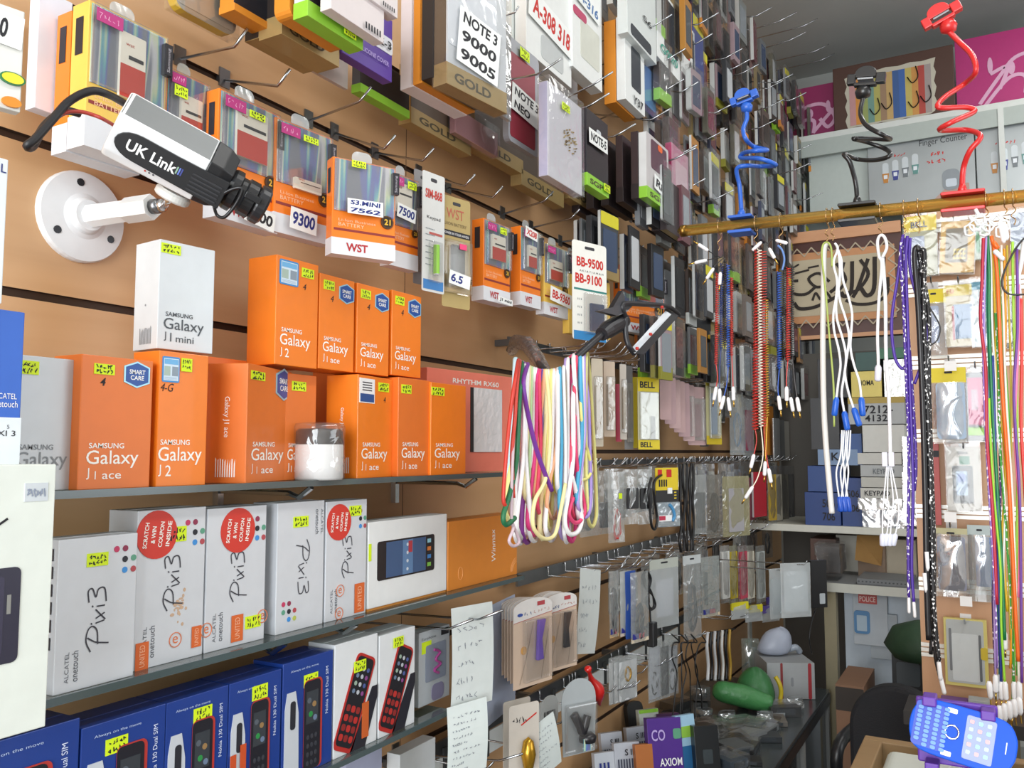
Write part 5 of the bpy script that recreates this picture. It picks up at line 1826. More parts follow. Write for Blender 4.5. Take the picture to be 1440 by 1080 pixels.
# ---- packets in the back line of the rails, half hidden by the front ones
R3 = random.Random(21)
for k, ya, yb_ in ((1, 2.55, 4.5), (2, 2.0, 4.45), (3, 2.35, 4.15)):
    y, i = ya, 0
    while y < yb_:
        nm, hx = R3.choice((('smoky', '3a3938'), ('grey', '7d7d7c'), ('dark', '232326'), ('silver', 'a9abad'), ('brownish', '5a4a40'), ('pale', 'b9b8b0'), ('black', '19191b')))
        hh_ = R3.uniform(.12, .17)
        F = dict(w=R3.uniform(.055, .085), h=hh_, rz=PI / 2 + math.radians(R3.uniform(-25, 0)), loc=Vector((R3.uniform(.10, .17), y, ZC + RAILS[k] - .012 - hh_ + R3.uniform(-.012, .008))))
        zbag(f'{nm} packet, {ORD[i]} in the back line of the {RN[k]} rail', None, F=F, d=.016, inner=R3.choice((slab(hx, .12, .06, .88, .8, .01), lead(hx, 3, .003), slab(hx, .05, .04, .95, .6, .008, rough=.2))), bag=clear('c9cccb', .16, .14, .9, 32), name='accessory_bag', cat='bag')
        y += R3.uniform(.075, .11)
        i += 1
hook(665, 871, .30, 'bent chrome hook carrying the paper notes, lower one', None)
hook(707, 858, .30, 'bent chrome hook carrying the paper notes, upper one', None)
hook(735, 1060, .30, 'bare chrome hook sticking out beside the lower handwritten sheet', None)
pbox('pale lavender paper pad under the lowest shelf', fit(486, 1042, 1110, 537, x=.10), .02, M('b4b9d4', .6), name='paper_pad', cat='paper')
pbox('white carton edge under the end of the lowest shelf', fit(562, 1062, 1120, 612, x=.12), .03, M('d3d8da', .5), name='small_carton', cat='box')
# ================================================================== BRASS ROD WITH HANGING CABLES AND LANYARDS
YR = 1.837
BRASS = M('e6bd62', .27, .8, var=.02)
ra, rb = on_y(958, 325, YR), on_y(1440, 276, YR)
rb = ra + (rb - ra) * ((XR - .002 - ra.x) / (rb.x - ra.x))
rod = thing('brass_rod', 'long brass rod crossing the shop with cables hanging from it', 'rod', ra)
d_ = rb - ra
MB().tube([(0, 0, 0), tuple(d_)], .0125, BRASS, 20).build('tube', rod, smooth=True)
dn = d_.normalized()
mb = MB().tube([tuple(-dn * .008), tuple(-dn * .002), (0, 0, 0), tuple(dn * .012)], [.004, .010, .0135, .0135], M('8a6a34', .35, 1.0), 16)
mb.build('end_cap', rod, smooth=True)


def rod_at(u):
    """point on the rod seen at column u."""
    lo, hi = 0.0, 1.0
    for _ in range(40):
        m = (lo + hi) / 2
        q = ra + d_ * m - CAM
        uu = 720 + FPX * q.dot(RIGHT) / q.dot(FWD)
        if uu < u:
            lo = m
        else:
            hi = m
    return ra + d_ * lo


WIREM = M('c9a878', .25, 1.0)
for u in (1012, 1063, 1098, 1163, 1171, 1238, 1271, 1291, 1386, 1412, 1424):
    p = rod_at(u)
    t = thing('wire_ring', 'thin wire ring with a twisted tail looped over the brass rod', 'ring', p, 0, 'wire rings on the brass rod')
    mb = MB().tube([(0, .0165 * math.cos(a), .0165 * math.sin(a)) for a in [2 * PI * i / 18 for i in range(18)]], .0011, WIREM, 5, closed=True)
    mb.tube(spline([(0, 0, -.0165), (.004, -.004, -.026), (-.004, -.006, -.036), (.003, -.012, -.046), (0, -.014, -.056)], 4), .0011, WIREM, 5)
    mb.build('loop', t, smooth=True)


def px(u, v, dy=0.0):
    return on_y(u, v, YR - .015 + dy)


def fleck(hexs, dot='ffffff', thr=.6):
    key = ('fleck', hexs, dot)
    if key in _MC:
        return _MC[key]
    m = bpy.data.materials.new('flecked_cord')
    m.use_nodes = True
    nt = m.node_tree
    p = nt.nodes['Principled BSDF']
    tc = nt.nodes.new('ShaderNodeTexCoord')
    mp = nt.nodes.new('ShaderNodeMapping')
    mp.inputs['Scale'].default_value = (330, 330, 200)
    n = nt.nodes.new('ShaderNodeTexNoise')
    n.inputs['Scale'].default_value = 1.0
    n.inputs['Detail'].default_value = 0
    r = nt.nodes.new('ShaderNodeValToRGB')
    r.color_ramp.interpolation = 'CONSTANT'
    r.color_ramp.elements[0].color = lin(hexs) + (1,)
    r.color_ramp.elements[1].color = lin(dot) + (1,)
    r.color_ramp.elements[1].position = thr
    nt.links.new(tc.outputs['Object'], mp.inputs[0])
    nt.links.new(mp.outputs[0], n.inputs['Vector'])
    nt.links.new(n.outputs['Fac'], r.inputs[0])
    nt.links.new(r.outputs[0], p.inputs['Base Color'])
    p.inputs['Roughness'].default_value = .5
    _MC[key] = m
    return m


def cord(label, pts, r, m, name='cord', cat='cord', dy=0.0, ends=None, group=None, flat=False):
    P = [px(p[0], p[1], dy + (p[2] if len(p) > 2 else 0)) for p in pts]
    o0 = P[0].copy()
    t = thing(name, label, cat, o0, 0, group)
    Q = spline([p - o0 for p in P], 6)
    MB().tube(Q, r, m, 7).build('strand', t, smooth=True)
    for e in ends or ():
        e(t, Q, o0)
    return t


PLUGW = M('f0f0f2', .35)
GOLDT = M('d8b25a', .2, 1.0)


def plug_end(where=-1, L=.03, r=.0042, m=None, tip=True):
    def f(t, Q, o0):
        p = Q[where]
        d = (Q[-1] - Q[-3]).normalized() if where == -1 else (Q[0] - Q[2]).normalized()
        pg = MB().tube([p - d * .002, p + d * L * .1, p + d * L * .9, p + d * L], [r * .6, r, r, r * .7], m or PLUGW, 10).build('plug', t, smooth=True)
        if tip:
            MB().tube([p + d * L, p + d * (L + .014)], .0016, GOLDT, 8).build('jack_tip', pg, smooth=True)
    return f


def coil_cord(label, top, bot, tail, m, r=.0035, turns=42, wire=.0011, dy=0.0, tailm=None):
    """a spiral lead: a coiled middle, straight ends, white jack plugs."""
    a, b = px(*top, dy), px(*bot, dy)
    t = thing('coiled_lead', label, 'cable', a)
    ax_ = (b - a)
    e1 = ax_.normalized().orthogonal().normalized()
    e2 = ax_.normalized().cross(e1)
    n = turns * 8
    pts = [ax_ * (i / n) + e1 * r * math.cos(2 * PI * i / 8) + e2 * r * math.sin(2 * PI * i / 8) for i in range(n + 1)]
    MB().tube(pts, wire, m, 4).build('coil', t, smooth=True)
    P = [ax_] + [px(*q, dy) - a for q in tail]
    S = spline(P, 5)
    MB().tube(S, .0012, tailm or m, 6).build('tail', t, smooth=True)
    plug_end(-1, .028, .004)(t, S, a)
    return t


RED = M('c0281f', .3, coat=.3)
NAV = M('22387a', .3, coat=.3)
BLU = M('1f55b4', .3, coat=.3)
BLK = M('1c1b1e', .35)
BLKS = M('2e2b2c', .3, coat=.3)
coil_cord('red spiral lead, first of the spiral leads by the rod end', (1009, 384), (1007, 512), ((1009, 530), (1007, 545)), RED)
coil_cord('dark navy spiral lead between the two first red spiral ones', (1015, 370), (1014, 490), ((1012, 520), (1012, 548)), NAV, dy=.008)
coil_cord('black spiral lead in the first spiral bunch', (1020, 366), (1019, 486), ((1019, 520), (1024, 560)), BLKS, dy=.012, r=.003)
coil_cord('bright blue spiral lead in the first spiral bunch', (1024, 372), (1024, 516), ((1022, 540), (1018, 558)), BLU, dy=.002)
coil_cord('red spiral lead closing the first spiral bunch', (1029, 390), (1029, 500), ((1030, 520), (1031, 545)), RED, dy=.01, r=.003)
for i, (u, v, u2, v2) in enumerate(((1014, 362, 992, 352), (1014, 362, 990, 366), (1016, 364, 1000, 378), (1018, 366, 1010, 384))):
    cord(f'upturned white jack plug, {ORD[i]} of four fanning out under the first ring', ((u + 2, v - 4), (u, v), ((u + u2) / 2, (v + v2) / 2), (u2 + 3, v2)), .0012, BLK, 'jack_plug', 'plug', ends=(plug_end(-1, .026, .004),))
coil_cord('red spiral lead with zigzag coils in the second bunch', (1065, 352), (1062, 604), ((1064, 620), (1060, 640)), RED, turns=60, r=.006, wire=.0014)
coil_cord('cream white spiral lead in the second bunch', (1068, 350), (1070, 600), ((1073, 640), (1066, 670), (1058, 685)), M('efe6d4', .35), turns=60, r=.0045, dy=-.012)
coil_cord('second red spiral lead beside the cream white one', (1074, 352), (1074, 600), ((1076, 630), (1081, 660)), M('c8382c', .3, coat=.3), turns=66, r=.006, dy=.004)
coil_cord('gold spiral lead in the second bunch', (1078, 420), (1079, 585), ((1078, 610), (1076, 650)), M('c9a03e', .3, .6), turns=46, r=.0035, dy=.004)
coil_cord('blue spiral lead, first of the third bunch', (1096, 382), (1096, 518), ((1094, 545), (1095, 558)), BLU, r=.0045, turns=40)
coil_cord('black spiral lead beside the blue one in the third bunch', (1103, 378), (1103, 500), ((1106, 525), (1112, 560)), BLKS, r=.003, dy=.006)
coil_cord('red spiral lead in the third bunch', (1109, 376), (1108, 506), ((1106, 530), (1106, 545)), RED, r=.0045, turns=38)
coil_cord('second black spiral lead closing the third bunch', (1115, 374), (1114, 500), ((1118, 540), (1121, 560)), BLKS, r=.003, dy=.004)
for i, (u2, v2) in enumerate(((1070, 335), (1092, 332), (1082, 350))):
    cord(f'white jack plug leaning out beside the second ring, {ORD[i]} of three', ((1078, 345), (1080, 343), ((1078 + u2) / 2, (342 + v2) / 2), (u2, v2 + 6 * (v2 < 345))), .0012, BLK, 'jack_plug', 'plug', ends=(plug_end(-1, .024, .0038, tip=(i == 2)),))
cord('light blue lead dropping into the third bunch', ((1094, 345), (1100, 352), (1103, 365), (1100, 380)), .0022, M('5f86c4', .35), 'lead_end', 'cable')

# flat white ribbon, green lead, wavy white leads
WC = M('eef0f4', .4)
cord('broad off-white ribbon lead hanging from its loop', ((1163, 342), (1159, 352), (1158, 400), (1157, 480), (1158, 560), (1161, 620), (1166, 680), (1170, 722)), .0058, M('d9d8d4', .45), 'ribbon_lead', 'cable')
cord('olive green and white lead looped beside the broad ribbon', ((1170, 375), (1169, 350), (1164, 341), (1157, 345), (1156, 365), (1161, 410), (1166, 470), (1172, 540), (1173, 600)), .002, M('a3b45a', .4), 'lead', 'cable', dy=-.006)
zig = lambda u0, a, ph, v0, v1, n=9, dr=0: [(u0 + dr * i / (n - 1) + a * math.sin(ph + i * 1.35), v0 + (v1 - v0) * i / (n - 1)) for i in range(n)]
for i, (u0, a, ph, v1, dr) in enumerate(((1172, 4, 0, 560, 8), (1176, 5, 1.2, 580, 14), (1181, 5, 2.6, 575, 16), (1186, 4, 4.0, 560, 22))):
    blue = M('1f5fc8', .3)
    cord(f'wavy white lead, {ORD[i]} of the four crimped ones with blue plugs', [(1174, 342), (1178, 350)] + zig(u0, a, ph, 370, v1, 9, dr), .0024, WC, 'wavy_lead', 'cable', dy=-.004 + .004 * i, ends=(plug_end(-1, .036, .0062, blue, False),))
for i in range(5):
    u0 = 1180 + i * 3
    cord(f'smooth white lead, {ORD[i]} of five running down to the lower blue plugs', ((u0 + 4, 605), (u0 + 2, 640), (u0 + (4 if i % 2 else -4), 665), (1180 + i * 3, 700)), .0016, WC, 'thin_lead', 'cable', dy=.003 * i, ends=(plug_end(-1, .028, .005, M('1f4fb4', .3), False),))

cord('white flat lead with a long loop, nearer strand of the splitter cable', ((1241, 362), (1247, 348), (1244, 334), (1238, 331), (1234, 340), (1236, 360), (1240, 372), (1236, 420), (1234, 470), (1235, 505), (1235, 515)), .0030, WC, 'splitter_lead', 'cable', ends=(plug_end(-1, .030, .0065, M('dcdce8', .35), False),))
cord('white flat lead, long strand of the splitter cable down to its slider', ((1241, 362), (1245, 420), (1246, 500), (1250, 560), (1252, 640)), .0036, WC, 'splitter_lead', 'cable', dy=.004)
p = px(1249, 646)
t = thing('cable_slider', 'pale double slider clip on the white splitter cable', 'clip', p)
MB().box(-.011, -.006, -.014, -.001, .006, .014, M('dfe0ec', .35)).box(.001, -.006, -.014, .011, .006, .014, M('e8e8f0', .35)).build('body', t, bevel=.0015)
for i, (u1, u2) in enumerate(((1243, 1241), (1248, 1247), (1256, 1252), (1262, 1259))):
    cord(f'thin white end lead, {ORD[i]} of four below the slider', ((1247 + i * 2, 655), (u1, 700), (u1 + (2 if i % 2 else -2), 725), (u2, 752)), .0015, WC, 'end_lead', 'cable', dy=.003 * i, ends=(plug_end(-1, .022, .0055, M('dfe2f2', .35), False),))

PUR = fleck('4a2a94', 'ffffff', .66)
PURP_ = M('4c2f9a', .4)
for i, pts in enumerate((((1270, 330), (1266, 360), (1270, 420), (1274, 520), (1278, 640), (1277, 760), (1278, 840)), ((1276, 332), (1274, 370), (1276, 440), (1280, 560), (1284, 680), (1282, 790), (1285, 846)), ((1267, 340), (1264, 380), (1254, 450), (1258, 500), (1268, 518), (1275, 512)), ((1280, 335), (1280, 380), (1296, 440), (1304, 470), (1298, 505), (1286, 540)), ((1272, 335), (1272, 400), (1281, 520), (1288, 640), (1286, 690)))):
    cord(f'purple braided lanyard, {("longest white flecked", "second long", "outward looping", "crossing the black bundle", "ending in a white tip")[i]}', pts, .0030, PUR if i in (0, 4) else PURP_, 'lanyard', 'lanyard', dy=.003 * i, ends=(plug_end(-1, .03, .003, PLUGW, False),) if i in (0, 1, 4) else None, group=None)
BF = fleck('1a191c', 'f4f4f4', .67)
for i, pts in enumerate((((1293, 352), (1288, 348), (1286, 365), (1291, 430), (1297, 560), (1301, 700), (1303, 820), (1306, 900)), ((1293, 350), (1299, 352), (1300, 372), (1299, 440), (1304, 560), (1309, 700), (1313, 850), (1320, 930)), ((1292, 352), (1296, 380), (1306, 440), (1306, 520), (1309, 640), (1313, 760), (1314, 900), (1322, 950)), ((1294, 353), (1294, 400), (1296, 500), (1306, 640), (1307, 760), (1311, 860), (1309, 920)))):
    cord(f'black lanyard, {("plain inner", "white flecked outer", "white flecked bulging", "thin plain long")[i]} strand of the black bundle', pts, (.0052, .0046, .0044, .0036)[i], BF if i in (1, 2) else BLK, 'lanyard', 'lanyard', dy=.005 * i, ends=(plug_end(-1, .034, .004, PLUGW, False),) if i in (1, 2) else None)
for i, (u, v) in enumerate(((1303, 776), (1300, 806))):
    p = px(u, v, -.012)
    tag(MB().tube([tuple(p), tuple(p + Vector((.001, 0, -.03))), tuple(p + Vector((.001, 0, -.036)))], [.0036, .0034, .001], PLUGW, 10).build('cord_tip', smooth=True), f'white cord tip lying against the black bundle, {"upper" if i == 0 else "lower"} one', 'cord tip')
cord('thin black loop bulging out beside the black bundle', ((1302, 425), (1312, 440), (1322, 460), (1318, 478), (1308, 486)), .0014, BLK, 'loop', 'cord', dy=-.01)

# the many-coloured bunch
BUN = [
    ('crimson', 'b3263e', ((1383, 335), (1381, 400), (1379, 450), (1386, 520), (1388, 620), (1396, 720), (1402, 850)), .0042, 0),
    ('lavender', 'b79ad8', ((1387, 330), (1385, 400), (1384, 460), (1389, 560), (1390, 640), (1396, 760), (1400, 950)), .0026, 1),
    ('emerald green', '1f7a4a', ((1388, 330), (1391, 380), (1391, 450), (1395, 560), (1402, 680), (1408, 780), (1413, 900)), .0042, 0),
    ('white', 'eef0ee', ((1392, 330), (1394, 380), (1395, 450), (1400, 540), (1402, 600), (1413, 700), (1411, 800), (1413, 890)), .0026, 1),
    ('golden yellow', 'd9b21e', ((1392, 335), (1397, 380), (1400, 450), (1402, 540), (1414, 650), (1410, 760), (1417, 860)), .0036, 0),
    ('orange', 'ea6a1e', ((1394, 332), (1401, 370), (1405, 440), (1409, 540), (1417, 650), (1423, 760), (1428, 860), (1432, 930)), .0046, 0),
    ('lime green', '9ad83a', ((1391, 560), (1394, 640), (1400, 720), (1407, 800), (1408, 880), (1413, 960)), .0030, 1),
    ('deep blue', '2c3f8c', ((1396, 500), (1399, 600), (1402, 700), (1404, 800), (1408, 960)), .0034, 1),
    ('leaf green flecked', '3f9a3a', ((1400, 440), (1404, 520), (1406, 620), (1413, 720), (1420, 820), (1426, 960)), .0032, 1),
    ('bright lime', 'a8e04a', ((1424, 340), (1425, 420), (1428, 520), (1431, 640), (1430, 760), (1427, 880), (1424, 985)), .0034, 1),
    ('violet', '6a3a94', ((1430, 350), (1431, 460), (1426, 560), (1434, 700), (1436, 850), (1437, 960)), .0034, 0),
    ('pink', 'e87aa4', ((1432, 400), (1432, 480), (1427, 600), (1434, 720), (1433, 840)), .0036, 0),
    ('scarlet', 'd23a32', ((1436, 420), (1437, 500), (1436, 600), (1442, 700), (1446, 800)), .0040, 0),
    ('dull yellow', 'b9a32e', ((1416, 345), (1418, 420), (1421, 500), (1422, 620), (1418, 760), (1421, 900)), .0026, 0),
    ('sea green', '3aa890', ((1386, 345), (1388, 420), (1391, 520), (1393, 640), (1398, 760), (1404, 880), (1406, 950)), .0028, 1),
    ('pale lilac flecked', '8a6ab4', ((1384, 340), (1382, 430), (1384, 560), (1391, 700), (1399, 830), (1403, 940)), .0028, 0),
    ('ivory', 'f0eadc', ((1408, 345), (1411, 440), (1415, 560), (1424, 700), (1429, 840), (1433, 960)), .0028, 1),
    ('grass green', '5fae3a', ((1403, 350), (1408, 450), (1418, 580), (1421, 700), (1428, 820), (1431, 950)), .0034, 0),
    ('amber', 'e89a1e', ((1412, 350), (1414, 460), (1411, 580), (1419, 700), (1424, 820), (1421, 940)), .0032, 0),
    ('plum flecked', '4a2f6e', ((1405, 600), (1407, 700), (1404, 760), (1396, 830), (1400, 960)), .0026, 1),
]
for i, (nm, hx, pts, r, e) in enumerate(BUN):
    mm = fleck(hx, 'f0e8f4', .66) if 'flecked' in nm else M(hx, .38)
    cord(f'{nm} lanyard cord in the many-coloured bunch at the rod', pts, r * .74, mm, 'lanyard', 'lanyard', dy=.004 * (i % 5) - .008, ends=(plug_end(-1, .03, .0048, PLUGW, True),) if e else None)
for i in range(8):
    u, v = 1362 + 7.5 * i + RND.uniform(-3, 3), 322 - 3 * (i % 3) * 3 + RND.uniform(-6, 6)
    p = px(u, v, -.01)
    t = thing('lanyard_clasp', 'small white plastic clasp at the top of the many-coloured bunch', 'clasp', p, 0, 'white clasps of the many-coloured bunch')
    a = RND.uniform(0, 3)
    pts = [(.008 * math.cos(a + q) * (1.3 if k % 2 else 1), RND.uniform(-.002, .002), .011 * math.sin(a + q)) for k, q in enumerate([2 * PI * j / 8 for j in range(8)])]
    mb = MB().tube(pts, .0022, M('e4e8ea', .3), 6, closed=True)
    mb.build('hook', t, smooth=True)
    MB().tube([pts[0], (pts[0][0] * 2.4, 0, pts[0][2] * 2.4 - .004)], .0036, M('eceef0', .3), 8).build('barrel', t, smooth=True)
for i, (u, v, u2, v2) in enumerate(((1408, 318, 1412, 342), (1413, 315, 1416, 338), (1398, 352, 1412, 366), (1396, 340, 1404, 350))):
    a, b = px(u, v, -.012), px(u2, v2, -.012)
    tag(MB().tube([tuple(a), tuple(a.lerp(b, .1)), tuple(a.lerp(b, .85)), tuple(b)], [.003, .0048, .0044, .002], PLUGW if i < 2 else M('ea6a1e' if i == 3 else 'eef0f0', .35), 10).build('cord_tip', smooth=True), f'{("upright white", "second upright white", "slanting white", "slanting orange")[i]} cord tip near the top of the many-coloured bunch', 'cord tip')
for i in range(7):
    u, v = 1391 + 7 * i, 958 + (i * 37 % 40)
    p = px(u, v, -.006)
    t = thing('cone_tip', 'white cone tip with a gold point dangling below the many-coloured bunch', 'cord tip', p, 0, 'white cone tips below the bunch')
    tb = MB().tube([(0, 0, 0), (0, 0, -.006), (.001, 0, -.026), (.001, 0, -.032)], [.003, .0052, .0048, .002], PLUGW, 10).build('tip_body', t, smooth=True)
    MB().tube([(.001, 0, -.032), (.002, 0, -.046)], .0012, GOLDT, 6).build('gold_point', tb)
cord('thin black loop lead beside the many-coloured bunch', ((1440, 335), (1428, 350), (1415, 375), (1409, 395), (1412, 408), (1422, 414), (1440, 414)), .0018, BLK, 'loop', 'cord', dy=-.014)
cord('broad black and white strap at the frame edge by the bunch', ((1440, 340), (1436, 370), (1432, 390), (1434, 420)), .0042, M('dfe0e2', .4), 'strap', 'strap', dy=.004)

# ------------------------------------------------------------------ gooseneck phone holders clamped to the rod
def goose(label, m, base, pts, head, r=.0048, up=0.012):
    c = rod_at(base[0])
    t = thing('gooseneck_holder', label, 'phone holder', c)
    # spring clamp: plate over and under the rod
    bw = base[1]
    ang = math.atan2(d_.z, d_.x)
    M3 = lambda x, z: (x * math.cos(ang) - z * math.sin(ang), x * math.sin(ang) + z * math.cos(ang))
    for z0, z1, nm in ((.0126, .0186, 'upper_jaw'), (-.0206, -.0140, 'lower_jaw')):
        mb = MB()
        mb.prism([M3(x, z) for x, z in rr(-bw, z0, bw, z1, .003)], -.022, .022, m)
        mb.build(nm, t, bevel=.0012)
    MB().tube([(0, .0, .018), (.0, .0, .03), (0, 0, .036)], [.010, .007, r], m, 14).build('socket', t, smooth=True)
    n = len(pts)
    P = []
    for i, q in enumerate(pts):
        dy = .03 * math.sin(i * 1.9) if 1 < i < n - 2 else 0
        P.append(on_y(q[0], q[1], c.y + dy) - c)
    P = [Vector((0, 0, .03))] + P[1:]
    MB().tube(spline(P, 6), r, m, 10).build('gooseneck', t, smooth=True)
    h0 = P[-1]
    head(t, h0, m)
    return t


def claw_head(s=1.0, tiltd=20):
    def f(t, h, m):
        a = math.radians(tiltd)
        T = lambda x, z: (h.x + s * (x * math.cos(a) - z * math.sin(a)), h.z + s * (x * math.sin(a) + z * math.cos(a)))
        MB().lathe([(.004 * s, -.004), (.012 * s, .0), (.014 * s, .010 * s), (.010 * s, .018 * s)], m, 16, (h.x, h.y, h.z)).build('ball_socket', t, smooth=True)
        mb = MB()
        for pts in (((-.030, .022), (-.016, .022), (-.016, .040), (-.030, .040)), ((.018, .022), (.034, .022), (.034, .040), (.018, .040)), ((-.018, .018), (.02, .018), (.02, .024), (-.018, .024))):
            mb.prism([T(*q) for q in pts], h.y - .010, h.y + .006, m)
        cl = mb.build('claw', t, bevel=.0018)
        MB().prism([T(.018 * math.cos(q), .040 + .014 * math.sin(q)) for q in [PI * i / 10 for i in range(11)]] + [T(-.018, .034), T(.018, .034)][::1], h.y - .008, h.y + .006, m).build('back_pad', cl, bevel=.001)
        mb = MB().prism([T(-.012, .028), T(.014, .028), T(.014, .031), T(-.012, .031)], h.y - .012, h.y + .004, M('9ea3a8', .3, .6))
        mb.build('spring_bar', cl)
    return f


goose('blue gooseneck phone holder clamped near the rod end', M('2560c4', .38, coat=.2), (1043, .026), ((1046, 300), (1040, 262), (1036, 238), (1050, 233), (1070, 234), (1091, 232), (1068, 223), (1042, 222), (1046, 215), (1062, 212), (1079, 211), (1060, 206), (1049, 196), (1045, 182), (1050, 168), (1050, 156)), claw_head(.95, 12))
goose('black gooseneck phone holder in the middle of the rod', M('1e1f21', .3, coat=.2), (1206, .036), ((1204, 282), (1203, 256), (1195, 228), (1187, 217), (1206, 224), (1232, 225), (1251, 219), (1246, 210), (1220, 200), (1200, 195), (1226, 195), (1252, 196), (1240, 189), (1219, 177), (1210, 160), (1214, 136)), claw_head(1.15, -8), .0046)
goose('red gooseneck phone holder with its clamp on the rod, claw up by the ceiling', M('d22a2c', .35, coat=.25), (1354, .038), ((1354, 264), (1355, 236), (1364, 212), (1379, 192), (1360, 183), (1322, 183), (1338, 172), (1370, 157), (1358, 151), (1320, 151), (1328, 137), (1356, 118), (1372, 101), (1367, 78), (1350, 60), (1334, 44)), claw_head(1.15, 22), .0052)

# ------------------------------------------------------------------ cord bundle on a black holder arm by the shelf end
HB = M('26262a', .38)
t = thing('phone_holder', 'black empty phone holder on a bent arm that carries the pastel cord bundle', 'phone holder', on_x(716, 490, .05))
o0 = t.location.copy()
W = lambda u, v, x: on_x(u, v, x) - o0
arm = [W(716, 492, .05), W(722, 484, .12), W(735, 480, .2), W(750, 496, .29), W(764, 520, .36), W(778, 530, .37), (W(795, 517, .385)), W(825, 489, .41), W(848, 469, .425), W(862, 459, .43)]
MB().tube(spline(arm, 8), .0075, HB, 12).build('bent_arm', t, smooth=True)
MB().tube([W(720, 494, .1), W(726, 480, .15), W(742, 484, .24), W(756, 504, .32), W(768, 524, .365)], [.012, .016, .017, .014, .011], clear('8d8a90', .16, .28, 1.0, 60), 10).build('film_wrap', t)
MB().tube([W(846, 470, .425), W(854, 464, .428), W(870, 455, .435), W(878, 450, .44)], [.014, .018, .018, .015], HB, 16).build('swivel_joint', t, smooth=False)
fr = [W(880, 446, .45), W(876, 428, .45), W(905, 428, .46), W(939, 431, .47), W(955, 443, .475)]
MB().tube(spline(fr, 5), .0055, HB, 8).build('upper_claw', t, smooth=True)
fr = [W(880, 446, .45), W(880, 470, .45), (W(884, 486, .455)), W(892, 497, .46)]
lcl = MB().tube(spline(fr, 5), .0060, HB, 8).build('lower_claw', t, smooth=True)
mb = MB()
q = [W(886, 492, .455), W(936, 437, .465), W(944, 442, .475), W(893, 497, .465)]
off = Vector((.008, .03, .0))
b = len(mb.v)
mb.v += [tuple(a) for a in q] + [tuple(a + off) for a in q]
for f4 in ((0, 1, 2, 3), (7, 6, 5, 4), (0, 4, 5, 1), (1, 5, 6, 2), (2, 6, 7, 3), (3, 7, 4, 0)):
    mb.face(tuple(b + k for k in f4), M('c9ced4', .3) if f4 == (0, 1, 2, 3) else HB)
mb.build('cradle_plate', t, fixn=True)
star = [W(842, 437, .44), W(862, 432, .445), W(876, 408, .45), W(880, 425, .45), W(890, 430, .452), W(880, 440, .452), W(868, 444, .448)]
mb = MB()
b, n = len(mb.v), len(star)
mb.v += [tuple(a) for a in star] + [tuple(a + Vector((-.012, .004, 0))) for a in star]
mb.face(tuple(range(b, b + n)), M('4a4b50', .3))
mb.face(tuple(range(b + 2 * n - 1, b + n - 1, -1)), HB)
for i in range(n):
    j = (i + 1) % n
    mb.face((b + i, b + n + i, b + n + j, b + j), HB)
mb.build('release_lever', t, fixn=True)
for i, (u, v) in enumerate(((931, 432), (915, 470), (896, 490))):
    MB().lathe([(.003, -.003), (.004, 0), (.003, .003)], M('b8322a', .4), 10, tuple(W(u, v, .475))).build('red_pad', lcl)

PASTEL = [('white', 'f4f2f4'), ('cream', 'f3e6b0'), ('pale yellow', 'f2ee9a'), ('lemon yellow', 'f0ea2c'), ('hot pink', 'e8408a'), ('rose', 'e8486a'), ('pale pink', 'f0c4d4'), ('purple', '8a3a9a'), ('lilac', 'b09ad8'), ('sky blue', '4aa8d0'), ('pale blue', 'bfe0ec'), ('peach', 'f0b48a'), ('violet', '5a4ab0'), ('mint', 'c4e8b0')]
order = [10, 2, 6, 0, 7, 0, 0, 1, 13, 0, 0, 4, 5, 12, 11, 1, 0, 1, 2, 0, 11, 0, 9, 3, 0, 8, 0, 5, 4, 0, 5, 0, 9, 0, 8, 2]
nth = {}
na = len(order)
for i, c in enumerate(order):
    nm, hx = PASTEL[c]
    nth[nm] = nth.get(nm, 0) + 1
    s = i / (na - 1)
    u = 726 + 100 * s
    va = 508 + 17 * math.sin(PI * min(1, s * 1.15)) - (8 if s > .7 else 0)
    x0 = .355 + .03 * s
    Rr = random.Random(100 + i)
    vb = Rr.uniform(690, 766)
    ub = u + (s - .5) * 8 + Rr.uniform(-9, 9)
    wv = Rr.uniform(3, 9)
    fx = x0 + .014 + Rr.uniform(0, .016)
    bx = x0 - .016 - Rr.uniform(0, .012)
    k1 = Rr.uniform(-4, 4)
    P = [on_x(u - 1, va - 3, x0), on_x(u - 2, va + 14, fx), on_x((u + ub) / 2 - 3 + k1, (va + vb) / 2, fx), on_x(ub - wv, vb - 30, fx), on_x(ub - wv * .7, vb - 8, fx - .004), on_x(ub, vb, (fx + bx) / 2), on_x(ub + wv * .7, vb - 8, bx + .004), on_x(ub + wv, vb - 30, bx), on_x((u + ub) / 2 + 3 - k1, (va + vb) / 2, bx), on_x(u + 2, va + 14, bx)]
    o = MB().tube(spline(P, 5, True), Rr.uniform(.0036, .0046), M(hx, .5), 7, closed=True).build('silicone_cord', smooth=True)
    tag(o, f'{nm} looped cord over the black arm, {ORD[nth[nm] - 1]} {nm} one from the wall', 'cord')
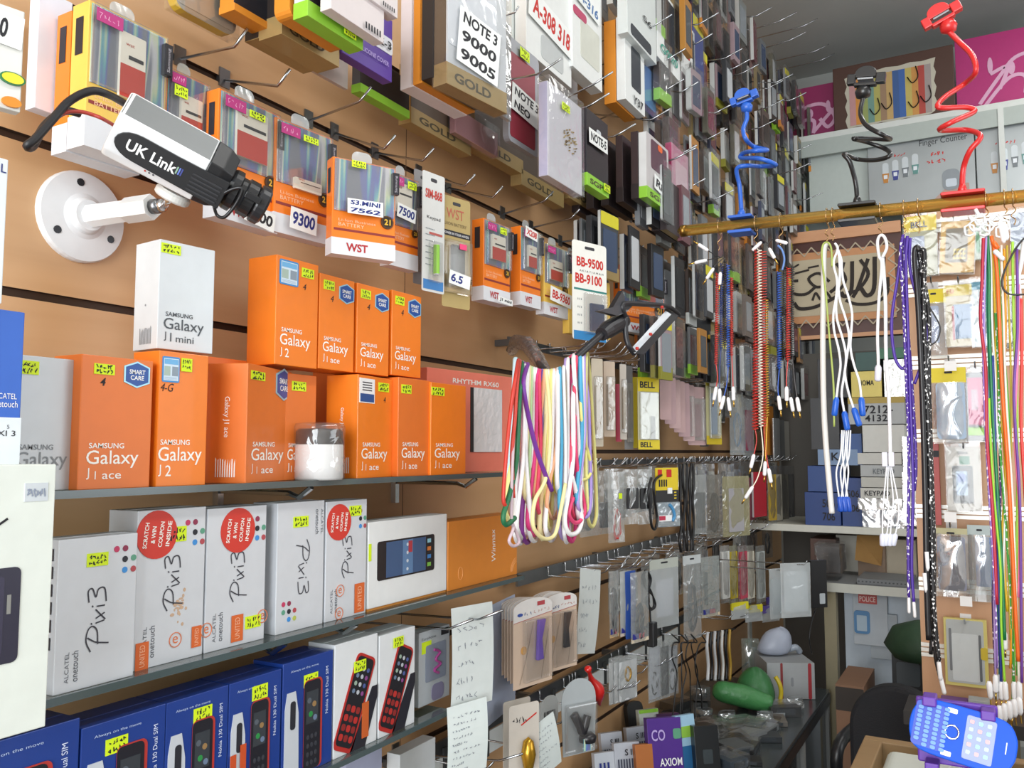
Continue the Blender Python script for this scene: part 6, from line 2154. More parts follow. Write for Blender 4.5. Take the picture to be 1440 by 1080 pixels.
for lab, hx, pts, r in (('red cord hanging loose at the edge of the pastel bundle', 'c4382c', ((729, 506), (725, 530), (718, 580), (712, 640), (708, 700), (712, 712)), .0034), ('second red cord just inside the loose red one', 'cc4438', ((731, 508), (727, 540), (724, 590), (720, 640), (722, 700)), .0036), ('dark green twisted cord of the pastel bundle', '1f6a44', ((734, 510), (731, 550), (729, 600), (726, 650), (718, 690), (708, 725), (712, 738), (724, 728)), .0044), ('purple cord crossing the pastel bundle from top to foot', '7a3a9c', ((742, 512), (736, 540), (744, 590), (757, 640), (776, 690)), .0042), ('translucent small cord loop at the foot of the bundle', 'c9b4bc', ((730, 510), (722, 620), (719, 720), (722, 742), (716, 760), (722, 768), (730, 762), (724, 744), (718, 735)), .0028), ('ribbed cream cord arched at the foot of the bundle', 'f3e6a8', ((768, 520), (774, 600), (768, 670), (752, 705), (750, 740), (764, 757), (780, 752), (788, 720), (795, 680)), .0036), ('white cord ending in a long open loop on the outer side', 'f6f6f6', ((808, 508), (806, 560), (806, 640), (800, 690), (794, 730), (800, 750), (812, 748), (818, 730), (812, 700), (804, 670)), .0046), ('rose cord loop seen through the long white loop', 'e8487a', ((811, 508), (808, 600), (812, 660), (822, 712), (818, 730), (808, 735), (800, 722), (806, 700)), .004), ('lilac ribbed cord on the outermost side of the bundle', 'a890d8', ((820, 512), (827, 560), (829, 620), (831, 690), (828, 722), (822, 728)), .0036), ('pale yellow cord bulging behind the lilac ribbed one', 'eee890', ((816, 508), (816, 560), (820, 610), (828, 640), (832, 660), (826, 672), (818, 675)), .0034)):
    o = MB().tube(spline([on_x(u, v, .41 if v > 515 else .375) for u, v in pts], 6), r, M(hx, .45), 7).build('silicone_cord', smooth=True)
    tag(o, lab, 'cord')
# ================================================================== BACK OF THE SHOP
def yb(q, y, yaw=0):
    return fit(*q, y=y, yaw=yaw)


# ---- wall cupboard with gift posters
YC = 4.55
p0, p1 = on_y(1112, 192, YC), on_y(1440, 141, YC)
zt_ = (p0.z + p1.z) / 2
zb_ = on_y(1300, 345, YC).z
WPAINT = M('cfd3cf', .5)
wl, wr = p0.x - .1, XR - .02
cup = thing('wall_cupboard', 'open white wall cupboard holding silver finger counter boxes', 'cupboard', (wl, YC, zb_))
CW, CH = wr - wl, zt_ - zb_
mb = MB().box(0, 0, CH - .03, CW, Y1 - YC - .01, CH, WPAINT).box(0, 0, 0, CW, Y1 - YC - .01, .025, WPAINT).box(0, 0, .025, .025, Y1 - YC - .01, CH - .03, WPAINT).box(CW - .025, 0, .025, CW, Y1 - YC - .01, CH - .03, WPAINT)
mb.build('carcass', cup, bevel=.001)
MB().box(.025, Y1 - YC - .03, .025, CW - .025, Y1 - YC - .011, CH - .03, M('a9b0ac', .6)).build('back_panel', cup)
dv = on_y(1407, 160, YC).x - wl
MB().box(dv - .012, -.004, .0, dv + .012, .3, CH - .03, WPAINT).build('divider', cup)
MB().box(.03, .0, CH - .115, CW - .03, .012, CH - .03, M('aab3ae', .5)).build('valance', cup)

F = yb((1138, 212, 300, 1222), YC + .06)
pbox('plain pale carton in the cupboard beside the silver posters', F, .2, M('b9c2bd', .5), name='carton', cat='box')


def poster(label, F, title):
    t = thing('counter_box', label, 'box', F['loc'], F['rz'])
    w, h = F['w'], F['h']
    MB().box(-w / 2, 0, 0, w / 2, .1, h, M('aeb4b6', .28, .45, var=.18, scale=5)).build('body', t, bevel=.002)
    mb = MB()
    if title:
        mb.text('Finger Counter', w * .0, h * .74, M('2b2c30', .5), y=-.001, w=w * .44, h=h * .10, rot=.0)
        mb.scrawl(w * .1, h * .62, w * .12, h * .04, REDINK, 4, .004, -.001)
        mb.scrawl(w * .06, h * .52, w * .18, h * .05, REDINK, 4, .004, -.001)
    mb.scrawl(-w * .32, h * .68, w * .2, h * .04, REDINK, 6, .003, -.001)
    mb.build('lettering', t)
    mb = MB()
    for k, c in enumerate(('c0823a', '3a448c', '70777c', '5f8f8a')):
        cx, cz = -w * .33 + w * .095 * k, h * .36 + h * .02 * k
        mb.rrect(cx - w * .03, cz, cx + w * .03, cz + h * .26, -.0012, -.0004, w * .028, M('c9d0d4', .3))
        mb.prism([(cx - w * .034, cz + h * .12), (cx - w * .022, cz), (cx + w * .022, cz), (cx + w * .034, cz + h * .12)], -.003, -.0012, M(c, .35))
        mb.rect(cx - w * .018, cz + h * .05, cx + w * .018, cz + h * .1, -.0033, M('dfe4ea', .4))
    mb.build('ring_pictures', t)
    if title:
        mb = MB().prism([(w * .06, 0), (w * .2, h * .16), (w * .3, h * .24), (w * .44, h * .22), (w * .44, 0)], -.0016, -.0004, M('b8958a', .5))
        mb.rrect(w * .2, h * .16, w * .36, h * .42, -.003, -.0016, w * .06, M('8d949a', .3))
        mb.rrect(w * .23, h * .2, w * .33, h * .3, -.0036, -.003, w * .02, M('c9d2dc', .3))
        mb.build('finger_picture', t)
    return t


poster('silver box lettered Finger Counter with four ring pictures', yb((1221, 192, 300, 1372), YC + .03), True)
poster('second silver box with ring pictures, cut by the frame edge', yb((1373, 172, 290, 1530), YC + .03), False)

# ---- on top of the cupboard
MAG = M('a8286c', .45)
PALE = M('cfa0bc', .5)


def swirl(t, w, h, s=1):
    mb = MB()
    for pts in (((-.45, .05), (-.2, .35), (.0, .55), (.25, .55), (.4, .3), (.3, .15), (.2, .3)), ((-.2, .2), (-.1, .45), (-.3, .4)), ((.1, .1), (.35, .4), (.5, .5)), ((-.4, .0), (-.1, .3), (.1, .3), (.1, .1))):
        q = [(v.x * w * .9, v.y * h * 1.05 + h * .05) for v in spline([(a, b, 0) for a, b in pts], 6)]
        q = [(max(-w * .48, min(w * .48, a)), max(.004, min(h * .97, b))) for a, b in q]
        mb.stroke(q, w * .045, PALE, -.002)
    mb.disc(-w * .28 * s, h * .58, w * .03, h * .11, -.002, -.0012, PALE, 12)
    mb.disc(-w * .05 * s, h * .5, w * .04, h * .09, -.002, -.0012, PALE, 12)
    mb.build('swirl_print', t)


F = dims(yb((1344, 58, 148, 1520), YC + .08), zt_)
t = pbox('bright magenta gift board with pale floral swirl, standing on the cupboard', F, .12, MAG, name='gift_board', cat='gift board')
swirl(t, F['w'] * .75, F['h'])
F = dims(yb((1080, 134, 192, 1190), YC + .09), zt_)
t = pbox('smaller magenta board beside the hook picture, partly behind the packs', F, .1, M('8a2458', .45), name='gift_board', cat='gift board')
swirl(t, F['w'], F['h'], -1)
F = dims(yb((1172, 97, 180, 1343), YC + .03), zt_)
t = thing('hook_picture', 'brown framed display board with rainbow stripes and fish hooks on top of the cupboard', 'picture', F['loc'], 0)
w, h = F['w'], F['h']
MB().box(-w / 2, 0, 0, w / 2, .04, h, M('4a3026', .5)).build('frame', t, bevel=.003)
mb = MB()
sc = []
for i in range(30):
    a = i / 30
    per = [(-.40, .02), (.36, .02), (.36, .84), (-.40, .84)]
    k = int(a * 4)
    f = a * 4 - k
    x0, z0 = per[k]
    x1, z1 = per[(k + 1) % 4]
    sc.append(((x0 + (x1 - x0) * f) * w * (1.0 if i % 2 else .95), (z0 + (z1 - z0) * f + (.02 if i % 2 else 0)) * h))
mb.prism(sc, -.002, 0, M('b9b4a4', .6))
mb.build('scalloped_paper', t)
mb = MB()
cols = ['b98a8a', 'c9883c', '8f9a5c', '6a8f84', 'a8a35a', '94785e', 'b99a62', '38588c', '3a60a0', 'b9a85c', 'c08a48', 'a8433a', '9a8f8c']
for i, c in enumerate(cols):
    a = -.36 + .68 * i / len(cols)
    mb.rect(w * a, h * .06, w * (a + .68 / len(cols)), h * .78, -.003, M(c, .6))
mb.build('rainbow_stripes', t)
for k, (a, b) in enumerate(((-.12, .25), (-.02, .3), (.2, .62), (.2, .25), (.3, .3))):
    mb = MB().tube(spline([(w * a, -.006, h * (b + .16)), (w * (a + .015), -.006, h * b), (w * (a - .03), -.008, h * (b - .08)), (w * (a - .07), -.006, h * (b + .02))], 5), .003, M('2c2620', .3, .6), 5)
    mb.build('fish_hook', t, smooth=True)

# ---- calligraphy frame
YF = 4.3
F = yb((1036, 338, 484, 1270), YF)
t = thing('calligraphy_frame', 'wooden frame with black Arabic calligraphy on laced parchment', 'picture', F['loc'], 0)
w, h = F['w'], F['h']
MB().box(-w / 2, .01, 0, w / 2, .05, h, wood('5a332a', '482821', (4, 4, 30), .4, 'dark_frame_wood')).build('backing_frame', t)
LW = wood('d9a47c', 'c88f66', (6, 6, 40), .45, 'light_frame_wood')
MB().box(-w / 2, -.01, h * .90, w / 2, .05, h, LW).build('light_moulding', t)
MB().box(-w / 2, -.01, 0, w / 2, .05, h * .035, LW).build('light_moulding', t)
MB().box(-w * .5, -.004, h * .15, w * .46, .01, h * .80, M('c98f62', .55)).build('inner_mat', t)
mb = MB().rect(-w * .46, h * .215, w * .41, h * .735, -.006, M('c3b59a', .8, var=.15, scale=12))
mb.build('parchment', t)
mb = MB()
zz = []
n = 22
for i in range(n + 1):
    zz.append((-w * .5 + w * .96 * i / n, h * (.80 + (.045 if i % 2 else -.03))))
mb.stroke(zz, .006, M('b9aa92', .7), -.008)
mb.stroke([(a, h * .95 - b) for a, b in zz], .006, M('b9aa92', .7), -.008)
mb.stroke([(w * (.445 + (.03 if i % 2 else -.02)), h * (.15 + .65 * i / 10)) for i in range(11)], .006, M('b9aa92', .7), -.008)
mb.build('lacing', t)
mb = MB()
CI = M('2b221c', .7)
for pts, wd in (
        (((.40, .68), (.385, .45), (.37, .36)), .016), (((.35, .69), (.34, .42), (.30, .36), (.27, .42)), .017), (((.31, .68), (.25, .44), (.22, .36)), .015), (((.27, .68), (.31, .55), (.25, .42), (.19, .40)), .014), (((.22, .67), (.21, .42), (.17, .37), (.13, .42)), .016), (((.17, .67), (.13, .48), (.09, .42)), .014), (((.13, .67), (.18, .52), (.12, .40)), .012),
        (((.42, .50), (.41, .36), (.34, .29), (.24, .29), (.18, .33)), .013), (((.16, .40), (.06, .33), (-.02, .29), (-.10, .29), (-.13, .34)), .015), (((.08, .52), (.02, .60), (-.04, .56), (.0, .48), (.06, .48)), .012), (((.0, .48), (-.06, .42), (-.14, .44), (-.17, .54), (-.11, .55)), .013), (((-.04, .64), (-.12, .62), (-.18, .60)), .009), (((.02, .67), (-.04, .66)), .008), (((-.20, .62), (-.21, .45), (-.26, .38), (-.32, .40)), .014), (((-.25, .60), (-.26, .44)), .012), (((-.30, .62), (-.31, .44), (-.35, .38), (-.41, .40), (-.43, .48)), .014), (((-.36, .60), (-.37, .46)), .012), (((-.14, .36), (-.24, .28), (-.36, .26), (-.45, .30)), .012), (((-.02, .36), (.0, .42), (.03, .36), (.06, .42), (.09, .36)), .010), (((-.43, .60), (-.42, .50)), .012), (((-.1, .70), (-.14, .67)), .008)):
    q = [(v.x * w, v.y * h) for v in spline([(a, b, 0) for a, b in pts], 6)]
    mb.stroke(q, wd * w * 1.45, CI, -.008)
mb.build('calligraphy', t)

# ---- shelf of boxed spares under the frame
YS = 3.85
ZA = on_y(1200, 741, YS).z
xa_, xb_ = on_y(1118, 741, YS).x, on_y(1330, 741, YS).x
sh = thing('back_shelf', 'white shelf board carrying blue and grey stacked cartons', 'shelf', (xa_, YS, ZA - .03))
MB().box(-.35, 0, 0, xb_ - xa_ + .25, .5, .03, M('d3d3c8', .5)).build('board', sh, bevel=.002)
MB().box(-.35, .45, -.9, -.32, .5, 0, WPAINT).box(xb_ - xa_ + .22, .45, -.9, xb_ - xa_ + .25, .5, 0, WPAINT).build('upright', sh)
GC = [M('c3c2ba', .5), M('d0cfc8', .5), M('b5b8b8', .5), M('d6d6d0', .5)]
CB = [M('2c4a86', .45), M('24407c', .45), M('3a5a94', .45)]


def cart(label, q, y, m, dep=.25, words=(), band=None, name='spare_box', sit=None, wrap=False):
    F = yb(q, y)
    if sit is not None:
        dims(F, sit)
    t = pbox(label, F, dep, m, name=name, cat='box', texts=words, sleeve=False)
    w, h = F['w'], F['h']
    if band:
        MB().box(-w / 2 - .001, -.001, h * .78, w / 2 + .001, .02, h + .001, M(band, .5)).build('colour_band', t)
    if wrap:
        MB().box(-w / 2 - .003, -.004, 0, w / 2 + .003, dep, h + .003, clear('ffffff', .25, .15, 1.0, 30)).build('film_wrap', t)
    return t


Yb = YS + .02
cart('blue carton at the foot of the stack beside the hanging white leads', (1132, 692, 737, 1182), Yb, CB[1], sit=ZA, words=(('506', .5, .55, .35, .25, INK), ('706', .5, .15, .35, .25, INK)))
cart('blue carton second up, beside the hanging white leads', (1136, 655, 691, 1184), Yb, CB[0])
cart('pale blue carton with torn white label, top of the blue stack', (1150, 632, 654, 1206), Yb, M('7f97b8', .5), words=(('K', .35, .3, .2, .5, INK),))
cart('dark blue carton behind the white leads with black figures', (1184, 672, 737, 1213), Yb + .01, CB[1], sit=ZA, words=(('506', .25, .6, .6, .15, INK), ('706', .25, .3, .6, .15, INK)))
cart('blue grey wrapped carton at the foot of the grey stack', (1214, 717, 739, 1272), Yb, M('7f8ca0', .4), sit=ZA, wrap=True)
cart('light grey wrapped carton, second of the grey stack', (1208, 701, 716, 1268), Yb, GC[3], wrap=True)
cart('grey carton lettered KEYPAD in the grey stack', (1210, 686, 700, 1270), Yb, GC[1], words=(('KEYPAD', .1, .25, .6, .5, INK),))
cart('grey carton over the KEYPAD lettered one', (1211, 671, 685, 1270), Yb, GC[0])
cart('grey carton with faint lettering, third from the top of the grey stack', (1210, 654, 670, 1270), Yb, GC[2], words=(('KEYPAD', .3, .25, .5, .45, GREYINK),))
cart('wide pale grey carton, second from the top of the grey stack', (1206, 637, 653, 1268), Yb, GC[1])
cart('tall pale grey carton topping the grey stack', (1213, 598, 636, 1272), Yb, GC[3])
cart('small blue carton leaning at the tall pale grey one', (1182, 610, 654, 1212), Yb + .01, CB[2])
cart('grey carton with golden band and black handwriting', (1193, 560, 597, 1272), Yb, GC[2], band='b39a4a', words=(('17212-', .2, .4, .6, .3, INK), ('4132', .3, .1, .4, .25, INK)))
cart('gold carton lettered HOMA', (1197, 523, 559, 1240), Yb, M('b5a455', .35, .3), words=(('HOMA', .25, .45, .5, .2, INK),))
cart('crumpled silver wrapped carton beside the gold lettered one', (1243, 506, 559, 1276), Yb, M('c3c6c4', .25, .5, bump=.8, bscale=30))
for i in range(5):
    v0 = 615 + 25 * i
    cart(f'white film wrapped carton, {ORD[i]} from the top beside the purple lanyards', (1270 + (i % 2), v0, v0 + 24, 1296), Yb, M('e2e4e2', .4), wrap=True)
for i, (q, c, lab) in enumerate((((1203, 496, 522, 1236), '1f4a44', 'dark teal folder lying on top of the spare boxes'), ((1236, 490, 505, 1280), '2c6a4c', 'green folder above the silver wrapped carton'), ((1150, 505, 560, 1192), '2c2c30', 'dark bag behind the wavy white leads'), ((1140, 560, 632, 1180), '3a3a3c', 'black wrapped bundle behind the wavy white leads'))):
    cart(lab, q, Yb + .03, M(c, .4), name=('folder', 'folder', 'dark_bag', 'dark_bag')[i])
# panel behind the spares
pa = on_y(1095, 500, YS + .5)
pb = on_y(1335, 760, YS + .5)
struct(MB().box(pa.x, YS + .5, pb.z - .9, pb.x + .1, YS + .53, pa.z, M('5a5650', .7)), 'wall_partition')

# ---- lower work bench with open cartons
YW = 3.62
ZW = on_y(1220, 824, YW).z
wa, wb = on_y(1160, 824, YW).x, on_y(1300, 824, YW).x
bench = thing('work_bench', 'grey work bench with a pale front edge under the spare boxes', 'bench', (wa, YW, 0))
MB().box(-.05, 0, ZW - .03, wb - wa + .3, .55, ZW, M('7d7f80', .6)).build('bench_top', bench)
MB().box(-.05, -.008, ZW - .032, wb - wa + .3, 0, ZW + .002, M('c3c4ba', .5)).build('front_edge', bench)
pz = on_y(1168, 915, YW)
MB().box(pz.x - wa - .02, .0, 0, pz.x - wa + .025, .05, ZW - .03, M('8d8468', .5)).box(wb - wa + .24, 0, 0, wb - wa + .29, .05, ZW - .03, M('8d8468', .5)).build('leg', bench)
MB().box(.05, .14, .02, wb - wa + .25, .16, ZW - .04, M('c3ced8', .5)).build('back_panel', bench)
CARD = M('9a7f62', .7)


def opencarton(label, q, y, m, flaps=True):
    F = yb(q, y)
    dims(F, ZW)
    t = thing('open_carton', label, 'carton', F['loc'], 0)
    w, h = F['w'], F['h']
    mb = MB()
    for b in ((-w / 2, 0, 0, w / 2, .004, h), (-w / 2, .2, 0, w / 2, .204, h), (-w / 2, .004, 0, -w / 2 + .004, .2, h), (w / 2 - .004, .004, 0, w / 2, .2, h), (-w / 2, .004, 0, w / 2, .2, .004)):
        mb.box(*b, m)
    mb.build('body', t)
    return t, w, h


t, w, h = opencarton('brown open carton standing on the work bench', (1206, 752, 800, 1244), YW + .28, M('84705e', .7))
mb = MB().poly([(-w / 2, 0, h), (w / 2, 0, h), (w * .4, -.04, h - .12), (-w * .55, -.05, h - .10)], M('b98f52', .7)).poly([(-w / 2, 0, h), (-w * .55, -.05, h - .10), (w * .4, -.04, h - .12), (w / 2, 0, h)], M('b98f52', .7))
mb.build('flap', t)
F = dims(yb((1176, 752, 800, 1226), YW + .40), ZW)
pbox('white carton panel with slanted edge behind the brown open carton', F, .06, M('c9c6ba', .6), name='carton', cat='carton')
F = dims(yb((1244, 758, 802, 1288), YW + .34), ZW)
pbox('beige carton panel beside the brown open carton', F, .06, M('b4ab98', .6), name='carton', cat='carton')
F = dims(yb((1140, 757, 815, 1176), YW + .3), ZW)
pbox('dull brown carton at the near end of the work bench', F, .2, M('6a5148', .6), name='carton', cat='carton')
for i in range(3):
    F = yb((1146 + i * 3, 768 + 12 * i, 780 + 12 * i, 1180 + i), YW + .05)
    pbox(f'dark clear-wrapped flat pack, {ORD[i]} down the pile at the bench end', F, .15, M('4a4746', .25), name='flat_pack', cat='packet', sleeve=True)
F = yb((1206, 806, 822, 1282), YW + .05)
t = thing('mesh_tray', 'grey perforated tray on the work bench', 'tray', (F['loc'].x, YW + .03, ZW + .001), 0)
w = F['w']
mb = MB().box(-w / 2, 0, 0, w / 2, .22, .022, M('6d7072', .5))
for i in range(14):
    for j in range(4):
        mb.disc(-w / 2 + w * (i + .5) / 14, .011, .004, .003, -.001 - j * 1e-5, 0, M('3f4244', .5), 6)
mb.build('tray_body', t, bevel=0)
# bench front clutter: police card, phone picture
t = pbox('white sheet with a red police strip taped under the bench', yb((1200, 832, 905, 1248), YW + .1), .004, M('b9c0c6', .6), name='notice_sheet', cat='notice', win=None)
F = yb((1207, 835, 848, 1233), YW + .095)
t = thing('police_sticker', 'red sticker strip with pale capitals on the white sheet under the bench', 'sticker', F['loc'], 0)
MB().box(-F['w'] / 2, 0, 0, F['w'] / 2, .002, F['h'], M('b8443e', .5)).build('strip', t)
lettering(t, lambda mb: mb.text('POLICE', -F['w'] * .44, F['h'] * .2, M('e6c4bc', .5), w=F['w'] * .86, h=F['h'] * .6, bold=.02))
pbox('blue framed phone picture on the white sheet under the bench', yb((1201, 858, 890, 1223), YW + .092), .006, M('4a7fae', .4), name='phone_picture', cat='picture', win=(.18, .12, .82, .8, M('a8bccb', .4)), round_=.012)
pbox('grey grille panel leaning under the bench beside the phone picture', yb((1224, 862, 925, 1262), YW + .11), .02, M('aab2b8', .5), name='panel', cat='panel')
pbox('small white card with a green mark by the black bundle', yb((1262, 878, 898, 1280), YW - .05), .01, M('c3cbd0', .5), name='small_card', cat='card', win=(.2, .5, .8, .8, M('7fae5a', .5)))
t = thing('green_bundle', 'dark green crumpled bundle on the black unit behind the chair', 'bundle', on_y(1300, 905, 3.3))
MB().lathe([(.01, -.06), (.10, -.05), (.13, -.01), (.10, .05), (.03, .075), (.001, .08)], M('2f4a34', .6, bump=1.0, bscale=25), 14).build('cloth', t, smooth=True)
F = yb((1255, 912, 1010, 1335), 3.3)
dims(F, 0)
pbox('black electronic unit standing behind the office chair', F, .3, M('23262a', .35), name='black_unit', cat='unit', win=((.08, .86, .5, .95, M('4a5258', .3)), (.2, .7, .4, .85, M('14161a', .3))))
F = yb((1176, 962, 1060, 1216), 3.25)
dims(F, 0)
pbox('brown cardboard carton on the floor beside the office chair', F, .3, M('8d6a52', .7), name='carton', cat='carton', win=(.0, .88, 1.0, .99, M('3a332e', .7)))

# ---- glass counter along the left wall
ZK = ZC - .92
XK = .50
y_a, y_b = 1.5, 3.56
ct = thing('glass_counter', 'dark glass topped counter along the slatwall', 'counter', (0, y_a, 0))
LK = y_b - y_a
MB().box(.03, 0, ZK - .012, XK, LK, ZK, M('3f4547', .22, 0, .6)).build('glass_top', ct)
MB().box(XK - .03, 0, ZK - .05, XK + .004, LK, ZK - .012, M('1c1d1f', .35)).build('front_rail', ct)
for k in range(5):
    MB().box(XK - .03, LK * k / 4 - (.03 if k == 4 else 0), 0, XK, LK * k / 4 + (.0 if k == 4 else .03), ZK - .05, M('8a8c8a', .4)).build('front_post', ct)
MB().box(XK - .02, .03, .1, XK - .012, LK - .03, ZK - .05, clear('5a6468', .25, .35, 0, 10, .05)).build('front_glass', ct)
MB().box(.03, 0, 0, XK, LK, .1, M('4a453f', .5)).build('plinth', ct)
MB().box(.04, .01, ZK - .32, XK - .04, LK - .01, ZK - .31, clear('7a8488', .2, .3, 0, 10, .05)).build('inner_shelf', ct)


def onk(u, v):
    return on_z(u, v, ZK)


def kfit(uL, vT, vB, uR, yaw=-45, z=None):
    p = onk(uL, vB) if z is None else on_z(uL, vB, z)
    F = fit(uL, vT, vB, uR, x=p.x, yaw=yaw)
    return F


def kbox(label, q, d, m, yaw=-45, name='packet', cat='packet', lean=0, **k):
    F = kfit(*q, yaw=yaw)
    F['loc'].z = ZK + .001
    t = pbox(label, F, d, m, name=name, cat=cat, **k)
    if lean:
        t.rotation_euler = (math.radians(lean), 0, F['rz'])
    return t, F


t, F = kbox('white carton with red stripes on the far end of the counter', (1079, 932, 984, 1146), .26, M('a9acae', .5), -62, 'white_carton', 'carton', win=((.28, .0, .33, 1.0, M('8f3a3c', .5)), (.86, .0, .93, 1.0, M('a8363c', .5)), (.5, .35, .55, .6, M('8d9094', .5))))
c_ = F['loc'] + Vector((-math.sin(F['rz']), math.cos(F['rz']), 0)) * .12
zt2 = ZK + F['h'] + .002
KR = Vector((ca, sa, 0))


def lump(name, mb_, t, m, amp, sc, seed):
    """crumpled bag skin: push the lathe vertices about."""
    R_ = random.Random(seed)
    mb_.v = [(x * (1 + R_.uniform(-amp, amp)), y * (1 + R_.uniform(-amp, amp)), max(0.0, z * (1 + R_.uniform(-amp, amp)))) for x, y, z in mb_.v]
    o = mb_.build(name, t, smooth=True)
    md = o.modifiers.new('smooth', 'SUBSURF')
    md.levels = md.render_levels = 1
    return o


t = thing('white_bag', 'pale crumpled plastic bag on top of the red striped carton', 'bag', (c_.x - .02, c_.y, zt2), YAW)
mb = MB().lathe([(.02, 0), (.062, .006), (.072, .03), (.062, .07), (.04, .095), (.001, .105)], M('a9b0c0', .4), 12)
mb.v = [(x * 1.0 + .25 * (z - .05), y * .75, z) for x, y, z in mb.v]
lump('bag_body', mb, t, None, .09, 1, 3)
MB().tube(spline([(.05, -.0, .02), (.07, -.01, .03), (.085, .0, .022), (.095, .01, .008)], 4), .012, M('a3acb8', .35), 8).build('bag_knot', t, smooth=True)
p = onk(1052, 1000)
t = thing('green_bag', 'green plastic bag bundle with yellow trim lying on the counter', 'bag', p, YAW)
GB = M('44854c', .4, bump=.7, bscale=60)
mb = MB().tube(spline([(-.125, .0, .075), (-.09, -.01, .07), (-.03, -.02, .06), (.03, -.03, .045), (.075, -.035, .034)], 4), [.012, .024, .031, .035, .037, .038, .039, .040, .040, .040, .039, .038, .036, .034, .032, .029, .022], GB, 14)
mb.v = [(x, y, max(0.001, z)) for x, y, z in mb.v]
lump('bag_roll', mb, t, None, .03, 1, 5)
mb = MB().lathe([(.02, 0), (.07, .004), (.078, .05), (.06, .10), (.03, .13), (.001, .135)], M('3a7544', .42, bump=.7, bscale=60), 12, (.045, .07, 0))
lump('bag_body', mb, t, None, .05, 1, 8)
MB().tube(spline([(.115, .03, .002), (.128, .03, .05), (.124, .03, .085), (.112, .04, .11)], 4), .008, M('c4ac22', .4), 8).build('yellow_trim', t, smooth=True)
t = thing('clear_wrap', 'clear crumpled plastic hanging in front of the straps above the green bag', 'bag', on_x(1056, 956, .22), YAW)
pouch(t, .07, .16, .04, clear('b9ccc4', .25, .22, 1.2, 20))
CL = [
    ('purple box lettered in white leaning on the counter clutter', (914, 1014, 1092, 962), 'p', .03, -50),
    ('blue and white leaflet pack with a green leaf beside the purple box', (958, 1010, 1088, 984), 'b', .02, -35),
    ('white pack with lime green border on the counter', (902, 1001, 1050, 930), 'g', .02, -40),
    ('black carton in front of the green bag', (980, 1024, 1090, 1014), 'k', .08, -50),
    ('zebra printed small pack, nearest the headset pack', (848, 1034, 1078, 878), 'z', .02, -40),
    ('zebra printed small pack beside the purple box', (866, 1048, 1092, 902), 'z', .02, -45),
    ('zebra printed small pack under the lime bordered one', (884, 1026, 1066, 914), 'z', .02, -38),
    ('orange brown small pack between the zebra printed ones', (896, 1050, 1094, 926), 'o', .02, -45),
    ('dark purple narrow box behind the white lime bordered pack', (926, 1006, 1048, 958), 'd', .03, -50),
    ('white small pack with blue print near the headset pack', (838, 1062, 1096, 866), 'w', .02, -40),
    ('black rounded case behind the white lime bordered pack', (886, 990, 1036, 908), 'k2', .02, -30),
]
for lab, q, kd, d, rot in CL:
    m, kw = {'p': (M('4f2c86', .4), dict(texts=(('CO', .1, .6, .4, .2, M('b9a4dc', .5)), ('AXIOM', .3, .15, .65, .14, WHITE)), win=(.75, .62, .98, .8, M('5a9a7a', .5)))), 'b': (M('9ec4dc', .35), dict(win=((.0, .0, 1, .45, M('2f6a9c', .4)), (.2, .6, .8, .8, M('8fc04a', .4))))), 'g': (M('c3cac2', .4), dict(win=(.02, .9, .98, 1.0, LIME), texts=(('S5 III', .3, .3, .5, .3, INK),))), 'k': (M('202326', .3), dict(win=(.3, .2, .7, .5, M('3a4246', .3)))), 'z': (M('b9bdc6', .45), dict(texts=(('IIIIIIII', .1, .2, .8, .3, M('3a3f52', .5)), ('S III', .4, .6, .4, .2, INK)))), 'o': (M('b06a36', .45), {}), 'd': (M('4a2850', .4), dict(texts=(('e G', .4, .4, .5, .3, M('b99ac0', .5)),))), 'w': (M('c3c8d0', .45), dict(texts=(('III', .2, .3, .5, .3, BLUEINK),))), 'k2': (M('242424', .4), dict(round_=.02))}[kd]
    kbox(lab, q, d, m, rot, 'small_pack', 'packet', lean=-10, **kw)
for i in range(12):
    u, v = (990, 1012, 1022, 1050, 1076, 1034, 1000, 1090, 1118, 960, 985, 1064)[i], (1010, 1030, 1014, 1034, 1018, 1056, 1050, 1000, 996, 1000, 985, 1046)[i]
    p = onk(u, v)
    F = dict(w=RND.uniform(.06, .09), h=RND.uniform(.03, .06), rz=RND.uniform(.3, 1.6), loc=Vector((p.x, p.y, ZK + .001)))
    if i % 2:
        F['w'], F['h'] = RND.uniform(.08, .12), RND.uniform(.012, .03)
        pbox(f'{("", "flat black", "", "flat grey", "", "thin dark", "", "flat smoky", "", "flat jet black", "", "flat pale grey")[i]} pack lying in the heap on the counter', F, RND.uniform(.06, .09), M(('2f3234', '26282a', '', '5c6062', '', '1f2123', '', '4a4d4e', '', '1a1a1c', '', '8a8e90')[i], .3), name='heap_pack', cat='packet', sleeve=True)
        continue
    zbag(f'{("smoky", "clear", "dark", "grey", "pale", "glossy dark", "dull clear", "small grey", "small pale", "black", "brown grey", "shiny")[i]} plastic packet in the heap on the counter', None, F=F, d=.06, inner=slab(('2f3234', '55595a', '26282a', '6c7072', '9aa0a2', '1f2123', '4a4d4e', '6a6d70', 'a9adac', '1a1a1c', '4f4a46', '7a7e80')[i], .15, .05, .85, .6, .04), bag=clear('aeb6b8', .18, .25, 1.0, 25), name='heap_packet', cat='packet')
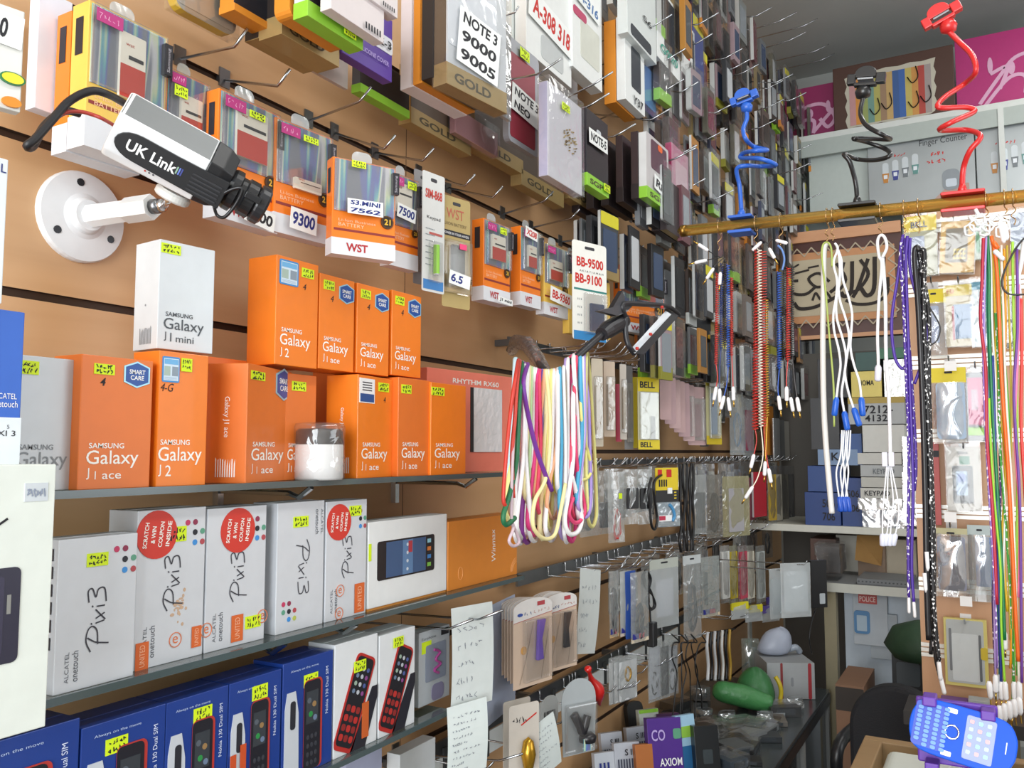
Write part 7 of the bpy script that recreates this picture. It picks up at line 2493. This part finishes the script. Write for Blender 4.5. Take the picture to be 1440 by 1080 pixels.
for i in range(14):
    u, v = (1026, 1046, 1064, 1082, 1098, 1112, 1126, 1136, 1040, 1058, 1074, 1092, 1020, 1108)[i], (1074, 1066, 1058, 1046, 1034, 1024, 1012, 1002, 1082, 1078, 1034, 1022, 1040, 1006)[i]
    p = onk(u, v)
    F = dict(w=RND.uniform(.07, .12), h=RND.uniform(.012, .035), rz=RND.uniform(.2, 1.7), loc=Vector((min(p.x, XK - .07), p.y, ZK + .001)))
    pbox(f'{("dark", "grey", "black", "smoky", "pale", "brown", "deep grey", "light", "blue grey", "charcoal", "slate", "dusty", "jet", "milky")[i]} flat pack strewn along the counter edge, {ORD[i]} of the strewn ones', F, RND.uniform(.05, .09), M(('26282b', '5a5e60', '17181a', '3a3d40', '8f9496', '4a3f38', '2f3133', 'a3a8aa', '44505c', '1f2022', '38424a', '6d6862', '141416', 'a9afb2')[i], .35), name='heap_pack', cat='packet', sleeve=(i % 2 == 0), win=(.2, .2, .8, .8, M('3f4448', .3)))
t = thing('yellow_cloth', 'mustard yellow scrap lying beside the green bag on the counter', 'cloth', onk(1064, 1030), YAW)
lump('cloth_body', MB().lathe([(.008, 0), (.03, .003), (.034, .014), (.02, .03), (.001, .034)], M('a8922e', .5), 10), t, None, .15, 1, 9)

# ---- office chair
YCH = 2.55
F = yb((1192, 958, 1090, 1332), YCH)
t = thing('office_chair', 'black office chair with a rounded backrest', 'chair', (F['loc'].x, YCH, 0), math.radians(-6))
w, h = F['w'], F['h']
zb0 = F['loc'].z
FAB = M('1c1d22', .75, bump=.3, bscale=300)
MB().rrect(-w / 2, zb0 - .12, w / 2, zb0 + h, 0, .06, .12, FAB, n=8).build('backrest', t, bevel=.012)
MB().box(-w * .52, .04, .44, w * .52, .50, .52, FAB).build('seat', t, bevel=.02)
for s in (-1, 1):
    MB().tube(spline([(s * w * .5, .12, .5), (s * (w * .5 + .06), .12, .58), (s * (w * .5 + .06), .12, .70), (s * (w * .5 + .05), .36, .71)], 5), .018, BLKP, 8).build('armrest', t, smooth=True)
MB().box(-.03, .02, .48, .03, .08, zb0, BLKP).build('back_support', t)
MB().tube([(0, .26, .08), (0, .26, .45)], .025, CHROME, 12).build('column', t, smooth=True)
for k in range(5):
    a = 2 * PI * k / 5 + .3
    MB().tube([(0, .26, .1), (.28 * math.cos(a), .26 + .28 * math.sin(a), .06)], [.025, .016], BLKP, 8).lathe([(.02, -.025), (.03, -.01), (.03, .01), (.02, .025)], BLKP, 10, (.28 * math.cos(a), .26 + .28 * math.sin(a), .03), 'x').build('star_leg', t)

# ---- slatted display panel facing the shop front
YP = 2.36
xp0 = on_y(1284, 600, YP).x
zp1, zp0 = on_y(1330, 288, YP).z, on_y(1330, 1012, YP).z
PANW = wood('cfa27c', 'b98a64', (30, 3, 2), .45, 'panel_veneer')
pan = thing('display_panel', 'slatted wood panel with white metal groove strips behind the many-coloured lanyards', 'display panel', (xp0, YP, 0))
PWD = 1.2
MB().box(0, 0, zp0, PWD, .02, zp1, PANW).build('board', pan)
MB().box(0, .02, 0, .04, .06, zp0 + .1, M('a8a8a4', .4)).box(PWD - .04, .02, 0, PWD, .06, zp0 + .1, M('a8a8a4', .4)).build('leg', pan)
for v in (316, 405, 508, 612, 719, 822, 915):
    z = on_y(1330, v, YP).z
    mb = MB()
    for k in range(3):
        mb.box(0, -.005, z + .011 - .012 * k - .0045, PWD, 0, z + .011 - .012 * k + .0045, M('e6e4dc', .3, .2))
    mb.build('groove_strip', pan)

YQ = YP - .05


def pan_hook(u, v):
    p = on_y(u, v, YP)
    t = thing('wire_hook', 'short chrome hook on the slatted display panel', 'hook', p, 0, 'hooks on the display panel')
    MB().tube([(0, -.004, 0), (0, -.07, 0), (0, -.085, .012)], .002, HOOKM, 5).box(-.012, -.006, -.012, .012, 0, .012, WHITE).build('prong', t)


for u, v in ((1296, 306), (1342, 314), (1312, 404), (1349, 404), (1336, 512), (1372, 520), (1356, 630), (1338, 738), (1358, 870), (1425, 410)):
    pan_hook(u, v)
pbox('yellow headed pack lettered BELL with a grey blue cover, under the rod', yb((1272, 306, 390, 1318), YQ), .014, M('a8a88a', .35), win=((.12, .06, .62, .66, M('8d9ab4', .25)), (.0, .74, 1.0, 1.0, M('e0c820', .45))), texts=(('BELL', .22, .80, .5, .1, M('2c3f6a', .5)),), name='cover_pack', cat='packet', sleeve=True)
t = pbox('golden pack with a dark window, hanging slightly askew', yb((1319, 314, 386, 1368), YQ - .01), .016, M('a8843a', .35, .3), win=(.16, .2, .80, .86, M('6d6450', .3)), texts=(('EEEE', .4, .26, .35, .2, M('d9c46a', .3)),), name='cover_pack', cat='packet', sleeve=True)
t.rotation_euler = (0, math.radians(4), 0)
pbox('pale green clear pack behind the clasps', yb((1363, 318, 366, 1388), YQ), .012, M('a9b4a4', .4), win=(.4, .2, .6, .95, M('3f8a5a', .4)), name='cover_pack', cat='packet', sleeve=True)
pbox('grey blue pack at the frame edge under the rod', yb((1421, 300, 352, 1470), YQ), .012, M('8d9ab0', .35), name='cover_pack', cat='packet', sleeve=True)
zbag('yellow topped crumpled bag with a blue cover beside the black bundle', None, F=yb((1297, 408, 502, 1331), YQ), d=.02, header=YEL, hh=.2, inner=slab('7f94c4', .2, .2, .7, .75), name='cover_bag', cat='bag')
pbox('blue cover pack with yellow paper header, second row of the panel', yb((1329, 402, 488, 1368), YQ), .014, M('b9ae8a', .35), win=((.3, .12, .98, .68, M('3f6f9a', .25)), (.0, .82, 1.0, 1.0, M('d3bd24', .45)), (.26, .1, .34, .66, M('a83a48', .4))), texts=(('10', .1, .86, .25, .08, M('c4602a', .5)),), name='cover_pack', cat='packet', sleeve=True)
pbox('white cover pack with teal header behind the crimson cord', yb((1366, 397, 488, 1392), YQ), .012, M('c6d2d6', .35), win=((.0, .88, 1.0, 1.0, M('2f86a0', .45)), (.45, .2, .9, .85, M('5a6468', .3))), name='cover_pack', cat='packet', sleeve=True)
pbox('dark pack with two white round spots behind the cords', yb((1404, 418, 490, 1424), YQ), .012, M('3a3f40', .35), win=((.1, .55, .9, .95, M('e6e6e6', .4)), (.1, .1, .9, .5, M('e2e2e2', .4))), name='cover_pack', cat='packet', sleeve=True)
zbag('yellow topped bag with a pale blue cover, third row of the panel', None, F=yb((1311, 518, 624, 1360), YQ - .01), d=.02, header=YEL, hh=.19, inner=slab('8fa8c4', .12, .06, .95, .8, .008, .008), bag=clear('eef4f8', .22, .12, 1.0, 26), name='cover_bag', cat='bag')
pbox('grey cover pack with a pink back and lime foot', yb((1357, 524, 620, 1388), YQ), .014, M('85868a', .35), win=((.15, .22, .98, .92, M('b8306e', .3)), (.3, .45, .6, .75, M('b08a9c', .3)), (.1, .08, 1, .2, LIME)), texts=(('PRINC', .2, .18, .7, .06, INK),), name='cover_pack', cat='packet', sleeve=True)
pbox('white blister with a black phone cover and blue screen, fourth row of the panel', yb((1331, 628, 718, 1379), YQ), .016, M('b5b1a8', .4), M('2c2826', .4), win=((.18, .12, .78, .70, M('1f2224', .3)), (.28, .24, .62, .62, M('8aa4c0', .25)), (.34, .45, .56, .58, M('3f66a8', .3)), (.4, .72, .7, .85, M('2f7a5c', .4))), texts=(('film', .35, .88, .3, .05, INK),), name='cover_blister', cat='packet', sleeve=True)
pbox('red upright strip pack beside the black bundle', yb((1309, 622, 738, 1322), YQ + .01), .01, M('a8322c', .4), win=(.0, .82, 1.0, .9, INK), name='strip_pack', cat='packet')
zbag('glossy silver bag with a grey cover, fifth row of the panel', None, F=yb((1315, 742, 838, 1362), YQ - .01), d=.022, header=M('b9b48a', .45), hh=.08, inner=slab('74788c', .08, .1, .92, .88, .008, .006), bag=clear('ffffff', .34, .1, 1.2, 22, .08), name='cover_bag', cat='bag')
zbag('grey bag with a blue cover, beside the glossy silver one', None, F=yb((1362, 738, 845, 1396), YQ), d=.02, header=M('aebcbc', .45), hh=.12, inner=slab('4a6aa8', .3, .2, .95, .85), bag=clear('c3cccc', .2, .35, .8, 26), name='cover_bag', cat='bag')
pbox('white frame pack edged in yellow, lowest on the panel', yb((1328, 868, 962, 1389), YQ), .014, M('c6b96a', .4), win=((.06, .05, .92, .98, M('a9adac', .4)), (.18, .08, .80, .78, M('bfc4c4', .35)), (.12, .22, .18, .85, M('6a6d70', .4)), (.80, .1, .86, .78, M('5a5d60', .4)), (.84, .42, 1.0, .6, M('c0a828', .4))), name='frame_pack', cat='packet')
for i, (u, v) in enumerate(((1336, 512), (1336, 724), (1358, 842))):
    F = yb((u - 8, v - 4, v + 10, u + 9), YP - .09)
    tag(MB().box(-F['w'] / 2, 0, 0, F['w'] / 2, .001, F['h'], WHITE).build('price_tag', loc=F['loc']), f'blank white price tag on a panel hook, {("upper", "middle", "lowest")[i]} one', 'price tag')

# ---- front counter: wooden tray, white tray, purple stand with the blue phone
YT = 1.12
wc = wood('8f7550', '79603f', (4, 30, 4), .55, 'crate_wood')
pc0 = on_y(1215, 1036, YT + .22)
zc_ = pc0.z
t = thing('wooden_crate', 'shallow wooden crate under the blue phone', 'crate', (pc0.x + .30, YT + .1, zc_ - .16))
mb = MB().box(-.30, -.12, 0, .34, -.10, .16, wc).box(-.30, .11, 0, .34, .13, .16, wc).box(-.30, -.10, 0, -.275, .11, .16, wc).box(.315, -.10, 0, .34, .11, .16, wc).box(-.28, -.10, 0, .32, .11, .012, wc)
mb.build('crate_body', t, bevel=.002)
k = thing('front_counter', 'plain front counter below the wooden crate', 'counter', (pc0.x + .32, YT + .1, 0))
MB().box(-.45, -.35, 0, .6, .3, zc_ - .165, M('8d8a84', .5)).build('counter_body', k)
q0 = on_y(1232, 1060, YT)
t = thing('white_tray', 'white plastic tray lying in the crate behind the blue phone', 'tray', (q0.x + .16, YT + .02, zc_ - .150))
MB().rrect(-.155, .0, .20, q0.z - (zc_ - .150) - .012, -.05, .04, .01, M('b9c0b8', .3)).build('tray_body', t, bevel=.003)
pp = on_y(1352, 1034, YT - .06)
ph = thing('blue_phone', 'bright blue keyboard phone with a reflective screen, resting in a purple holder', 'phone', pp)
tl = math.radians(-9)
ph.rotation_euler = (math.radians(-20), math.radians(9), math.radians(-4))
pw, phh = .104, .056
BPH = M('0a50c8', .4, 0, .2)
out = [(-pw / 2 + .004, -phh / 2 + .012), (-pw / 2 + .014, -phh / 2 + .001), (0, -phh / 2 - .001), (pw / 2 - .014, -phh / 2 + .001), (pw / 2 - .002, -phh / 2 + .014), (pw / 2, 0), (pw / 2 - .002, phh / 2 - .014), (pw / 2 - .014, phh / 2 - .001), (0, phh / 2 + .001), (-pw / 2 + .014, phh / 2 - .001), (-pw / 2 + .004, phh / 2 - .012), (-pw / 2 + .001, 0)]
out = [(v.x, v.z) for v in spline([(a, 0, b) for a, b in out], 3, True)]
MB().prism(out, -.005, .006, BPH, M('1a44b4', .35)).build('body', ph, bevel=.0012)
keypad = MB().rrect(-pw * .45, -phh * .42, -pw * .16, phh * .42, -.0052, -.0049, .004, M('0f3eb4', .35)).build('keypad', ph)
for c in range(4):
    for r in range(10):
        x, z = -pw * .40 + .0085 * c, -phh * .38 + phh * .76 * r / 9
        if c == 0 and r in (0, 9):
            continue
        MB().rrect(x - .0027, z - .0019, x + .0027, z + .0019, -.0068, -.0048, .0016, M('4a84e6', .25), n=2).build('key', keypad)
mb = MB().tube([(-pw * .085 + .0066 * math.cos(a), -.0056, .007 * math.sin(a)) for a in [2 * PI * i / 20 for i in range(20)]], .0011, CHROME, 6, closed=True)
mb.build('navigation_ring', ph, smooth=True)
MB().rrect(pw * .03, -phh * .40, pw * .30, phh * .40, -.0056, -.0049, .002, M('32508c', .08, 0, .8)).build('screen', ph)
mb = MB()
for i in range(5):
    for j in range(3):
        mb.rrect(pw * (.06 + .08 * j), -phh * .3 + phh * .14 * i, pw * (.10 + .08 * j), -phh * .3 + phh * .14 * i + .004, -.0059, -.0056, .001, M(('a8c0e4', 'd8a0a8', '8fd0c8')[(i + j) % 3], .3), n=2)
mb.build('screen_icons', ph)
MB().rrect(pw * .40, -.006, pw * .41, .006, -.0057, -.005, .0004, M('c9d8f4', .3)).build('earpiece', ph)
for i, (a, b) in enumerate(((-pw * .12, phh * .38), (-pw * .12, -phh * .42))):
    MB().rrect(a - .004, b - .002, a + .006, b + .003, -.006, -.0049, .001, M('e8eef8', .25), n=2).build('call_key', ph)
PRP = M('5a2f9c', .4)
st = thing('purple_stand', 'purple plastic holder gripping the blue phone', 'stand', (pp.x, pp.y + .01, zc_ - .148))
hz = pp.z - (zc_ - .148)
MB().tube(spline([(-.03, .01, .0), (-.02, .005, hz * .5), (.0, .0, hz - .045)], 4), [.012] * 9, PRP, 10).build('stem', st, smooth=True)
MB().box(-.13, -.03, .0, .03, .06, .012, PRP).build('base', st, bevel=.002)
for dx, dz in ((-.030, .030), (.026, .023), (-.030, -.040), (.026, -.046)):
    MB().box(dx - .007, -.012, hz + dz - .004, dx + .007, .012, hz + dz + .006, PRP).build('jaw', st, bevel=.0015)
MB().box(-.045, .008, hz - .04, .035, .016, hz + .03, PRP).build('back_plate', st, bevel=.002)
# papers behind
pbox('violet and teal leaflet stack lying below the panel', yb((1322, 986, 1002, 1362), YP - .12), .06, M('6a4a80', .5), name='leaflet_stack', cat='leaflets', win=(.0, .1, 1.0, .5, M('4a6a8a', .5)))
pbox('small grey white adapter below the panel beside the leaflets', yb((1362, 984, 1016, 1392), YP - .12), .04, M('9a9ea0', .45), name='adapter', cat='adapter', win=(.3, .2, .7, .6, M('6a7a88', .4)))
lt = thing('low_ledge', 'dark ledge below the slatted panel', 'ledge', (on_y(1340, 1020, YP - .14).x, YP - .14, 0))
zl = on_y(1340, 1002, YP - .12).z
MB().box(-.1, -.02, zl - .03, .9, .13, zl - .0, M('2c2a2a', .5)).box(-.08, 0, 0, -.04, .1, zl - .03, M('2c2a2a', .5)).box(.84, 0, 0, .88, .1, zl - .03, M('2c2a2a', .5)).build('ledge_board', lt)
